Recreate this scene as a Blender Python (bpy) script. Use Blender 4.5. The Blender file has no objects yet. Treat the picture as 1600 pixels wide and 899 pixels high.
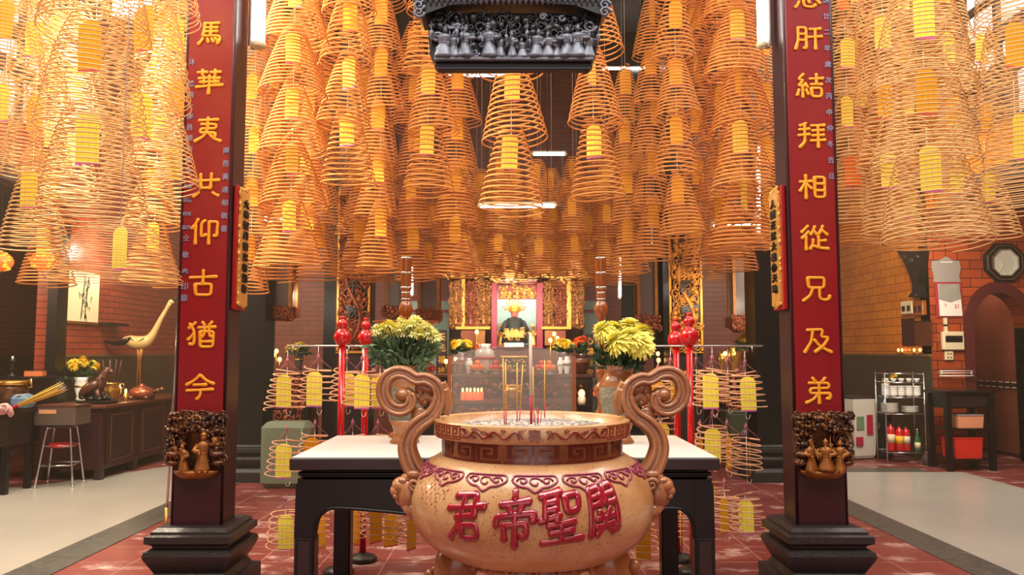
import bpy, math, random
from mathutils import Vector, Matrix, Euler
R_ = random.Random(7)
PI = math.pi
SC = bpy.context.scene
COL = SC.collection

# ---------------------------------------------------------------- camera, world, lights, exposure
F_PX = 1250.0
PITCH = math.radians(4.57)
EYE = 1.5
cam_d = bpy.data.cameras.new('camera'); cam_d.sensor_width = 36; cam_d.lens = F_PX/1600*36; cam_d.clip_start = .05
cam = bpy.data.objects.new('camera', cam_d); COL.objects.link(cam)
cam.location = (0, 0, EYE); cam.rotation_euler = (PI/2+PITCH, 0, 0)
SC.camera = cam
SC.view_settings.view_transform = 'Standard'; SC.view_settings.look = 'None'
SC.view_settings.gamma = 1; SC.view_settings.use_curve_mapping = False
SC.view_settings.exposure = 0.3

w = bpy.data.worlds.new('daylight'); SC.world = w; w.use_nodes = True
w.node_tree.nodes['Background'].inputs[0].default_value = (1.0, .93, .84, 1)
w.node_tree.nodes['Background'].inputs[1].default_value = 1.2

def light(name, kind, loc, energy, color=(1,1,1), size=.3, size_y=None, rot=(0,0,0), spread=None):
    d = bpy.data.lights.new(name, kind); d.energy = energy; d.color = color
    if kind == 'AREA':
        d.size = size
        if size_y: d.shape = 'RECTANGLE'; d.size_y = size_y
        if spread: d.spread = spread
    elif kind in ('POINT','SPOT'): d.shadow_soft_size = size
    o = bpy.data.objects.new(name, d); COL.objects.link(o); o.location = loc; o.rotation_euler = rot
    return o
# daylight falling through the roof openings over the two aisles and the entrance court
light('skylight_crane_aisle', 'AREA', (-4.5, 5.2, 6.45), 560, (1, .88, .70), 2.0, 8.0)
light('skylight_clock_aisle', 'AREA', (4.5, 5.2, 6.45), 330, (1, .93, .84), 2.0, 8.0)
light('skylight_court', 'AREA', (0, 1.2, 6.4), 430, (1, .95, .89), 5.0, 3.0)
# warm fill light added over the hanging coils
light('hall_fill', 'AREA', (0, 6.4, 6.3), 140, (1, .74, .45), 5.0, 2.0)
light('altar_fill', 'AREA', (0, 10.9, 2.25), 50, (1, .88, .72), 2.4, .10, (math.radians(80), 0, 0))  # unseen fill added to brighten the altar, not one of the tubes
light('side_altar_fill', 'AREA', (-2.9, 9.9, 2.2), 14, (1, .84, .66), 1.2, .08, (math.radians(72), 0, 0))  # fills added in front of the two side altars
light('side_altar_fill', 'AREA', (2.9, 9.9, 2.2), 14, (1, .84, .66), 1.2, .08, (math.radians(72), 0, 0))
light('shrine_fill', 'AREA', (P(807,450,12.34).x if False else .06, 12.36, 2.44), 3.2, (1, .97, .9), .6, .06, (math.radians(25), 0, 0))  # fill added inside the niche to lift its pale back
light('crane_wall_fill', 'AREA', (-4.3, 9.0, 3.3), 55, (1, .78, .55), .6, 1.4, (math.radians(62), 0, math.radians(40)))  # this and the next: fills added to brighten the aisle walls
light('clock_wall_fill', 'AREA', (4.4, 9.0, 3.3), 85, (1, .82, .60), .6, 1.4, (math.radians(62), 0, math.radians(-35)))
light('crane_wing_fill', 'POINT', (-7.2, 7.6, 3.0), 120, (1, .72, .5), .12)  # added out of view to light the dark wing

# ---------------------------------------------------------------- helpers
def P(px, py, Y):
    """the point of the picture (1600 x 899) at depth Y in the hall"""
    u = (px-800)/F_PX; v = (449.5-py)/F_PX
    t = Y/(math.cos(PITCH)-v*math.sin(PITCH))
    return Vector((u*t, Y, EYE+t*(math.sin(PITCH)+v*math.cos(PITCH))))
def lin(c):
    c /= 255.0
    return c/12.92 if c <= .04045 else ((c+.055)/1.055)**2.4
def C(r, g, b): return (lin(r), lin(g), lin(b), 1)

class MB:
    def __init__(s): s.v = []; s.f = []; s.mi = []; s.cur = 0; s.sm = []; s.smooth = False
    def add(s, verts, faces, smooth=None):
        o = len(s.v); s.v.extend([tuple(x) for x in verts])
        for f in faces:
            s.f.append([i+o for i in f]); s.mi.append(s.cur); s.sm.append(s.smooth if smooth is None else smooth)
        return s
    def box(s, c, d, rot=None, taper=1.0, bevel=0):
        x, y, z = d[0]/2, d[1]/2, d[2]/2
        if bevel > 0:
            b = min(bevel, x*.9, y*.9, z*.9); vs = []; 
            for zz, k in ((-z, b), (-z+b, 0), (z-b, 0), (z, b)):
                X, Y = x-k, y-k
                vs += [(-X, -Y+b*(k == 0), zz), (-X+b*(k == 0), -Y, zz), (X-b*(k == 0), -Y, zz), (X, -Y+b*(k == 0), zz),
                       (X, Y-b*(k == 0), zz), (X-b*(k == 0), Y, zz), (-X+b*(k == 0), Y, zz), (-X, Y-b*(k == 0), zz)]
            fs = [list(range(7, -1, -1)), list(range(24, 32))]
            for r in range(3):
                for i in range(8):
                    j = (i+1) % 8; fs.append([r*8+i, r*8+j, r*8+8+j, r*8+8+i])
        else:
            vs = [(-x,-y,-z),(x,-y,-z),(x,y,-z),(-x,y,-z),(-x*taper,-y*taper,z),(x*taper,-y*taper,z),(x*taper,y*taper,z),(-x*taper,y*taper,z)]
            fs = [(3,2,1,0),(4,5,6,7),(0,1,5,4),(1,2,6,5),(2,3,7,6),(3,0,4,7)]
        m = Matrix.Translation(Vector(c)) @ (Euler(rot).to_matrix().to_4x4() if rot else Matrix.Identity(4))
        return s.add([m @ Vector(p) for p in vs], fs, False)
    def b2(s, x0, x1, y0, y1, z0, z1, bevel=0):
        return s.box(((x0+x1)/2, (y0+y1)/2, (z0+z1)/2), (abs(x1-x0), abs(y1-y0), abs(z1-z0)), bevel=bevel)
    def lathe(s, prof, seg=32, c=(0,0,0), axis=None, sx=1, sy=1, square=False, smooth=True):
        """prof: list of (r, z)"""
        m = Matrix.Translation(Vector(c))
        if axis is not None: m = m @ Vector((0,0,1)).rotation_difference(Vector(axis)).to_matrix().to_4x4()
        vs = []; n = len(prof)
        for r, z in prof:
            for i in range(seg):
                a = 2*PI*i/seg + (PI/4 if square else 0); k = math.sqrt(2) if square else 1
                vs.append(m @ Vector((r*k*math.cos(a)*sx, r*k*math.sin(a)*sy, z)))
        fs = []
        for j in range(n-1):
            for i in range(seg):
                k = (i+1) % seg; fs.append((j*seg+i, j*seg+k, j*seg+seg+k, j*seg+seg+i))
        if prof[0][0] > 1e-6: fs.append(tuple(range(seg-1, -1, -1)))
        if prof[-1][0] > 1e-6: fs.append(tuple((n-1)*seg+i for i in range(seg)))
        return s.add(vs, fs, smooth and not square)
    def cyl(s, p0, p1, r0, r1=None, seg=10):
        p0, p1 = Vector(p0), Vector(p1); d = p1-p0; L = d.length
        if L < 1e-7: return s
        return s.lathe([(r0, 0), (r0 if r1 is None else r1, L)], seg, p0, d/L)
    def ball(s, c, r, sc=(1,1,1), seg=12, rings=8, rot=None):
        m = Matrix.Translation(Vector(c)) @ (Euler(rot).to_matrix().to_4x4() if rot else Matrix.Identity(4))
        vs = []; fs = []
        for j in range(rings+1):
            t = PI*j/rings
            for i in range(seg):
                a = 2*PI*i/seg
                vs.append(m @ Vector((r*sc[0]*math.sin(t)*math.cos(a), r*sc[1]*math.sin(t)*math.sin(a), -r*sc[2]*math.cos(t))))
        for j in range(rings):
            for i in range(seg):
                k = (i+1) % seg; fs.append((j*seg+i, j*seg+k, j*seg+seg+k, j*seg+seg+i))
        return s.add(vs, fs, True)
    def tube(s, path, r, seg=6, closed=False, caps=True, flat=None, up=(0,0,1)):
        """r: number or list; flat: (a, b) cross-section factors"""
        pts = [Vector(p) for p in path]; n = len(pts); vs = []; fs = []
        prev = None
        for i in range(n):
            t = (pts[(i+1) % n]-pts[i-1]) if closed else (pts[min(i+1, n-1)]-pts[max(i-1, 0)])
            t = t.normalized() if t.length > 1e-9 else Vector((0,0,1))
            if prev is None:
                a = Vector(up)
                if abs(a.dot(t)) > .95: a = Vector((1,0,0))
            else: a = prev
            nrm = (a - t*a.dot(t))
            nrm = nrm.normalized() if nrm.length > 1e-6 else t.orthogonal().normalized()
            prev = nrm; bi = t.cross(nrm)
            rr = r[i] if isinstance(r, (list, tuple)) else r
            for k in range(seg):
                an = 2*PI*k/seg
                fa, fb = flat if flat else (1, 1)
                vs.append(pts[i]+nrm*(rr*fa*math.cos(an))+bi*(rr*fb*math.sin(an)))
        for i in range(n if closed else n-1):
            for k in range(seg):
                l = (k+1) % seg; j = (i+1) % n
                fs.append((i*seg+k, i*seg+l, j*seg+l, j*seg+k))
        if caps and not closed:
            fs.append(tuple(range(seg-1, -1, -1))); fs.append(tuple((n-1)*seg+k for k in range(seg)))
        return s.add(vs, fs, True)
    def prism(s, poly, y0, y1, smooth=False):
        """poly in (x, z), extruded along y"""
        n = len(poly)
        vs = [(x, y0, z) for x, z in poly]+[(x, y1, z) for x, z in poly]
        ar = sum(poly[i][0]*poly[(i+1) % n][1]-poly[(i+1) % n][0]*poly[i][1] for i in range(n))
        fr, bk = tuple(range(n)), tuple(range(2*n-1, n-1, -1))
        fs = [fr, bk]+[(i, n+i, n+(i+1) % n, (i+1) % n) for i in range(n)]
        if ar < 0: fs = [tuple(reversed(f)) for f in fs]
        return s.add(vs, fs, smooth)
    def mesh(s, verts, faces, m=None, smooth=False):
        return s.add([m @ Vector(v) for v in verts] if m else verts, faces, smooth)
    def build(s, name, mat, parent=None, loc=None, rot=None, data_only=False):
        me = bpy.data.meshes.new(name); me.from_pydata(s.v, [], s.f)
        for m in (mat if isinstance(mat, (list, tuple)) else [mat]): me.materials.append(m)
        me.polygons.foreach_set('use_smooth', s.sm); me.polygons.foreach_set('material_index', s.mi)
        me.update()
        if data_only: return me
        return link(name, me, parent, loc, rot)
def link(name, me, parent=None, loc=None, rot=None):
    o = bpy.data.objects.new(name, me); COL.objects.link(o)
    if parent: o.parent = parent
    if loc is not None: o.location = loc
    if rot is not None: o.rotation_euler = rot
    return o
def tag(o, label, cat, group=None, kind=None):
    o['label'] = label; o['category'] = cat
    if group: o['group'] = group
    if kind: o['kind'] = kind
    return o
def thing(name, label, cat, loc=(0,0,0), rz=0, group=None):
    o = bpy.data.objects.new(name, None); COL.objects.link(o); o.empty_display_size = .1
    o.location = loc; o.rotation_euler = (0, 0, rz)
    return tag(o, label, cat, group)
def dup(root, loc, rz=0, label=None, group=None, scale=None):
    r = root.copy(); COL.objects.link(r); r.location = loc; r.rotation_euler = (0, 0, rz)
    if scale: r.scale = scale
    if label: r['label'] = label
    if group: r['group'] = group
    for ch in KIDS(root):
        c = ch.copy(); COL.objects.link(c); c.parent = r
        for g in KIDS(ch):
            d = g.copy(); COL.objects.link(d); d.parent = c
    return r
def KIDS(o): return [x for x in list(o.children)]
def struct(name, mb, mat):
    o = mb.build(name, mat); o['kind'] = 'structure'; return o

FONT_CACHE = {}
def glyphs(txt, size, depth=.004, bevel=.0, bold=0.0, res=3):
    """mesh data (verts, faces) of a piece of writing: x across, y out of the page, z up; centred"""
    key = (txt, size, depth, bevel, bold)
    if key in FONT_CACHE: return FONT_CACHE[key]
    cu = bpy.data.curves.new('writing', 'FONT'); cu.body = txt; cu.size = size; cu.extrude = depth/2
    cu.bevel_depth = bevel; cu.bevel_resolution = 1; cu.offset = bold; cu.resolution_u = res
    cu.align_x = 'CENTER'; cu.align_y = 'CENTER'
    ob = bpy.data.objects.new('writing', cu); COL.objects.link(ob)
    dg = bpy.context.evaluated_depsgraph_get()
    me = bpy.data.meshes.new_from_object(ob.evaluated_get(dg))
    vs = [Vector((v.co.x, -v.co.z, v.co.y)) for v in me.vertices]
    fs = [tuple(p.vertices) for p in me.polygons]
    bpy.data.objects.remove(ob); bpy.data.curves.remove(cu); bpy.data.meshes.remove(me)
    if vs:
        cx = (min(v.x for v in vs)+max(v.x for v in vs))/2; cz = (min(v.z for v in vs)+max(v.z for v in vs))/2
        vs = [Vector((v.x-cx, v.y, v.z-cz)) for v in vs]
    FONT_CACHE[key] = (vs, fs)
    return vs, fs

# ---------------------------------------------------------------- materials
MATS = {}
def mat(name, col, rough=.5, metal=0.0, var=None, bump=None, coat=0, col2=None, spec=.5, stretch=(1,1,1), trans=0, alpha=None, sub=0):
    """var: (noise scale, share of col2); bump: (scale, strength)"""
    m = bpy.data.materials.new(name); m.use_nodes = True; nt = m.node_tree; b = nt.nodes['Principled BSDF']
    b.inputs['Base Color'].default_value = col; b.inputs['Roughness'].default_value = rough; b.inputs['Metallic'].default_value = metal
    b.inputs['Coat Weight'].default_value = coat; b.inputs['Specular IOR Level'].default_value = spec
    b.inputs['Coat Roughness'].default_value = .12
    if trans: b.inputs['Transmission Weight'].default_value = trans
    if var or bump:
        tc = nt.nodes.new('ShaderNodeTexCoord'); mp = nt.nodes.new('ShaderNodeMapping'); mp.inputs['Scale'].default_value = stretch
        nt.links.new(tc.outputs['Object'], mp.inputs['Vector'])
    if var:
        n = nt.nodes.new('ShaderNodeTexNoise'); n.inputs['Scale'].default_value = var[0]; n.inputs['Detail'].default_value = 5
        nt.links.new(mp.outputs[0], n.inputs['Vector'])
        r = nt.nodes.new('ShaderNodeValToRGB'); r.color_ramp.elements[0].position = .5-.28*(1-var[1]*.3); r.color_ramp.elements[1].position = .78
        c2 = col2 or tuple(x*.55 for x in col[:3])+(1,)
        r.color_ramp.elements[0].color = tuple(col[i]*(1-var[1])+c2[i]*var[1] for i in range(3))+(1,) if not col2 else col
        r.color_ramp.elements[1].color = col if not col2 else tuple(col[i]*(1-var[1])+c2[i]*var[1] for i in range(3))+(1,)
        nt.links.new(n.outputs['Fac'], r.inputs[0]); nt.links.new(r.outputs[0], b.inputs['Base Color'])
    if bump:
        n2 = nt.nodes.new('ShaderNodeTexNoise'); n2.inputs['Scale'].default_value = bump[0]; n2.inputs['Detail'].default_value = 3
        nt.links.new(mp.outputs[0], n2.inputs['Vector'])
        bp = nt.nodes.new('ShaderNodeBump'); bp.inputs['Strength'].default_value = bump[1]; bp.inputs['Distance'].default_value = .02
        nt.links.new(n2.outputs['Fac'], bp.inputs['Height']); nt.links.new(bp.outputs[0], b.inputs['Normal'])
    MATS[name] = m
    return m
def emit(name, col, strength):
    m = bpy.data.materials.new(name); m.use_nodes = True; b = m.node_tree.nodes['Principled BSDF']
    b.inputs['Base Color'].default_value = col; b.inputs['Emission Color'].default_value = col; b.inputs['Emission Strength'].default_value = strength
    return m
def tiles(name, col, col2, mortar, size, offset=.5, msize=.012, rough=.35, axes='xz', bias=0.0, scuff=None, mort_smooth=.1, bump=.25):
    m = bpy.data.materials.new(name); m.use_nodes = True; nt = m.node_tree; b = nt.nodes['Principled BSDF']
    tc = nt.nodes.new('ShaderNodeTexCoord'); sp = nt.nodes.new('ShaderNodeSeparateXYZ'); cb = nt.nodes.new('ShaderNodeCombineXYZ')
    nt.links.new(tc.outputs['Object'], sp.inputs[0])
    nt.links.new(sp.outputs['XYZ'.index(axes[0].upper())], cb.inputs[0]); nt.links.new(sp.outputs['XYZ'.index(axes[1].upper())], cb.inputs[1])
    br = nt.nodes.new('ShaderNodeTexBrick'); br.offset = offset
    br.inputs['Color1'].default_value = col; br.inputs['Color2'].default_value = col2; br.inputs['Mortar'].default_value = mortar
    br.inputs['Scale'].default_value = 1; br.inputs['Brick Width'].default_value = size[0]; br.inputs['Row Height'].default_value = size[1]
    br.inputs['Mortar Size'].default_value = msize; br.inputs['Mortar Smooth'].default_value = mort_smooth; br.inputs['Bias'].default_value = bias
    nt.links.new(cb.outputs[0], br.inputs['Vector'])
    out = br.outputs['Color']
    nz = nt.nodes.new('ShaderNodeTexNoise'); nz.inputs['Scale'].default_value = 1.7; nz.inputs['Detail'].default_value = 6
    nt.links.new(tc.outputs['Object'], nz.inputs['Vector'])
    mx = nt.nodes.new('ShaderNodeMix'); mx.data_type = 'RGBA'; mx.blend_type = 'MULTIPLY'; mx.inputs[0].default_value = .45
    nt.links.new(out, mx.inputs[6])
    rp = nt.nodes.new('ShaderNodeValToRGB'); rp.color_ramp.elements[0].color = (.45,.45,.45,1); rp.color_ramp.elements[0].position = .3; rp.color_ramp.elements[1].position = .7
    nt.links.new(nz.outputs['Fac'], rp.inputs[0]); nt.links.new(rp.outputs[0], mx.inputs[7]); out = mx.outputs[2]
    if scuff:
        n2 = nt.nodes.new('ShaderNodeTexNoise'); n2.inputs['Scale'].default_value = scuff[0]; n2.inputs['Detail'].default_value = 8; n2.inputs['Roughness'].default_value = .7
        mp = nt.nodes.new('ShaderNodeMapping'); mp.inputs['Scale'].default_value = (.6, 1, 1); nt.links.new(tc.outputs['Object'], mp.inputs[0]); nt.links.new(mp.outputs[0], n2.inputs['Vector'])
        r2 = nt.nodes.new('ShaderNodeValToRGB'); r2.color_ramp.elements[0].position = scuff[1]; r2.color_ramp.elements[1].position = scuff[1]+.13
        nt.links.new(n2.outputs['Fac'], r2.inputs[0])
        m2 = nt.nodes.new('ShaderNodeMix'); m2.data_type = 'RGBA'; nt.links.new(r2.outputs[0], m2.inputs[0]); nt.links.new(out, m2.inputs[6]); m2.inputs[7].default_value = scuff[2]; out = m2.outputs[2]
    nt.links.new(out, b.inputs['Base Color']); b.inputs['Roughness'].default_value = rough
    if bump:
        bp = nt.nodes.new('ShaderNodeBump'); bp.inputs['Strength'].default_value = bump; bp.inputs['Distance'].default_value = .005; bp.invert = True
        nt.links.new(br.outputs['Fac'], bp.inputs['Height']); nt.links.new(bp.outputs[0], b.inputs['Normal'])
    return m

M = {}
M['coil'] = mat('incense_paste', C(227,156,84), .75, var=(9, .35), col2=C(196,112,50))
M['coil_b'] = mat('incense_paste_ochre', C(210,134,66), .75, var=(9, .35), col2=C(176,94,40))
M['coil_pale'] = mat('incense_paste_tan', C(228,184,124), .75, var=(9, .35), col2=C(194,138,84))
M['coil_pink'] = mat('incense_paste_pale', C(222,170,132), .75, var=(9, .4), col2=C(190,122,88))
M['thread'] = mat('white_thread', C(232,214,200), .8)
M['wire'] = mat('steel_wire', C(200,200,204), .35, .9)
M['pink'] = mat('pink_thread', C(178,104,124), .8)
def card_mat(name, base, ink, edge):
    m = bpy.data.materials.new(name); m.use_nodes = True; nt = m.node_tree; b = nt.nodes['Principled BSDF']
    tc = nt.nodes.new('ShaderNodeTexCoord'); sp = nt.nodes.new('ShaderNodeSeparateXYZ'); nt.links.new(tc.outputs['Object'], sp.inputs[0])
    def math_(op, a, bb):
        n = nt.nodes.new('ShaderNodeMath'); n.operation = op
        for i, x in enumerate((a, bb)):
            if isinstance(x, (int, float)): n.inputs[i].default_value = x
            else: nt.links.new(x, n.inputs[i])
        return n.outputs[0]
    # columns of brush strokes on the paper
    colm = math_('GREATER_THAN', math_('SINE', math_('MULTIPLY', sp.outputs[0], 210), 0), .55)
    nz = nt.nodes.new('ShaderNodeTexNoise'); nz.inputs['Scale'].default_value = 150; nz.inputs['Detail'].default_value = 1; nt.links.new(tc.outputs['Object'], nz.inputs['Vector'])
    ink_f = math_('MULTIPLY', math_('MULTIPLY', colm, math_('GREATER_THAN', nz.outputs['Fac'], .55)), .28)
    mx = nt.nodes.new('ShaderNodeMix'); mx.data_type = 'RGBA'; mx.inputs[6].default_value = base; mx.inputs[7].default_value = ink
    nt.links.new(ink_f, mx.inputs[0])
    m3 = nt.nodes.new('ShaderNodeMix'); m3.data_type = 'RGBA'; m3.inputs[7].default_value = edge
    nt.links.new(mx.outputs[2], m3.inputs[6]); nt.links.new(math_('LESS_THAN', sp.outputs[2], -.224), m3.inputs[0])
    nt.links.new(m3.outputs[2], b.inputs['Base Color']); b.inputs['Roughness'].default_value = .7
    return m
M['card'] = card_mat('yellow_prayer_paper', C(255,240,84), C(150,92,20), C(214,110,170))
M['card_o'] = card_mat('amber_prayer_paper', C(240,176,24), C(150,84,10), C(206,100,90))
M['card_red'] = card_mat('orange_prayer_paper', C(238,112,16), C(170,50,10), C(200,60,40))
M['red_lacquer'] = mat('red_lacquer', C(158,20,18), .38, var=(3, .35), coat=.3, stretch=(2,2,.4))
M['maroon'] = mat('maroon_lacquer', C(52,14,24), .4, var=(4, .3), coat=.2)
M['darkwood'] = mat('dark_wood', C(36,21,20), .42, var=(5, .4), coat=.15, stretch=(3,3,.5))
M['blackwood'] = mat('black_lacquer', C(13,12,14), .38, var=(5, .3), coat=.12, spec=.35)
M['brownwood'] = mat('brown_wood', C(92,46,28), .42, var=(6, .4), coat=.2, stretch=(3,3,.5))
M['honeywood'] = mat('varnished_wood', C(150,78,30), .28, var=(7, .4), coat=.6, stretch=(3,3,.4))
M['stone'] = mat('dark_stone', C(42,38,38), .42, var=(14, .45), bump=(30, .25))
M['gold_paint'] = mat('gold_paint', C(226,158,48), .42, .25, var=(14, .3))
M['gold'] = mat('gilding', C(238,184,94), .34, .5, var=(22, .5), col2=C(132,78,30))
M['gold_dim'] = mat('old_gilding', C(166,106,46), .45, .4, var=(18, .6), col2=C(84,46,22))
M['gold_red'] = mat('red_gold_carving', C(150,72,34), .45, .3, var=(20, .7), col2=C(70,24,18))
M['bronze'] = mat('dark_bronze_carving', C(54,44,46), .26, .5, var=(16, .8), col2=C(140,92,48))
M['brass'] = mat('polished_brass', C(210,160,80), .25, .85, var=(8, .3))
M['chrome'] = mat('chrome', C(200,198,196), .2, .95)
M['white_top'] = mat('white_laminate', C(222,218,212), .35, var=(2.5, .12))
M['bluegrey'] = mat('blue_grey_text', C(140,140,168), .45, .2)
M['ink'] = mat('black_ink', C(30,22,16), .6)
M['red_gloss'] = mat('red_enamel', C(196,16,26), .22, coat=.6, var=(4,.15))
M['ash'] = mat('incense_ash', C(172,164,158), .95, var=(30, .5), bump=(60, .6))
M['green_leaf'] = mat('leaf_green', C(104,128,92), .55, var=(12, .5), col2=C(60,86,60))
M['green_leaf2'] = mat('deep_leaf_green', C(40,72,36), .5, var=(12, .5), col2=C(22,44,20))
M['petal'] = mat('yellow_petal', C(250,240,116), .6, var=(30, .3))
M['petal_pale'] = mat('pale_yellow_petal', C(248,244,164), .6, var=(30, .25))
M['petal_deep'] = mat('golden_petal', C(240,190,20), .6, var=(30, .3))
M['petal_orange'] = mat('orange_petal', C(236,92,24), .6, var=(30, .3))
M['white_cer'] = mat('white_porcelain', C(226,222,214), .25, coat=.4)
M['mint'] = mat('mint_plaster', C(176,208,196), .7, var=(3, .12))
M['mint_plain'] = M['mint']
M['crimson'] = mat('crimson_frame', C(156,26,56), .45)
M['grey_plastic'] = mat('beige_plastic', C(214,196,160), .5)
M['glass_dark'] = mat('smoked_glass', C(70,60,60), .12, spec=.6, var=(2,.2))
M['robe'] = mat('dark_robe', C(40,46,40), .6, var=(20, .5))
M['skin'] = mat('skin', C(226,184,170), .5, var=(12, .2))
M['tube_on'] = emit('lit_tube', (1, .96, .88, 1), 14)
M['bulb_on'] = emit('lit_bulb', (1, .93, .8, 1), 26)
M['flame'] = emit('flame', (1, .42, .10, 1), 6)
M['redglow'] = emit('red_candle_glow', (1, .10, .03, 1), 1.0)
# ---------------------------------------------------------------- the setting
XL, XR, YB = -5.75, 5.70, 14.2
M['floor_red'] = tiles('red_floor_tiles', C(134,64,60), C(122,55,52), C(170,116,106), (.45,.45), 0, .006, .3, 'xy', scuff=(3.4, .54, C(206,176,168)))
M['terrazzo'] = mat('cream_terrazzo', C(172,166,156), .3, var=(2.2, .35), col2=C(144,138,128), coat=.2)
M['granite'] = mat('dark_granite_strip', C(58,58,54), .35, var=(16, .5), col2=C(120,116,108), bump=(40,.1))
M['brick_left'] = tiles('red_brick_tiles', C(166,76,48), C(150,64,44), C(84,40,32), (.30,.085), .5, .006, .32, 'yz', bump=.35)
M['brick_right'] = tiles('orange_glazed_tiles', C(226,136,34), C(212,120,28), C(130,66,24), (.30,.125), .5, .005, .22, 'yz', bump=.35)
M['brick_arch'] = tiles('brown_glazed_tiles', C(180,80,40), C(142,60,36), C(66,28,20), (.33,.125), .5, .006, .16, 'xz', bump=.35)
M['brick_back'] = tiles('dark_red_bricks', C(142,70,50), C(128,60,44), C(98,48,38), (.30,.085), .5, .006, .4, 'xz', bump=.3)
M['brick_pass'] = tiles('brown_passage_tiles', C(126,70,54), C(118,64,50), C(96,52,42), (.30,.30), 0, .004, .35, 'yz', bump=.2)
M['dado'] = mat('dark_green_dado', C(66,60,44), .35, var=(5, .35))
M['dado_trim'] = mat('dado_capping', C(110,86,58), .4)
M['ceil'] = tiles('dark_ceiling_boards', C(52,50,54), C(46,44,48), C(26,25,28), (6,.16), 0, .01, .6, 'yx', bump=.2)
M['beam'] = mat('dark_timber_beam', C(60,44,38), .5, var=(5, .4), stretch=(2,.4,2))
M['arch_trim'] = mat('maroon_arch_tile', C(84,32,36), .25, coat=.3, var=(6,.3))

mb = MB(); mb.b2(-9.2, 9.2, -3, YB+.2, -.1, 0); struct('floor', mb, M['floor_red'])
def floor_poly(name, poly, z0, z1, m):
    mb = MB(); n = len(poly)
    mb.add([(x, y, z0) for x, y in poly]+[(x, y, z1) for x, y in poly],
           [tuple(range(n, 2*n)), tuple(range(n-1, -1, -1))]+[(i, (i+1) % n, n+(i+1) % n, n+i) for i in range(n)], False)
    return struct(name, mb, m)
floor_poly('floor_left', [(-5.66,-3),(-3.42,-3),(-3.42,11.0),(-4.5,10.6),(-5.05,9.5),(-5.4,9.05),(-5.66,8.9)], -.02, .004, M['terrazzo'])
floor_poly('floor_right', [(3.40,-3),(5.6,-3),(5.6,10.1),(3.40,10.1)], -.02, .004, M['terrazzo'])
floor_poly('trim_1', [(-3.42,-3),(-3.1,-3),(-3.1,11.0),(-3.42,11.0)], -.02, .006, M['granite'])
floor_poly('trim_2', [(3.1,-3),(3.40,-3),(3.40,10.45),(3.1,10.45)], -.02, .006, M['granite'])
floor_poly('trim_3', [(3.40,10.1),(5.2,10.1),(5.2,10.45),(3.40,10.45)], -.02, .006, M['granite'])

def upper_wall(name, X, th, z0, wm, ys, wz, y0=-3, y1=10.9, z1=6.6):
    """wall parallel to the hall with a row of clerestory openings"""
    mb = MB(); xa, xb = (X, X+th)
    mb.b2(xa, xb, y0, y1, z0, wz[0]); mb.b2(xa, xb, y0, y1, wz[1], z1)
    e = [y0]+[v for p in ys for v in p]+[y1]
    for i in range(0, len(e), 2): mb.b2(xa, xb, e[i], e[i+1], wz[0], wz[1])
    return struct(name, mb, wm)
WY = [(5.3,7.55),(7.75,10.05)]; WZ = (4.15, 6.25)
upper_wall('wall_right_upper', XR, .2, 3.45, M['brick_right'], WY, WZ)
mb = MB(); mb.b2(XR, XR+.2, 10.9, YB+.2, 0, 6.6); struct('wall_right', mb, M['brick_right'])
upper_wall('wall_left_upper', XL-.2, .2, 3.45, M['brick_left'], WY, WZ, y1=10.0)
mb = MB(); mb.b2(XL-.2, XL, 10.0, YB+.2, 0, 6.6); struct('wall_left', mb, M['brick_left'])
mb = MB(); mb.b2(-8.2, -8.0, -3, YB+.2, 0, 3.6); struct('wall_left_outer', mb, M['brick_left'])
mb = MB(); mb.b2(-8.0, XL-.2, -3, YB, 3.45, 3.6); struct('ceiling_left_wing', mb, M['ceil'])
mb = MB(); mb.b2(-8.2, 9.2, YB, YB+.2, 0, 6.6); struct('wall_back', mb, M['brick_back'])
mb = MB(); mb.b2(9.0, 9.2, -3, YB+.2, 0, 3.6); struct('wall_right_outer', mb, M['brick_right'])
mb = MB(); mb.b2(5.9, 9.2, -3, 10.9, 3.45, 3.6); struct('ceiling_wing', mb, M['ceil'])
mb = MB(); mb.b2(-3.35, 3.35, -3, 10.0, 6.6, 6.75); mb.b2(-5.95, 5.9, 10.0, YB+.2, 6.6, 6.75); mb.b2(-5.95,-3.35,-3,.6,6.6,6.75); mb.b2(3.35,5.9,-3,.6,6.6,6.75); struct('ceiling', mb, M['ceil'])
mb = MB(); mb.b2(-8.2, -2.4, -3.2, -3, 0, 6.75); mb.b2(2.4, 9.2, -3.2, -3, 0, 6.75); mb.b2(-2.4, 2.4, -3.2, -3, 4.2, 6.75); struct('wall_front_block', mb, M['brick_back'])  # unseen wall added to cut the daylight coming from behind the camera
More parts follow.
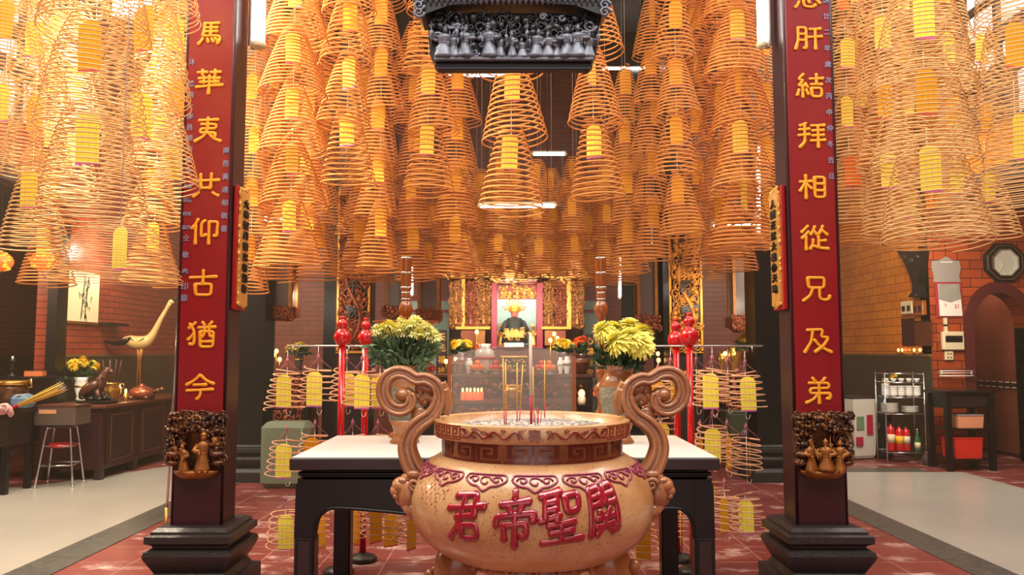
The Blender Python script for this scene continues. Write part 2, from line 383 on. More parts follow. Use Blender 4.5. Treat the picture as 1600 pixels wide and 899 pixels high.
# windows of the clerestories
M['window_bar'] = mat('dark_window_bar', C(74,48,40), .5)
gm = bpy.data.materials.new('window_glass'); gm.use_nodes = True; nt = gm.node_tree
nt.nodes.remove(nt.nodes['Principled BSDF']); t_ = nt.nodes.new('ShaderNodeBsdfTransparent'); g_ = nt.nodes.new('ShaderNodeBsdfGlossy'); g_.inputs['Roughness'].default_value = .05
mx_ = nt.nodes.new('ShaderNodeMixShader'); mx_.inputs[0].default_value = .06; t_.inputs[0].default_value = (.96,.98,.97,1)
nt.links.new(t_.outputs[0], mx_.inputs[1]); nt.links.new(g_.outputs[0], mx_.inputs[2]); nt.links.new(mx_.outputs[0], nt.nodes['Material Output'].inputs['Surface']); M['glass'] = gm
k = 0
for X in (XR+.1, XL-.1):
    for (a, b) in WY:
        k += 1; mb = MB()
        for y in [a+.03, b-.03]+[a+(b-a)*i/3 for i in (1,2)]: mb.b2(X-.035, X+.035, y-.03, y+.03, WZ[0], WZ[1])
        for z, h in ((4.18,.06),(4.82,.17),(5.26,.17),(5.75,.06),(6.22,.06)): mb.b2(X-.045, X+.045, a, b, z-h/2, z+h/2)
        o = struct('window_%d' % k, mb, M['window_bar'])
        g = MB(); g.b2(X-.004, X+.004, a, b, WZ[0], WZ[1]); g.build('pane', M['glass'], o)
# dado
for name, X0, X1, y0 in (('baseboard_left', XL, XL+.03, 10.0), ('baseboard_left_outer', -8.0, -7.97, -3), ('baseboard_right', XR-.03, XR, 10.9)):
    mb = MB(); mb.b2(X0, X1, y0, YB, 0, 1.43); mb.cur = 1; mb.b2(X0-(.01 if X0 > 0 else 0), X1+(.01 if X0 < 0 else 0), y0, YB, 1.43, 1.465); struct(name, mb, [M['dado'], M['dado_trim']])
# beams beside the roof openings
k = 10
for X in (-3.35, 3.35, XR-.06, XL+.06):
    k += 1; mb = MB(); mb.b2(X-.1, X+.1, -3, 10.9 if abs(X) < 5 else 9.9, 6.32 if abs(X) < 5 else 3.4, 6.6 if abs(X) < 5 else 3.62); struct('trim_%d' % k, mb, M['beam'])
for y in (2.4, 5.2, 8.0):
    k += 1; mb = MB(); mb.b2(-3.25, 3.25, y-.07, y+.07, 6.4, 6.6); struct('trim_%d' % k, mb, M['beam'])

# arch wall at the end of the clock aisle
YA = 10.9
def arc_pts(cx, hw, z_spring, rise, n=24):
    return [(cx+hw*math.cos(PI-PI*i/n), z_spring+rise*math.sin(PI*i/n)) for i in range(n+1)]
cx, hw, zs = 6.63, .36, 1.82
inner = arc_pts(cx, hw, zs, .48); outer = arc_pts(cx, hw+.13, zs, .63)
mb = MB()
prof = [(5.9, 0), (5.9, 6.6), (9.0, 6.6), (9.0, 0), (cx+hw, 0)]+list(reversed(inner))+[(cx-hw, 0)]
# wall with an arched opening: strips left, right and above
mb.b2(5.9, cx-hw, YA, YA+.25, 0, zs); mb.b2(cx+hw, 9.0, YA, YA+.25, 0, zs)
for i in range(24):
    (xa, za), (xb, zb) = inner[i], inner[i+1]
    mb.prism([(xa, za), (xb, zb), (xb, 3.5), (xa, 3.5)], YA, YA+.25)
mb.b2(5.9, cx-hw, YA, YA+.25, zs, 3.5); mb.b2(cx+hw, 9.0, YA, YA+.25, zs, 3.5)
mb.b2(XR, 5.9, YA-.001, YA+.25, 0, 6.6)
struct('wall_arch', mb, M['brick_arch'])
mb = MB()
for i in range(24):
    mb.prism([inner[i], inner[i+1], outer[i+1], outer[i]], YA-.035, YA+.25, False)
mb.b2(cx-hw-.13, cx-hw, YA-.035, YA+.25, 0, zs); mb.b2(cx+hw, cx+hw+.13, YA-.035, YA+.25, 0, zs)
struct('trim_20', mb, M['arch_trim'])
mb = MB(); mb.b2(7.16, 7.3, YA+.25, YB, 0, 3.4); mb.cur = 1; mb.b2(7.14, 7.16, YA+.25, YB, .98, 1.06); mb.b2(7.15, 7.16, YA+.25, YB, 0, .05)
mb.cur = 2
for i in range(9): mb.b2(7.135, 7.14, YA+.5+i*.16, YA+.6+i*.16, 1.052, 1.064); mb.b2(7.135, 7.14, YA+.5+i*.16, YA+.6+i*.16, .978, .99)
struct('wall_passage', mb, [M['brick_pass'], M['maroon'], M['white_cer']])
mb = MB(); mb.b2(5.9, 9.2, YA+.25, YB+.2, 3.4, 3.6); struct('ceiling_passage', mb, M['ceil'])
light('passage_fill', 'POINT', (6.55, 11.9, 2.7), 26, (1,.7,.45), .15)  # unseen fill added so the passage is not black

# ---------------------------------------------------------------- haze of incense smoke
hz = bpy.data.materials.new('incense_smoke'); hz.use_nodes = True; nt = hz.node_tree; nt.nodes.remove(nt.nodes['Principled BSDF'])
vol = nt.nodes.new('ShaderNodeVolumeScatter'); vol.inputs['Color'].default_value = (1, .76, .52, 1); vol.inputs['Density'].default_value = .013; vol.inputs['Anisotropy'].default_value = .3
nt.links.new(vol.outputs[0], nt.nodes['Material Output'].inputs['Volume'])
mb = MB(); mb.b2(-6.9, 7.12, 6.03, 14.3, -.05, 6.68)
tag(mb.build('smoke_haze', hz), 'thin warm haze of incense smoke filling the hall towards the altar', 'smoke', kind='stuff')
# ---------------------------------------------------------------- brush-written characters: strokes on a 100 x 100 square, y downwards
STROKES = {
'馬':[[(28,8),(26,36),(22,62)],[(27,9),(80,8)],[(28,27),(74,26)],[(27,43),(74,42)],[(51,9),(49,60)],[(22,61),(60,60),(84,60),(84,78),(74,93)],[(22,72),(16,84),(6,96)],[(38,72),(42,88)],[(54,72),(60,86)],[(66,70),(74,80)]],
'華':[[(25,0),(25,22)],[(8,12),(42,10)],[(70,0),(70,22)],[(54,11),(90,9)],[(12,36),(50,34),(88,35)],[(50,24),(50,60),(48,100)],[(3,72),(50,66),(98,62)],[(31,28),(30,56)],[(67,28),(68,55)],[(16,51),(84,49)]],
'夷':[[(18,12),(86,8)],[(50,0),(49,44)],[(26,27),(80,27),(79,45),(24,45),(21,62),(78,62),(74,82)],[(49,44),(38,75),(4,98)],[(52,62),(68,84),(97,96)]],
'共':[[(4,32),(96,28)],[(30,4),(32,60)],[(68,2),(66,60)],[(32,60),(66,60)],[(24,78),(17,88),(6,96)],[(74,78),(82,86),(95,91)]],
'仰':[[(26,0),(18,20),(4,38)],[(18,24),(18,100)],[(52,6),(38,14),(38,72),(56,62)],[(64,12),(95,10),(93,70),(82,66)],[(65,12),(65,100)]],
'古':[[(3,30),(97,26)],[(50,0),(49,56)],[(22,56),(80,55),(78,98),(25,98),(22,56)]],
'猶':[[(28,3),(18,16),(5,25)],[(8,8),(24,36),(26,66),(22,92),(8,86)],[(24,44),(14,60),(3,70)],[(52,1),(60,14)],[(86,0),(76,14)],[(38,23),(98,20)],[(45,38),(92,38),(90,98),(46,98),(45,38)],[(61,22),(60,52),(47,62)],[(76,22),(78,58),(90,58)],[(47,78),(90,77)]],
'今':[[(50,3),(30,25),(3,42)],[(52,5),(72,26),(98,38)],[(28,42),(72,41)],[(4,64),(50,62),(96,59)],[(53,62),(52,84),(40,98)]],
'忠':[[(50,0),(50,55)],[(20,12),(80,12),(78,38),(22,38),(20,12)],[(20,70),(15,84),(6,95)],[(35,62),(38,90),(72,94),(80,82)],[(52,62),(58,76)],[(80,60),(96,78)]],
'肝':[[(13,8),(13,60),(3,98)],[(13,8),(42,8),(42,96),(32,92)],[(15,35),(40,35)],[(15,60),(40,60)],[(55,15),(95,13)],[(50,48),(99,45)],[(75,15),(75,99)]],
'結':[[(28,2),(8,25),(28,27),(8,51),(38,49)],[(33,40),(42,57)],[(24,52),(24,98)],[(11,66),(4,90)],[(36,66),(44,86)],[(50,22),(98,20)],[(74,2),(74,45)],[(54,45),(94,45)],[(55,60),(92,60),(91,95),(57,95),(55,60)]],
'拜':[[(32,0),(10,10)],[(7,26),(44,23)],[(4,49),(44,45)],[(26,6),(27,76),(8,98)],[(50,10),(98,8)],[(53,30),(95,28)],[(53,50),(95,48)],[(48,71),(99,68)],[(74,10),(74,99)]],
'相':[[(4,30),(46,28)],[(25,3),(25,98)],[(24,32),(4,68)],[(27,38),(46,58)],[(56,12),(92,12),(92,92),(57,92),(56,12)],[(57,38),(91,38)],[(57,65),(91,65)]],
'從':[[(28,2),(5,28)],[(30,25),(6,52)],[(20,44),(20,98)],[(52,4),(46,22),(37,38)],[(47,20),(60,38)],[(80,2),(74,20),(66,34)],[(76,18),(96,38)],[(64,44),(64,86)],[(64,62),(90,60)],[(45,56),(44,76),(34,95)],[(42,80),(66,90),(99,93)]],
'兄':[[(22,5),(80,5),(78,45),(24,45),(22,5)],[(38,48),(30,75),(4,97)],[(62,48),(62,88),(78,94),(96,90),(97,76)]],
'及':[[(14,10),(70,8),(62,38),(90,38),(72,70),(40,96)],[(34,12),(28,55),(4,98)],[(38,48),(60,76),(98,97)]],
'弟':[[(28,0),(38,14)],[(72,0),(62,14)],[(15,20),(85,20),(85,40),(20,40),(18,60),(90,60),(87,82),(76,80)],[(50,20),(50,100)],[(48,62),(28,85),(4,97)]],
'君':[[(20,12),(72,9),(76,12),(72,50)],[(2,36),(98,31)],[(24,53),(74,49)],[(46,12),(40,50),(26,76),(3,97)],[(38,70),(78,67),(80,95),(40,96),(38,70)]],
'帝':[[(50,-3),(50,13)],[(18,22),(84,17)],[(36,26),(42,38)],[(67,24),(60,37)],[(8,62),(8,44),(50,42),(96,40),(88,57)],[(25,62),(26,90)],[(25,62),(76,58),(74,86),(63,84)],[(50,42),(50,80),(48,106)]],
'聖':[[(4,11),(52,6)],[(15,10),(15,54)],[(41,8),(41,62)],[(15,25),(40,23)],[(15,39),(40,37)],[(2,58),(48,49)],[(60,15),(95,12),(91,42),(63,45),(60,15)],[(20,68),(80,64)],[(25,83),(76,80)],[(6,101),(99,97)],[(50,66),(50,99)]],
'関':[[(14,10),(12,98)],[(14,9),(44,5),(43,38)],[(16,24),(43,21)],[(16,39),(43,36)],[(57,6),(88,4),(91,94),(78,89)],[(57,6),(57,38)],[(57,22),(88,20)],[(57,38),(89,36)],[(35,51),(42,60)],[(68,48),(60,59)],[(28,66),(76,63)],[(26,81),(77,78)],[(52,64),(48,80),(28,97)],[(54,80),(76,95)]],
}
def brush(ch, size, wd=.045, dep=.5, taper=True):
    """raised rounded strokes; wd: half width as a share of the size"""
    m = MB(); w0 = size*wd
    for st in STROKES[ch]:
        P3 = [Vector(((x-50)/100*size, 0, (50-y)/100*size)) for x, y in st]
        path = []
        for a, b in zip(P3, P3[1:]):
            n = max(2, int((b-a).length/(size*.06))); path += [a.lerp(b, i/n) for i in range(n)]
        path.append(P3[-1])
        # round the corners a little, keep the ends
        for _ in range(2): path = [path[0]]+[(path[i-1]+path[i]*2+path[i+1])/4 for i in range(1, len(path)-1)]+[path[-1]]
        N = len(path)-1; r = []
        for i in range(N+1):
            t = i/N; r.append(w0*(1.12-.25*math.sin(PI*t)+(.22*t if taper else 0)))
        d0 = (path[0]-path[1]).normalized(); d1 = (path[-1]-path[-2]).normalized()
        path = [path[0]+d0*w0*.75, path[0]+d0*w0*.4]+path+[path[-1]+d1*w0*.45, path[-1]+d1*w0*.8]; r = [w0*.35, w0*.85]+r+[w0*.9, w0*.3]
        m.tube(path, r, 8, flat=(dep, 1.0), up=(0,1,0))
    return m.v, m.f
# ---------------------------------------------------------------- carving helpers
def spiral(mb, c, r, turns=1.6, th=.006, side=1, y=0.0, seg=5, n=18, a0=0.0):
    pts = []
    for i in range(n+1):
        t = i/n; a = a0+side*turns*2*PI*t; rr = r*(1-.82*t)
        pts.append((c[0]+rr*math.cos(a), y-.3*th*t, c[1]+rr*math.sin(a)))
    mb.tube(pts, [th*(1-.35*i/n) for i in range(n+1)], seg)
def relief(mb, x0, x1, z0, z1, n, size, rnd, depth=.02, y=0.0, curls=.5):
    """dense carved scrollwork over a panel that faces -y"""
    W, H = x1-x0, z1-z0
    nx = max(1, round(math.sqrt(n*W/H))); nz = max(1, round(n/nx))
    for i in range(nx):
        for j in range(nz):
            x = x0+W*(i+.5+rnd.uniform(-.3,.3))/nx; z = z0+H*(j+.5+rnd.uniform(-.3,.3))/nz
            s = size*rnd.uniform(.7,1.25)
            if rnd.random() < curls: spiral(mb, (x, z), s*.62, rnd.uniform(1.1,1.7), s*.17, rnd.choice((-1,1)), y-depth*.5, 4, 12, rnd.uniform(0,6))
            else:
                mb.ball((x, y-depth*.3, z), s*.42, (1, depth/(s*.5), rnd.uniform(.7,1.5)), 6, 4, (0, rnd.uniform(-1,1), 0))
def figurine(mb, x, z, h, y=0.0, lean=0.0, wide=1.0, seg=10):
    """a small robed carved figure in relief standing at (x, z): flared robe with folds, wide sleeves, hat, sometimes a staff"""
    m0 = len(mb.v); r = random.Random(int(abs(x)*9973+h*613+z*77)); w = h*wide
    prof = [(0,0),(.20*w,.01*h),(.185*w,.10*h),(.13*w,.34*h),(.105*w,.47*h),(.115*w,.52*h),(.145*w,.64*h),(.13*w,.73*h),(.05*h,.785*h),(.042*h,.81*h)]
    vs0 = len(mb.v); mb.lathe(prof, 16, (0,0,0), sy=.72)
    for i in range(vs0, len(mb.v)):                       # folds of the robe
        a, b, c = mb.v[i]
        if c < .4*h: k = 1+.16*math.sin(9*math.atan2(b, a)+3*c/h)*(1-c/(.45*h)); mb.v[i] = (a*k, b*k, c)
    mb.lathe([(.112*w,.455*h),(.125*w,.475*h),(.112*w,.495*h)], 14, (0,0,0), sy=.74)
    hx = r.uniform(-.03,.03)*h
    mb.ball((hx, -.02*h, .875*h), .078*h, (.95,1,1.18), 10, 7); mb.ball((hx, -.10*h, .865*h), .018*h, (1,1,1.2), 6, 4)
    k = r.random()
    if k < .35: mb.lathe([(.10*h,.93*h),(.085*h,.96*h),(.05*h,1.0*h),(.02*h,1.04*h),(0,1.05*h)], 10, (hx,0,0))
    elif k < .7: mb.ball((hx, .01*h, .955*h), .06*h, (1.1,1,.7), 8, 5); mb.ball((hx, .01*h, 1.01*h), .03*h, (1,1,1), 6, 4)
    else: mb.box((hx, 0, .965*h), (.24*h, .08*h, .035*h)); mb.box((hx, 0, .995*h), (.11*h,.1*h,.07*h))
    if r.random() < .6: mb.tube([(hx,-.085*h,.83*h),(hx*.8,-.12*h,.74*h),(hx*.5,-.115*h,.63*h)], [.03*h,.024*h,.008*h], 6)
    for s in (-1, 1):
        up = r.random() < .35; f = r.uniform(.06,.2)
        e = (s*.22*w, -.05*h, .56*h) if not up else (s*.27*w, -.03*h, .70*h)
        e2 = (s*.10*w, -(.12+f*.3)*h, .52*h) if not up else (s*.24*w, -.10*h, .86*h)
        mb.tube([(s*.13*w,0,.69*h), e, e2], [.06*h,.066*h,.075*h], 8)
        if not up: mb.tube([e2, (e2[0]+s*.02*h, e2[1]-.01*h, .36*h)], [.06*h,.028*h], 6, flat=(.45,1))
        mb.ball(e2, .036*h, (1,1,1), 6, 4)
        if up and r.random() < .7: mb.tube([(e2[0], e2[1]-.02*h, .25*h), (e2[0]+s*.03*h, e2[1], 1.15*h)], .014*h, 5)
    for q in (-1, 1): mb.ball((q*.07*w, -.12*h, .02*h), .05*h, (1,1.5,.6), 6, 4)
    ry = r.uniform(-.5,.5); ca, sa = math.cos(ry), math.sin(ry)
    for i in range(m0, len(mb.v)):
        a, b, c = mb.v[i]; a, b = a*ca-b*sa, a*sa+b*ca; mb.v[i] = (x+a+lean*c, y+b, z+c)

# ---------------------------------------------------------------- the two red couplet pillars
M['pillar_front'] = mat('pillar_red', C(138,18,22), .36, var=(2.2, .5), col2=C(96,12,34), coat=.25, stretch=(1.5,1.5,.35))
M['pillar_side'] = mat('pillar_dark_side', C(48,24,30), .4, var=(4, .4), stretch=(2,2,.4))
M['char_gold'] = mat('gold_character', C(238,164,36), .4, .15, var=(20, .25), col2=C(214,120,24))
def stone_base(root, w, h, mb=None):
    mb = MB(); k = w/.54
    sq = lambda r, z: (r*k, z)
    mb.lathe([sq(.285,0),sq(.285,.10*h/.42),(.24*k,.11*h/.42),(.215*k,.15*h/.42)], 4, square=True)
    mb.lathe([(.215*k,.15*h/.42),(.262*k,.235*h/.42),(.27*k,.26*h/.42),(.262*k,.285*h/.42),(.225*k,.30*h/.42),(.225*k,.315*h/.42)], 4, square=True)
    mb.lathe([(.225*k,.315*h/.42),(.262*k,.335*h/.42),(.262*k,.375*h/.42),(.235*k,.385*h/.42),(.235*k,.40*h/.42),(.205*k,.42*h/.42)], 4, square=True)
    return mb.build('stone_base', M['stone'], root)
def near_pillar(px_c, label, chars, smalls, seed, mirror):
    Y = 5.1; c = P(px_c, 700, Y); X0 = c.x
    hw, dp, zb, zt = .158, .23, .42, 6.6
    t = thing('couplet_pillar', label, 'pillar', (X0, Y, 0)); t['kind'] = 'thing'
    b = stone_base(t, .54, .42); b.location = (0, dp/2, 0)
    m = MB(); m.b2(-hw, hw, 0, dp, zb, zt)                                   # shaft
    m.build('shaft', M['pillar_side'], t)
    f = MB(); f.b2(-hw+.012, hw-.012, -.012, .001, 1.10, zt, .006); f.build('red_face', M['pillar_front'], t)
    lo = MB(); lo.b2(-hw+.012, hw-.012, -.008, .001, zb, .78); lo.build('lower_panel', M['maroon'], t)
    for s in (-1, 1):
        e = MB(); e.cyl((s*(hw-.004), .0, zb), (s*(hw-.004), .0, zt), .011, seg=8); e.build('edge_bead', M['maroon'], t)
    # large gold characters
    for ch, py in chars:
        z = P(px_c, py, Y-.015).z
        vs, fs = brush(ch, .162, .056, .5)
        g = MB(); g.mesh([(v[0]*1.12, v[1], v[2]) for v in vs], fs, None, True); g.build('character', M['char_gold'], t, (0, -.017, z))
    for txt, x, py0, py1, size in smalls:
        n = len(txt)
        for i, ch in enumerate(txt):
            if ch == ' ': continue
            z = P(px_c, py0+(py1-py0)*i/max(1, n-1), Y).z
            vs, fs = glyphs(ch, size, .006, 0, .0006)
            g = MB(); g.mesh(vs, fs); g.build('small_character', M['bluegrey'], t, (x, -.014, z))
    # carved bracket: frame of clouds and dragons above two figures on a ledge
    rnd = random.Random(seed)
    zt_, zb_ = 1.115, .70
    br = MB(); br.prism([(-hw+.0,zt_),(hw,zt_),(hw+.02,zt_-.03),(hw,.80),(hw-.05,.74),(0,.70),(-hw+.05,.74),(-hw,.80),(-hw-.02,zt_-.03)], -.02, .002)
    relief(br, -hw-.012, hw+.012, 1.0, zt_, 70, .046, rnd, .07, -.03, .5)
    relief(br, -hw-.02, -.07, .80, 1.02, 32, .042, rnd, .06, -.03, .5); relief(br, .07, hw+.02, .80, 1.02, 32, .042, rnd, .06, -.03, .5)
    for s in (-1, 1):
        br.ball((s*.135, -.06, .865), .05, (1,1,.5), 10, 6); br.ball((s*.145, -.05, .81), .045, (1,1,.5), 10, 6)
    br.build('carved_bracket', M['bronze'], t)
    g = MB(); g.lathe([(0,0),(.10,.0),(.135,.03),(.14,.045),(0,.05)], 20, (0,-.035,.715), sx=1.0, sy=.55); g.build('gilt_ledge', M['gold_dim'], t)
    for a_ in ([(-.06,.755,.18,-.08,-.05,1.0),(.055,.755,.245,-.085,.03,1.0)] if not mirror else [(-.08,.755,.20,-.075,-.05,1.1),(.0,.765,.19,-.095,.0,1.4),(.085,.755,.20,-.08,.06,1.05)]):
        g = MB(); figurine(g, *a_); g.build('gilt_figure', M['gold_dim'], t)
    g = MB()
    spiral(g, (0, 1.065), .04, 1.4, .012, 1, -.075, 6); g.ball((0,-.07,1.04), .03, (1.2,.8,.8), 8, 5)
    spiral(g, (-.045, 1.05), .028, 1.4, .009, -1, -.07, 5); spiral(g, (.045, 1.05), .028, 1.4, .009, 1, -.07, 5)
    g.build('gilt_dragon_head', M['gold_dim'], t)
    return t
LEFT_CH = [('馬',52),('華',128),('夷',203),('共',290),('仰',362),('古',442),('猶',523),('今',605)]
RIGHT_CH = [('忠',-5),('肝',59),('結',134),('拜',212),('相',292),('從',372),('兄',452),('及',532),('弟',611)]
pil_l = near_pillar(311, 'red pillar on the bird figure side, two gilt figures in its carved bracket', LEFT_CH,
    [('沐 恩信士南邑順列進李', -.118, 98, 268, .044), ('黃梁何區', -.132, 292, 356, .028), ('榮德有廣', -.105, 292, 356, .028), ('仝敬奉', -.118, 372, 425, .044), ('印章', -.118, 448, 466, .05), ('南邑黃達相敬書', .122, 236, 358, .044)], 3, False)
pil_r = near_pillar(1281, 'red pillar on the octagonal clock side, three gilt figures in its carved bracket', RIGHT_CH,
    [('緒廿二年歲次丙申仲冬吉旦', .122, 2, 276, .044)], 8, True)

# thin rod leaning behind the pillar on the bird figure side
a_ = P(266, 640, 5.66); t = thing('metal_rod', 'thin pale metal rod standing close behind the bird figure side pillar', 'rod', (a_.x, 5.66, 0)); zt = P(266, 425, 5.66).z
m = MB(); m.cyl((0,0,.42), (.045,0,zt), .009, seg=8); m.build('pale_tube', M['chrome'], t); m = MB(); m.cyl((-.02,0,0), (0,0,.42), .012, seg=8); m.build('brass_foot', M['brass'], t)
# narrow gilt couplet boards fixed to the inner faces of the pillars
def couplet_board(X, s, txt, label):
    """s = +1: face looks to +x"""
    Y0, Y1 = 5.135, 5.335; z0, z1 = P(0, 486, 5.3).z, P(0, 297, 5.3).z
    t = thing('couplet_board', label, 'plaque', (X, (Y0+Y1)/2, (z0+z1)/2), 0, None); W = Y1-Y0; H = z1-z0
    m = MB(); m.b2(-.016, .016, -W/2, W/2, -H/2, H/2, .006); m.build('backing_board', M['red_lacquer'], t)
    rnd = random.Random(21)
    r = MB(); relief(r, -W/2+.012, W/2-.012, -H/2+.02, H/2, 110, .036, rnd, .014, 0, .35)
    r.b2(-W/2+.02, W/2-.02, -.014, .004, -H/2+.03, H/2-.03)
    o = r.build('gilt_carving', M['gold'], t, (s*.018, 0, 0), (0, 0, PI/2*s))
    for i, ch in enumerate(txt):
        vs, fs = glyphs(ch, .058, .012, 0, .0012); g = MB(); g.mesh([(v.x*1.7, v.y, v.z) for v in vs], fs)
        g.build('character', M['ink'], t, (s*.037, 0, H/2-.11-(H-.25)*i/(len(txt)-1)), (0, 0, PI/2*s))
    return t
lx = pil_l.location.x+.158+.018; rx = pil_r.location.x-.158-.018
couplet_board(lx, 1, '大帝聖丹書忠存漢祚', 'narrow gilt board with black characters on the pillar beside the bird figure')
couplet_board(rx, -1, '人間正氣大義參天地', 'narrow gilt board with black characters on the pillar beside the octagonal clock')

# vertical lamp tubes high on the inner faces of the pillars
def tube_lamp(name, p0, p1, label, group=None, r=.016, back=(0,1,0), e=None, mat_=None, rods=False):
    p0, p1 = Vector(p0), Vector(p1); c = (p0+p1)/2; b = Vector(back)
    t = thing('tube_lamp', label, 'lamp', c, 0, group)
    d = (p1-p0); L = d.length; u = d/L
    m = MB(); m.tube([p0-c+b*.045, p1-c+b*.045], .028, 4); m.build('batten', M['white_cer'], t)
    m = MB(); m.cyl(p0-c, p1-c, r, seg=10); m.build('tube', mat_ or M['tube_on'], t)
    for q in (p0, p1):
        m = MB(); m.cyl(q-c-u*.015, q-c+u*.015, r*1.25, seg=10); m.cyl(q-c, q-c+b*.05, r*.8, seg=6); m.build('end_cap', M['grey_plastic'], t)
    if rods: hang_rods(t, 0)
    return t
M['tube_hot'] = emit('lit_pillar_tube', (1, .94, .82, 1), 18)
zl = P(385, 92, 5.5).z
tube_lamp('', (lx+.085, 5.25, zl), (lx+.085, 5.25, zl+1.25), 'bright tube lamp on the pillar beside the bird figure', None, .04, (-1,0,0), mat_=M['tube_hot'])
tube_lamp('', (rx-.075, 5.25, zl), (rx-.075, 5.25, zl+1.25), 'bright tube lamp on the pillar beside the octagonal clock', None, .03, (1,0,0), mat_=M['tube_on'])
# ---------------------------------------------------------------- the glazed censer
def glaze(name, top, low, speck):
    m = bpy.data.materials.new(name); m.use_nodes = True; nt = m.node_tree; b = nt.nodes['Principled BSDF']
    tc = nt.nodes.new('ShaderNodeTexCoord')
    n1 = nt.nodes.new('ShaderNodeTexNoise'); n1.inputs['Scale'].default_value = 4.5; n1.inputs['Detail'].default_value = 6; nt.links.new(tc.outputs['Object'], n1.inputs['Vector'])
    r1 = nt.nodes.new('ShaderNodeValToRGB'); r1.color_ramp.elements[0].position = .36; r1.color_ramp.elements[1].position = .68
    r1.color_ramp.elements[0].color = top; r1.color_ramp.elements[1].color = low; nt.links.new(n1.outputs['Fac'], r1.inputs[0])
    n2 = nt.nodes.new('ShaderNodeTexNoise'); n2.inputs['Scale'].default_value = 150; n2.inputs['Detail'].default_value = 2; nt.links.new(tc.outputs['Object'], n2.inputs['Vector'])
    r2 = nt.nodes.new('ShaderNodeValToRGB'); r2.color_ramp.elements[0].position = .645; r2.color_ramp.elements[1].position = .69; nt.links.new(n2.outputs['Fac'], r2.inputs[0])
    n4 = nt.nodes.new('ShaderNodeTexNoise'); n4.inputs['Scale'].default_value = 260; nt.links.new(tc.outputs['Object'], n4.inputs['Vector'])
    r4 = nt.nodes.new('ShaderNodeValToRGB'); r4.color_ramp.elements[0].position = .52; r4.color_ramp.elements[1].position = .72; r4.color_ramp.elements[1].color = (.45,.45,.45,1); nt.links.new(n4.outputs['Fac'], r4.inputs[0])
    m1 = nt.nodes.new('ShaderNodeMix'); m1.data_type = 'RGBA'; nt.links.new(r2.outputs[0], m1.inputs[0]); nt.links.new(r1.outputs[0], m1.inputs[6]); m1.inputs[7].default_value = speck
    m3 = nt.nodes.new('ShaderNodeMix'); m3.data_type = 'RGBA'; nt.links.new(r4.outputs[0], m3.inputs[0]); nt.links.new(m1.outputs[2], m3.inputs[6]); m3.inputs[7].default_value = tuple(x*.6 for x in low[:3])+(1,)
    nt.links.new(m3.outputs[2], b.inputs['Base Color'])
    b.inputs['Roughness'].default_value = .34; b.inputs['Coat Weight'].default_value = .5; b.inputs['Coat Roughness'].default_value = .14
    return m
M['glaze'] = glaze('tan_glaze', C(198,158,112), C(168,116,70), C(56,32,22))
M['glaze_d'] = glaze('brown_glaze', C(156,98,58), C(124,70,40), C(60,34,24))
M['glaze_h'] = glaze('ochre_glaze', C(172,116,74), C(138,82,46), C(58,34,24))
M['glaze_red'] = mat('red_brown_glaze', C(132,44,32), .3, coat=.5, var=(20, .3))
M['glaze_key'] = mat('dark_red_key_glaze', C(112,40,26), .32, coat=.4, var=(24, .4))
M['char_red'] = mat('raised_red_glaze', C(152,18,28), .22, coat=.7, var=(9, .5), col2=C(96,24,60))
M['sketch_red'] = mat('red_brush_line', C(170,84,66), .5)
M['violet_red'] = mat('plum_glaze_line', C(150,54,84), .35, coat=.4, var=(10, .3))
CX = P(831, 650, 3.3).x; CY = 3.3
cen = thing('incense_censer', 'big tan glazed censer with scroll handles and four raised red characters', 'censer', (CX, CY, 0))
PROF = [(1.09,.374),(1.065,.412),(1.025,.446),(.98,.470),(.93,.484),(.88,.486),(.83,.476),(.785,.452),(.75,.418),(.722,.380),(.702,.338),(.690,.292),(.683,.245)]
def spl(ps, n):
    """Catmull-Rom through points"""
    ps = [Vector(p) for p in ps]; q = [ps[0]*2-ps[1]]+ps+[ps[-1]*2-ps[-2]]; out = []
    for i in range(1, len(q)-2):
        for k in range(n):
            t = k/n; a, b, c, d = q[i-1], q[i], q[i+1], q[i+2]
            out.append(.5*((2*b)+(c-a)*t+(2*a-5*b+4*c-d)*t*t+(3*b-a-3*c+d)*t**3))
    out.append(ps[-1]); return out
SM = [(p[0], p[1]) for p in spl([(r, z, 0) for z, r in PROF], 4)]
def body_R(z):
    for (ra, za), (rb, zb) in zip(SM, SM[1:]):
        if zb <= z <= za: return ra+(rb-ra)*(za-z)/max(1e-9, za-zb)
    return SM[0][0] if z > SM[0][1] else SM[-1][0]
m = MB(); m.lathe(list(reversed(SM)), 96); m.build('body', M['glaze'], cen)
m = MB(); m.lathe([(.355,1.07),(.366,1.08),(.362,1.09),(.362,1.16),(.37,1.17),(.30,1.17)], 80); m.build('neck', M['glaze_d'], cen)
m = MB(); m.lathe([(.355,1.16),(.392,1.163),(.397,1.17),(.397,1.224),(.393,1.230),(.372,1.230),(.366,1.224),(.362,1.17)], 96); m.build('rim', M['glaze'], cen)
def ash_mesh():
    m = MB(); rn = random.Random(3); prof = []
    m.lathe([(.364,1.185),(.33,1.192),(.25,1.203),(.15,1.21),(.06,1.212),(0,1.212)], 48)
    for i in range(420):
        a = rn.uniform(0, 2*PI); r = .33*math.sqrt(rn.random()); z = 1.214-.02*(r/.36)**2
        m.ball((r*math.cos(a), r*math.sin(a), z), rn.uniform(.003,.008), (1.4,1,.6), 5, 3)
    return m
o = ash_mesh().build('ash', M['ash'], cen)
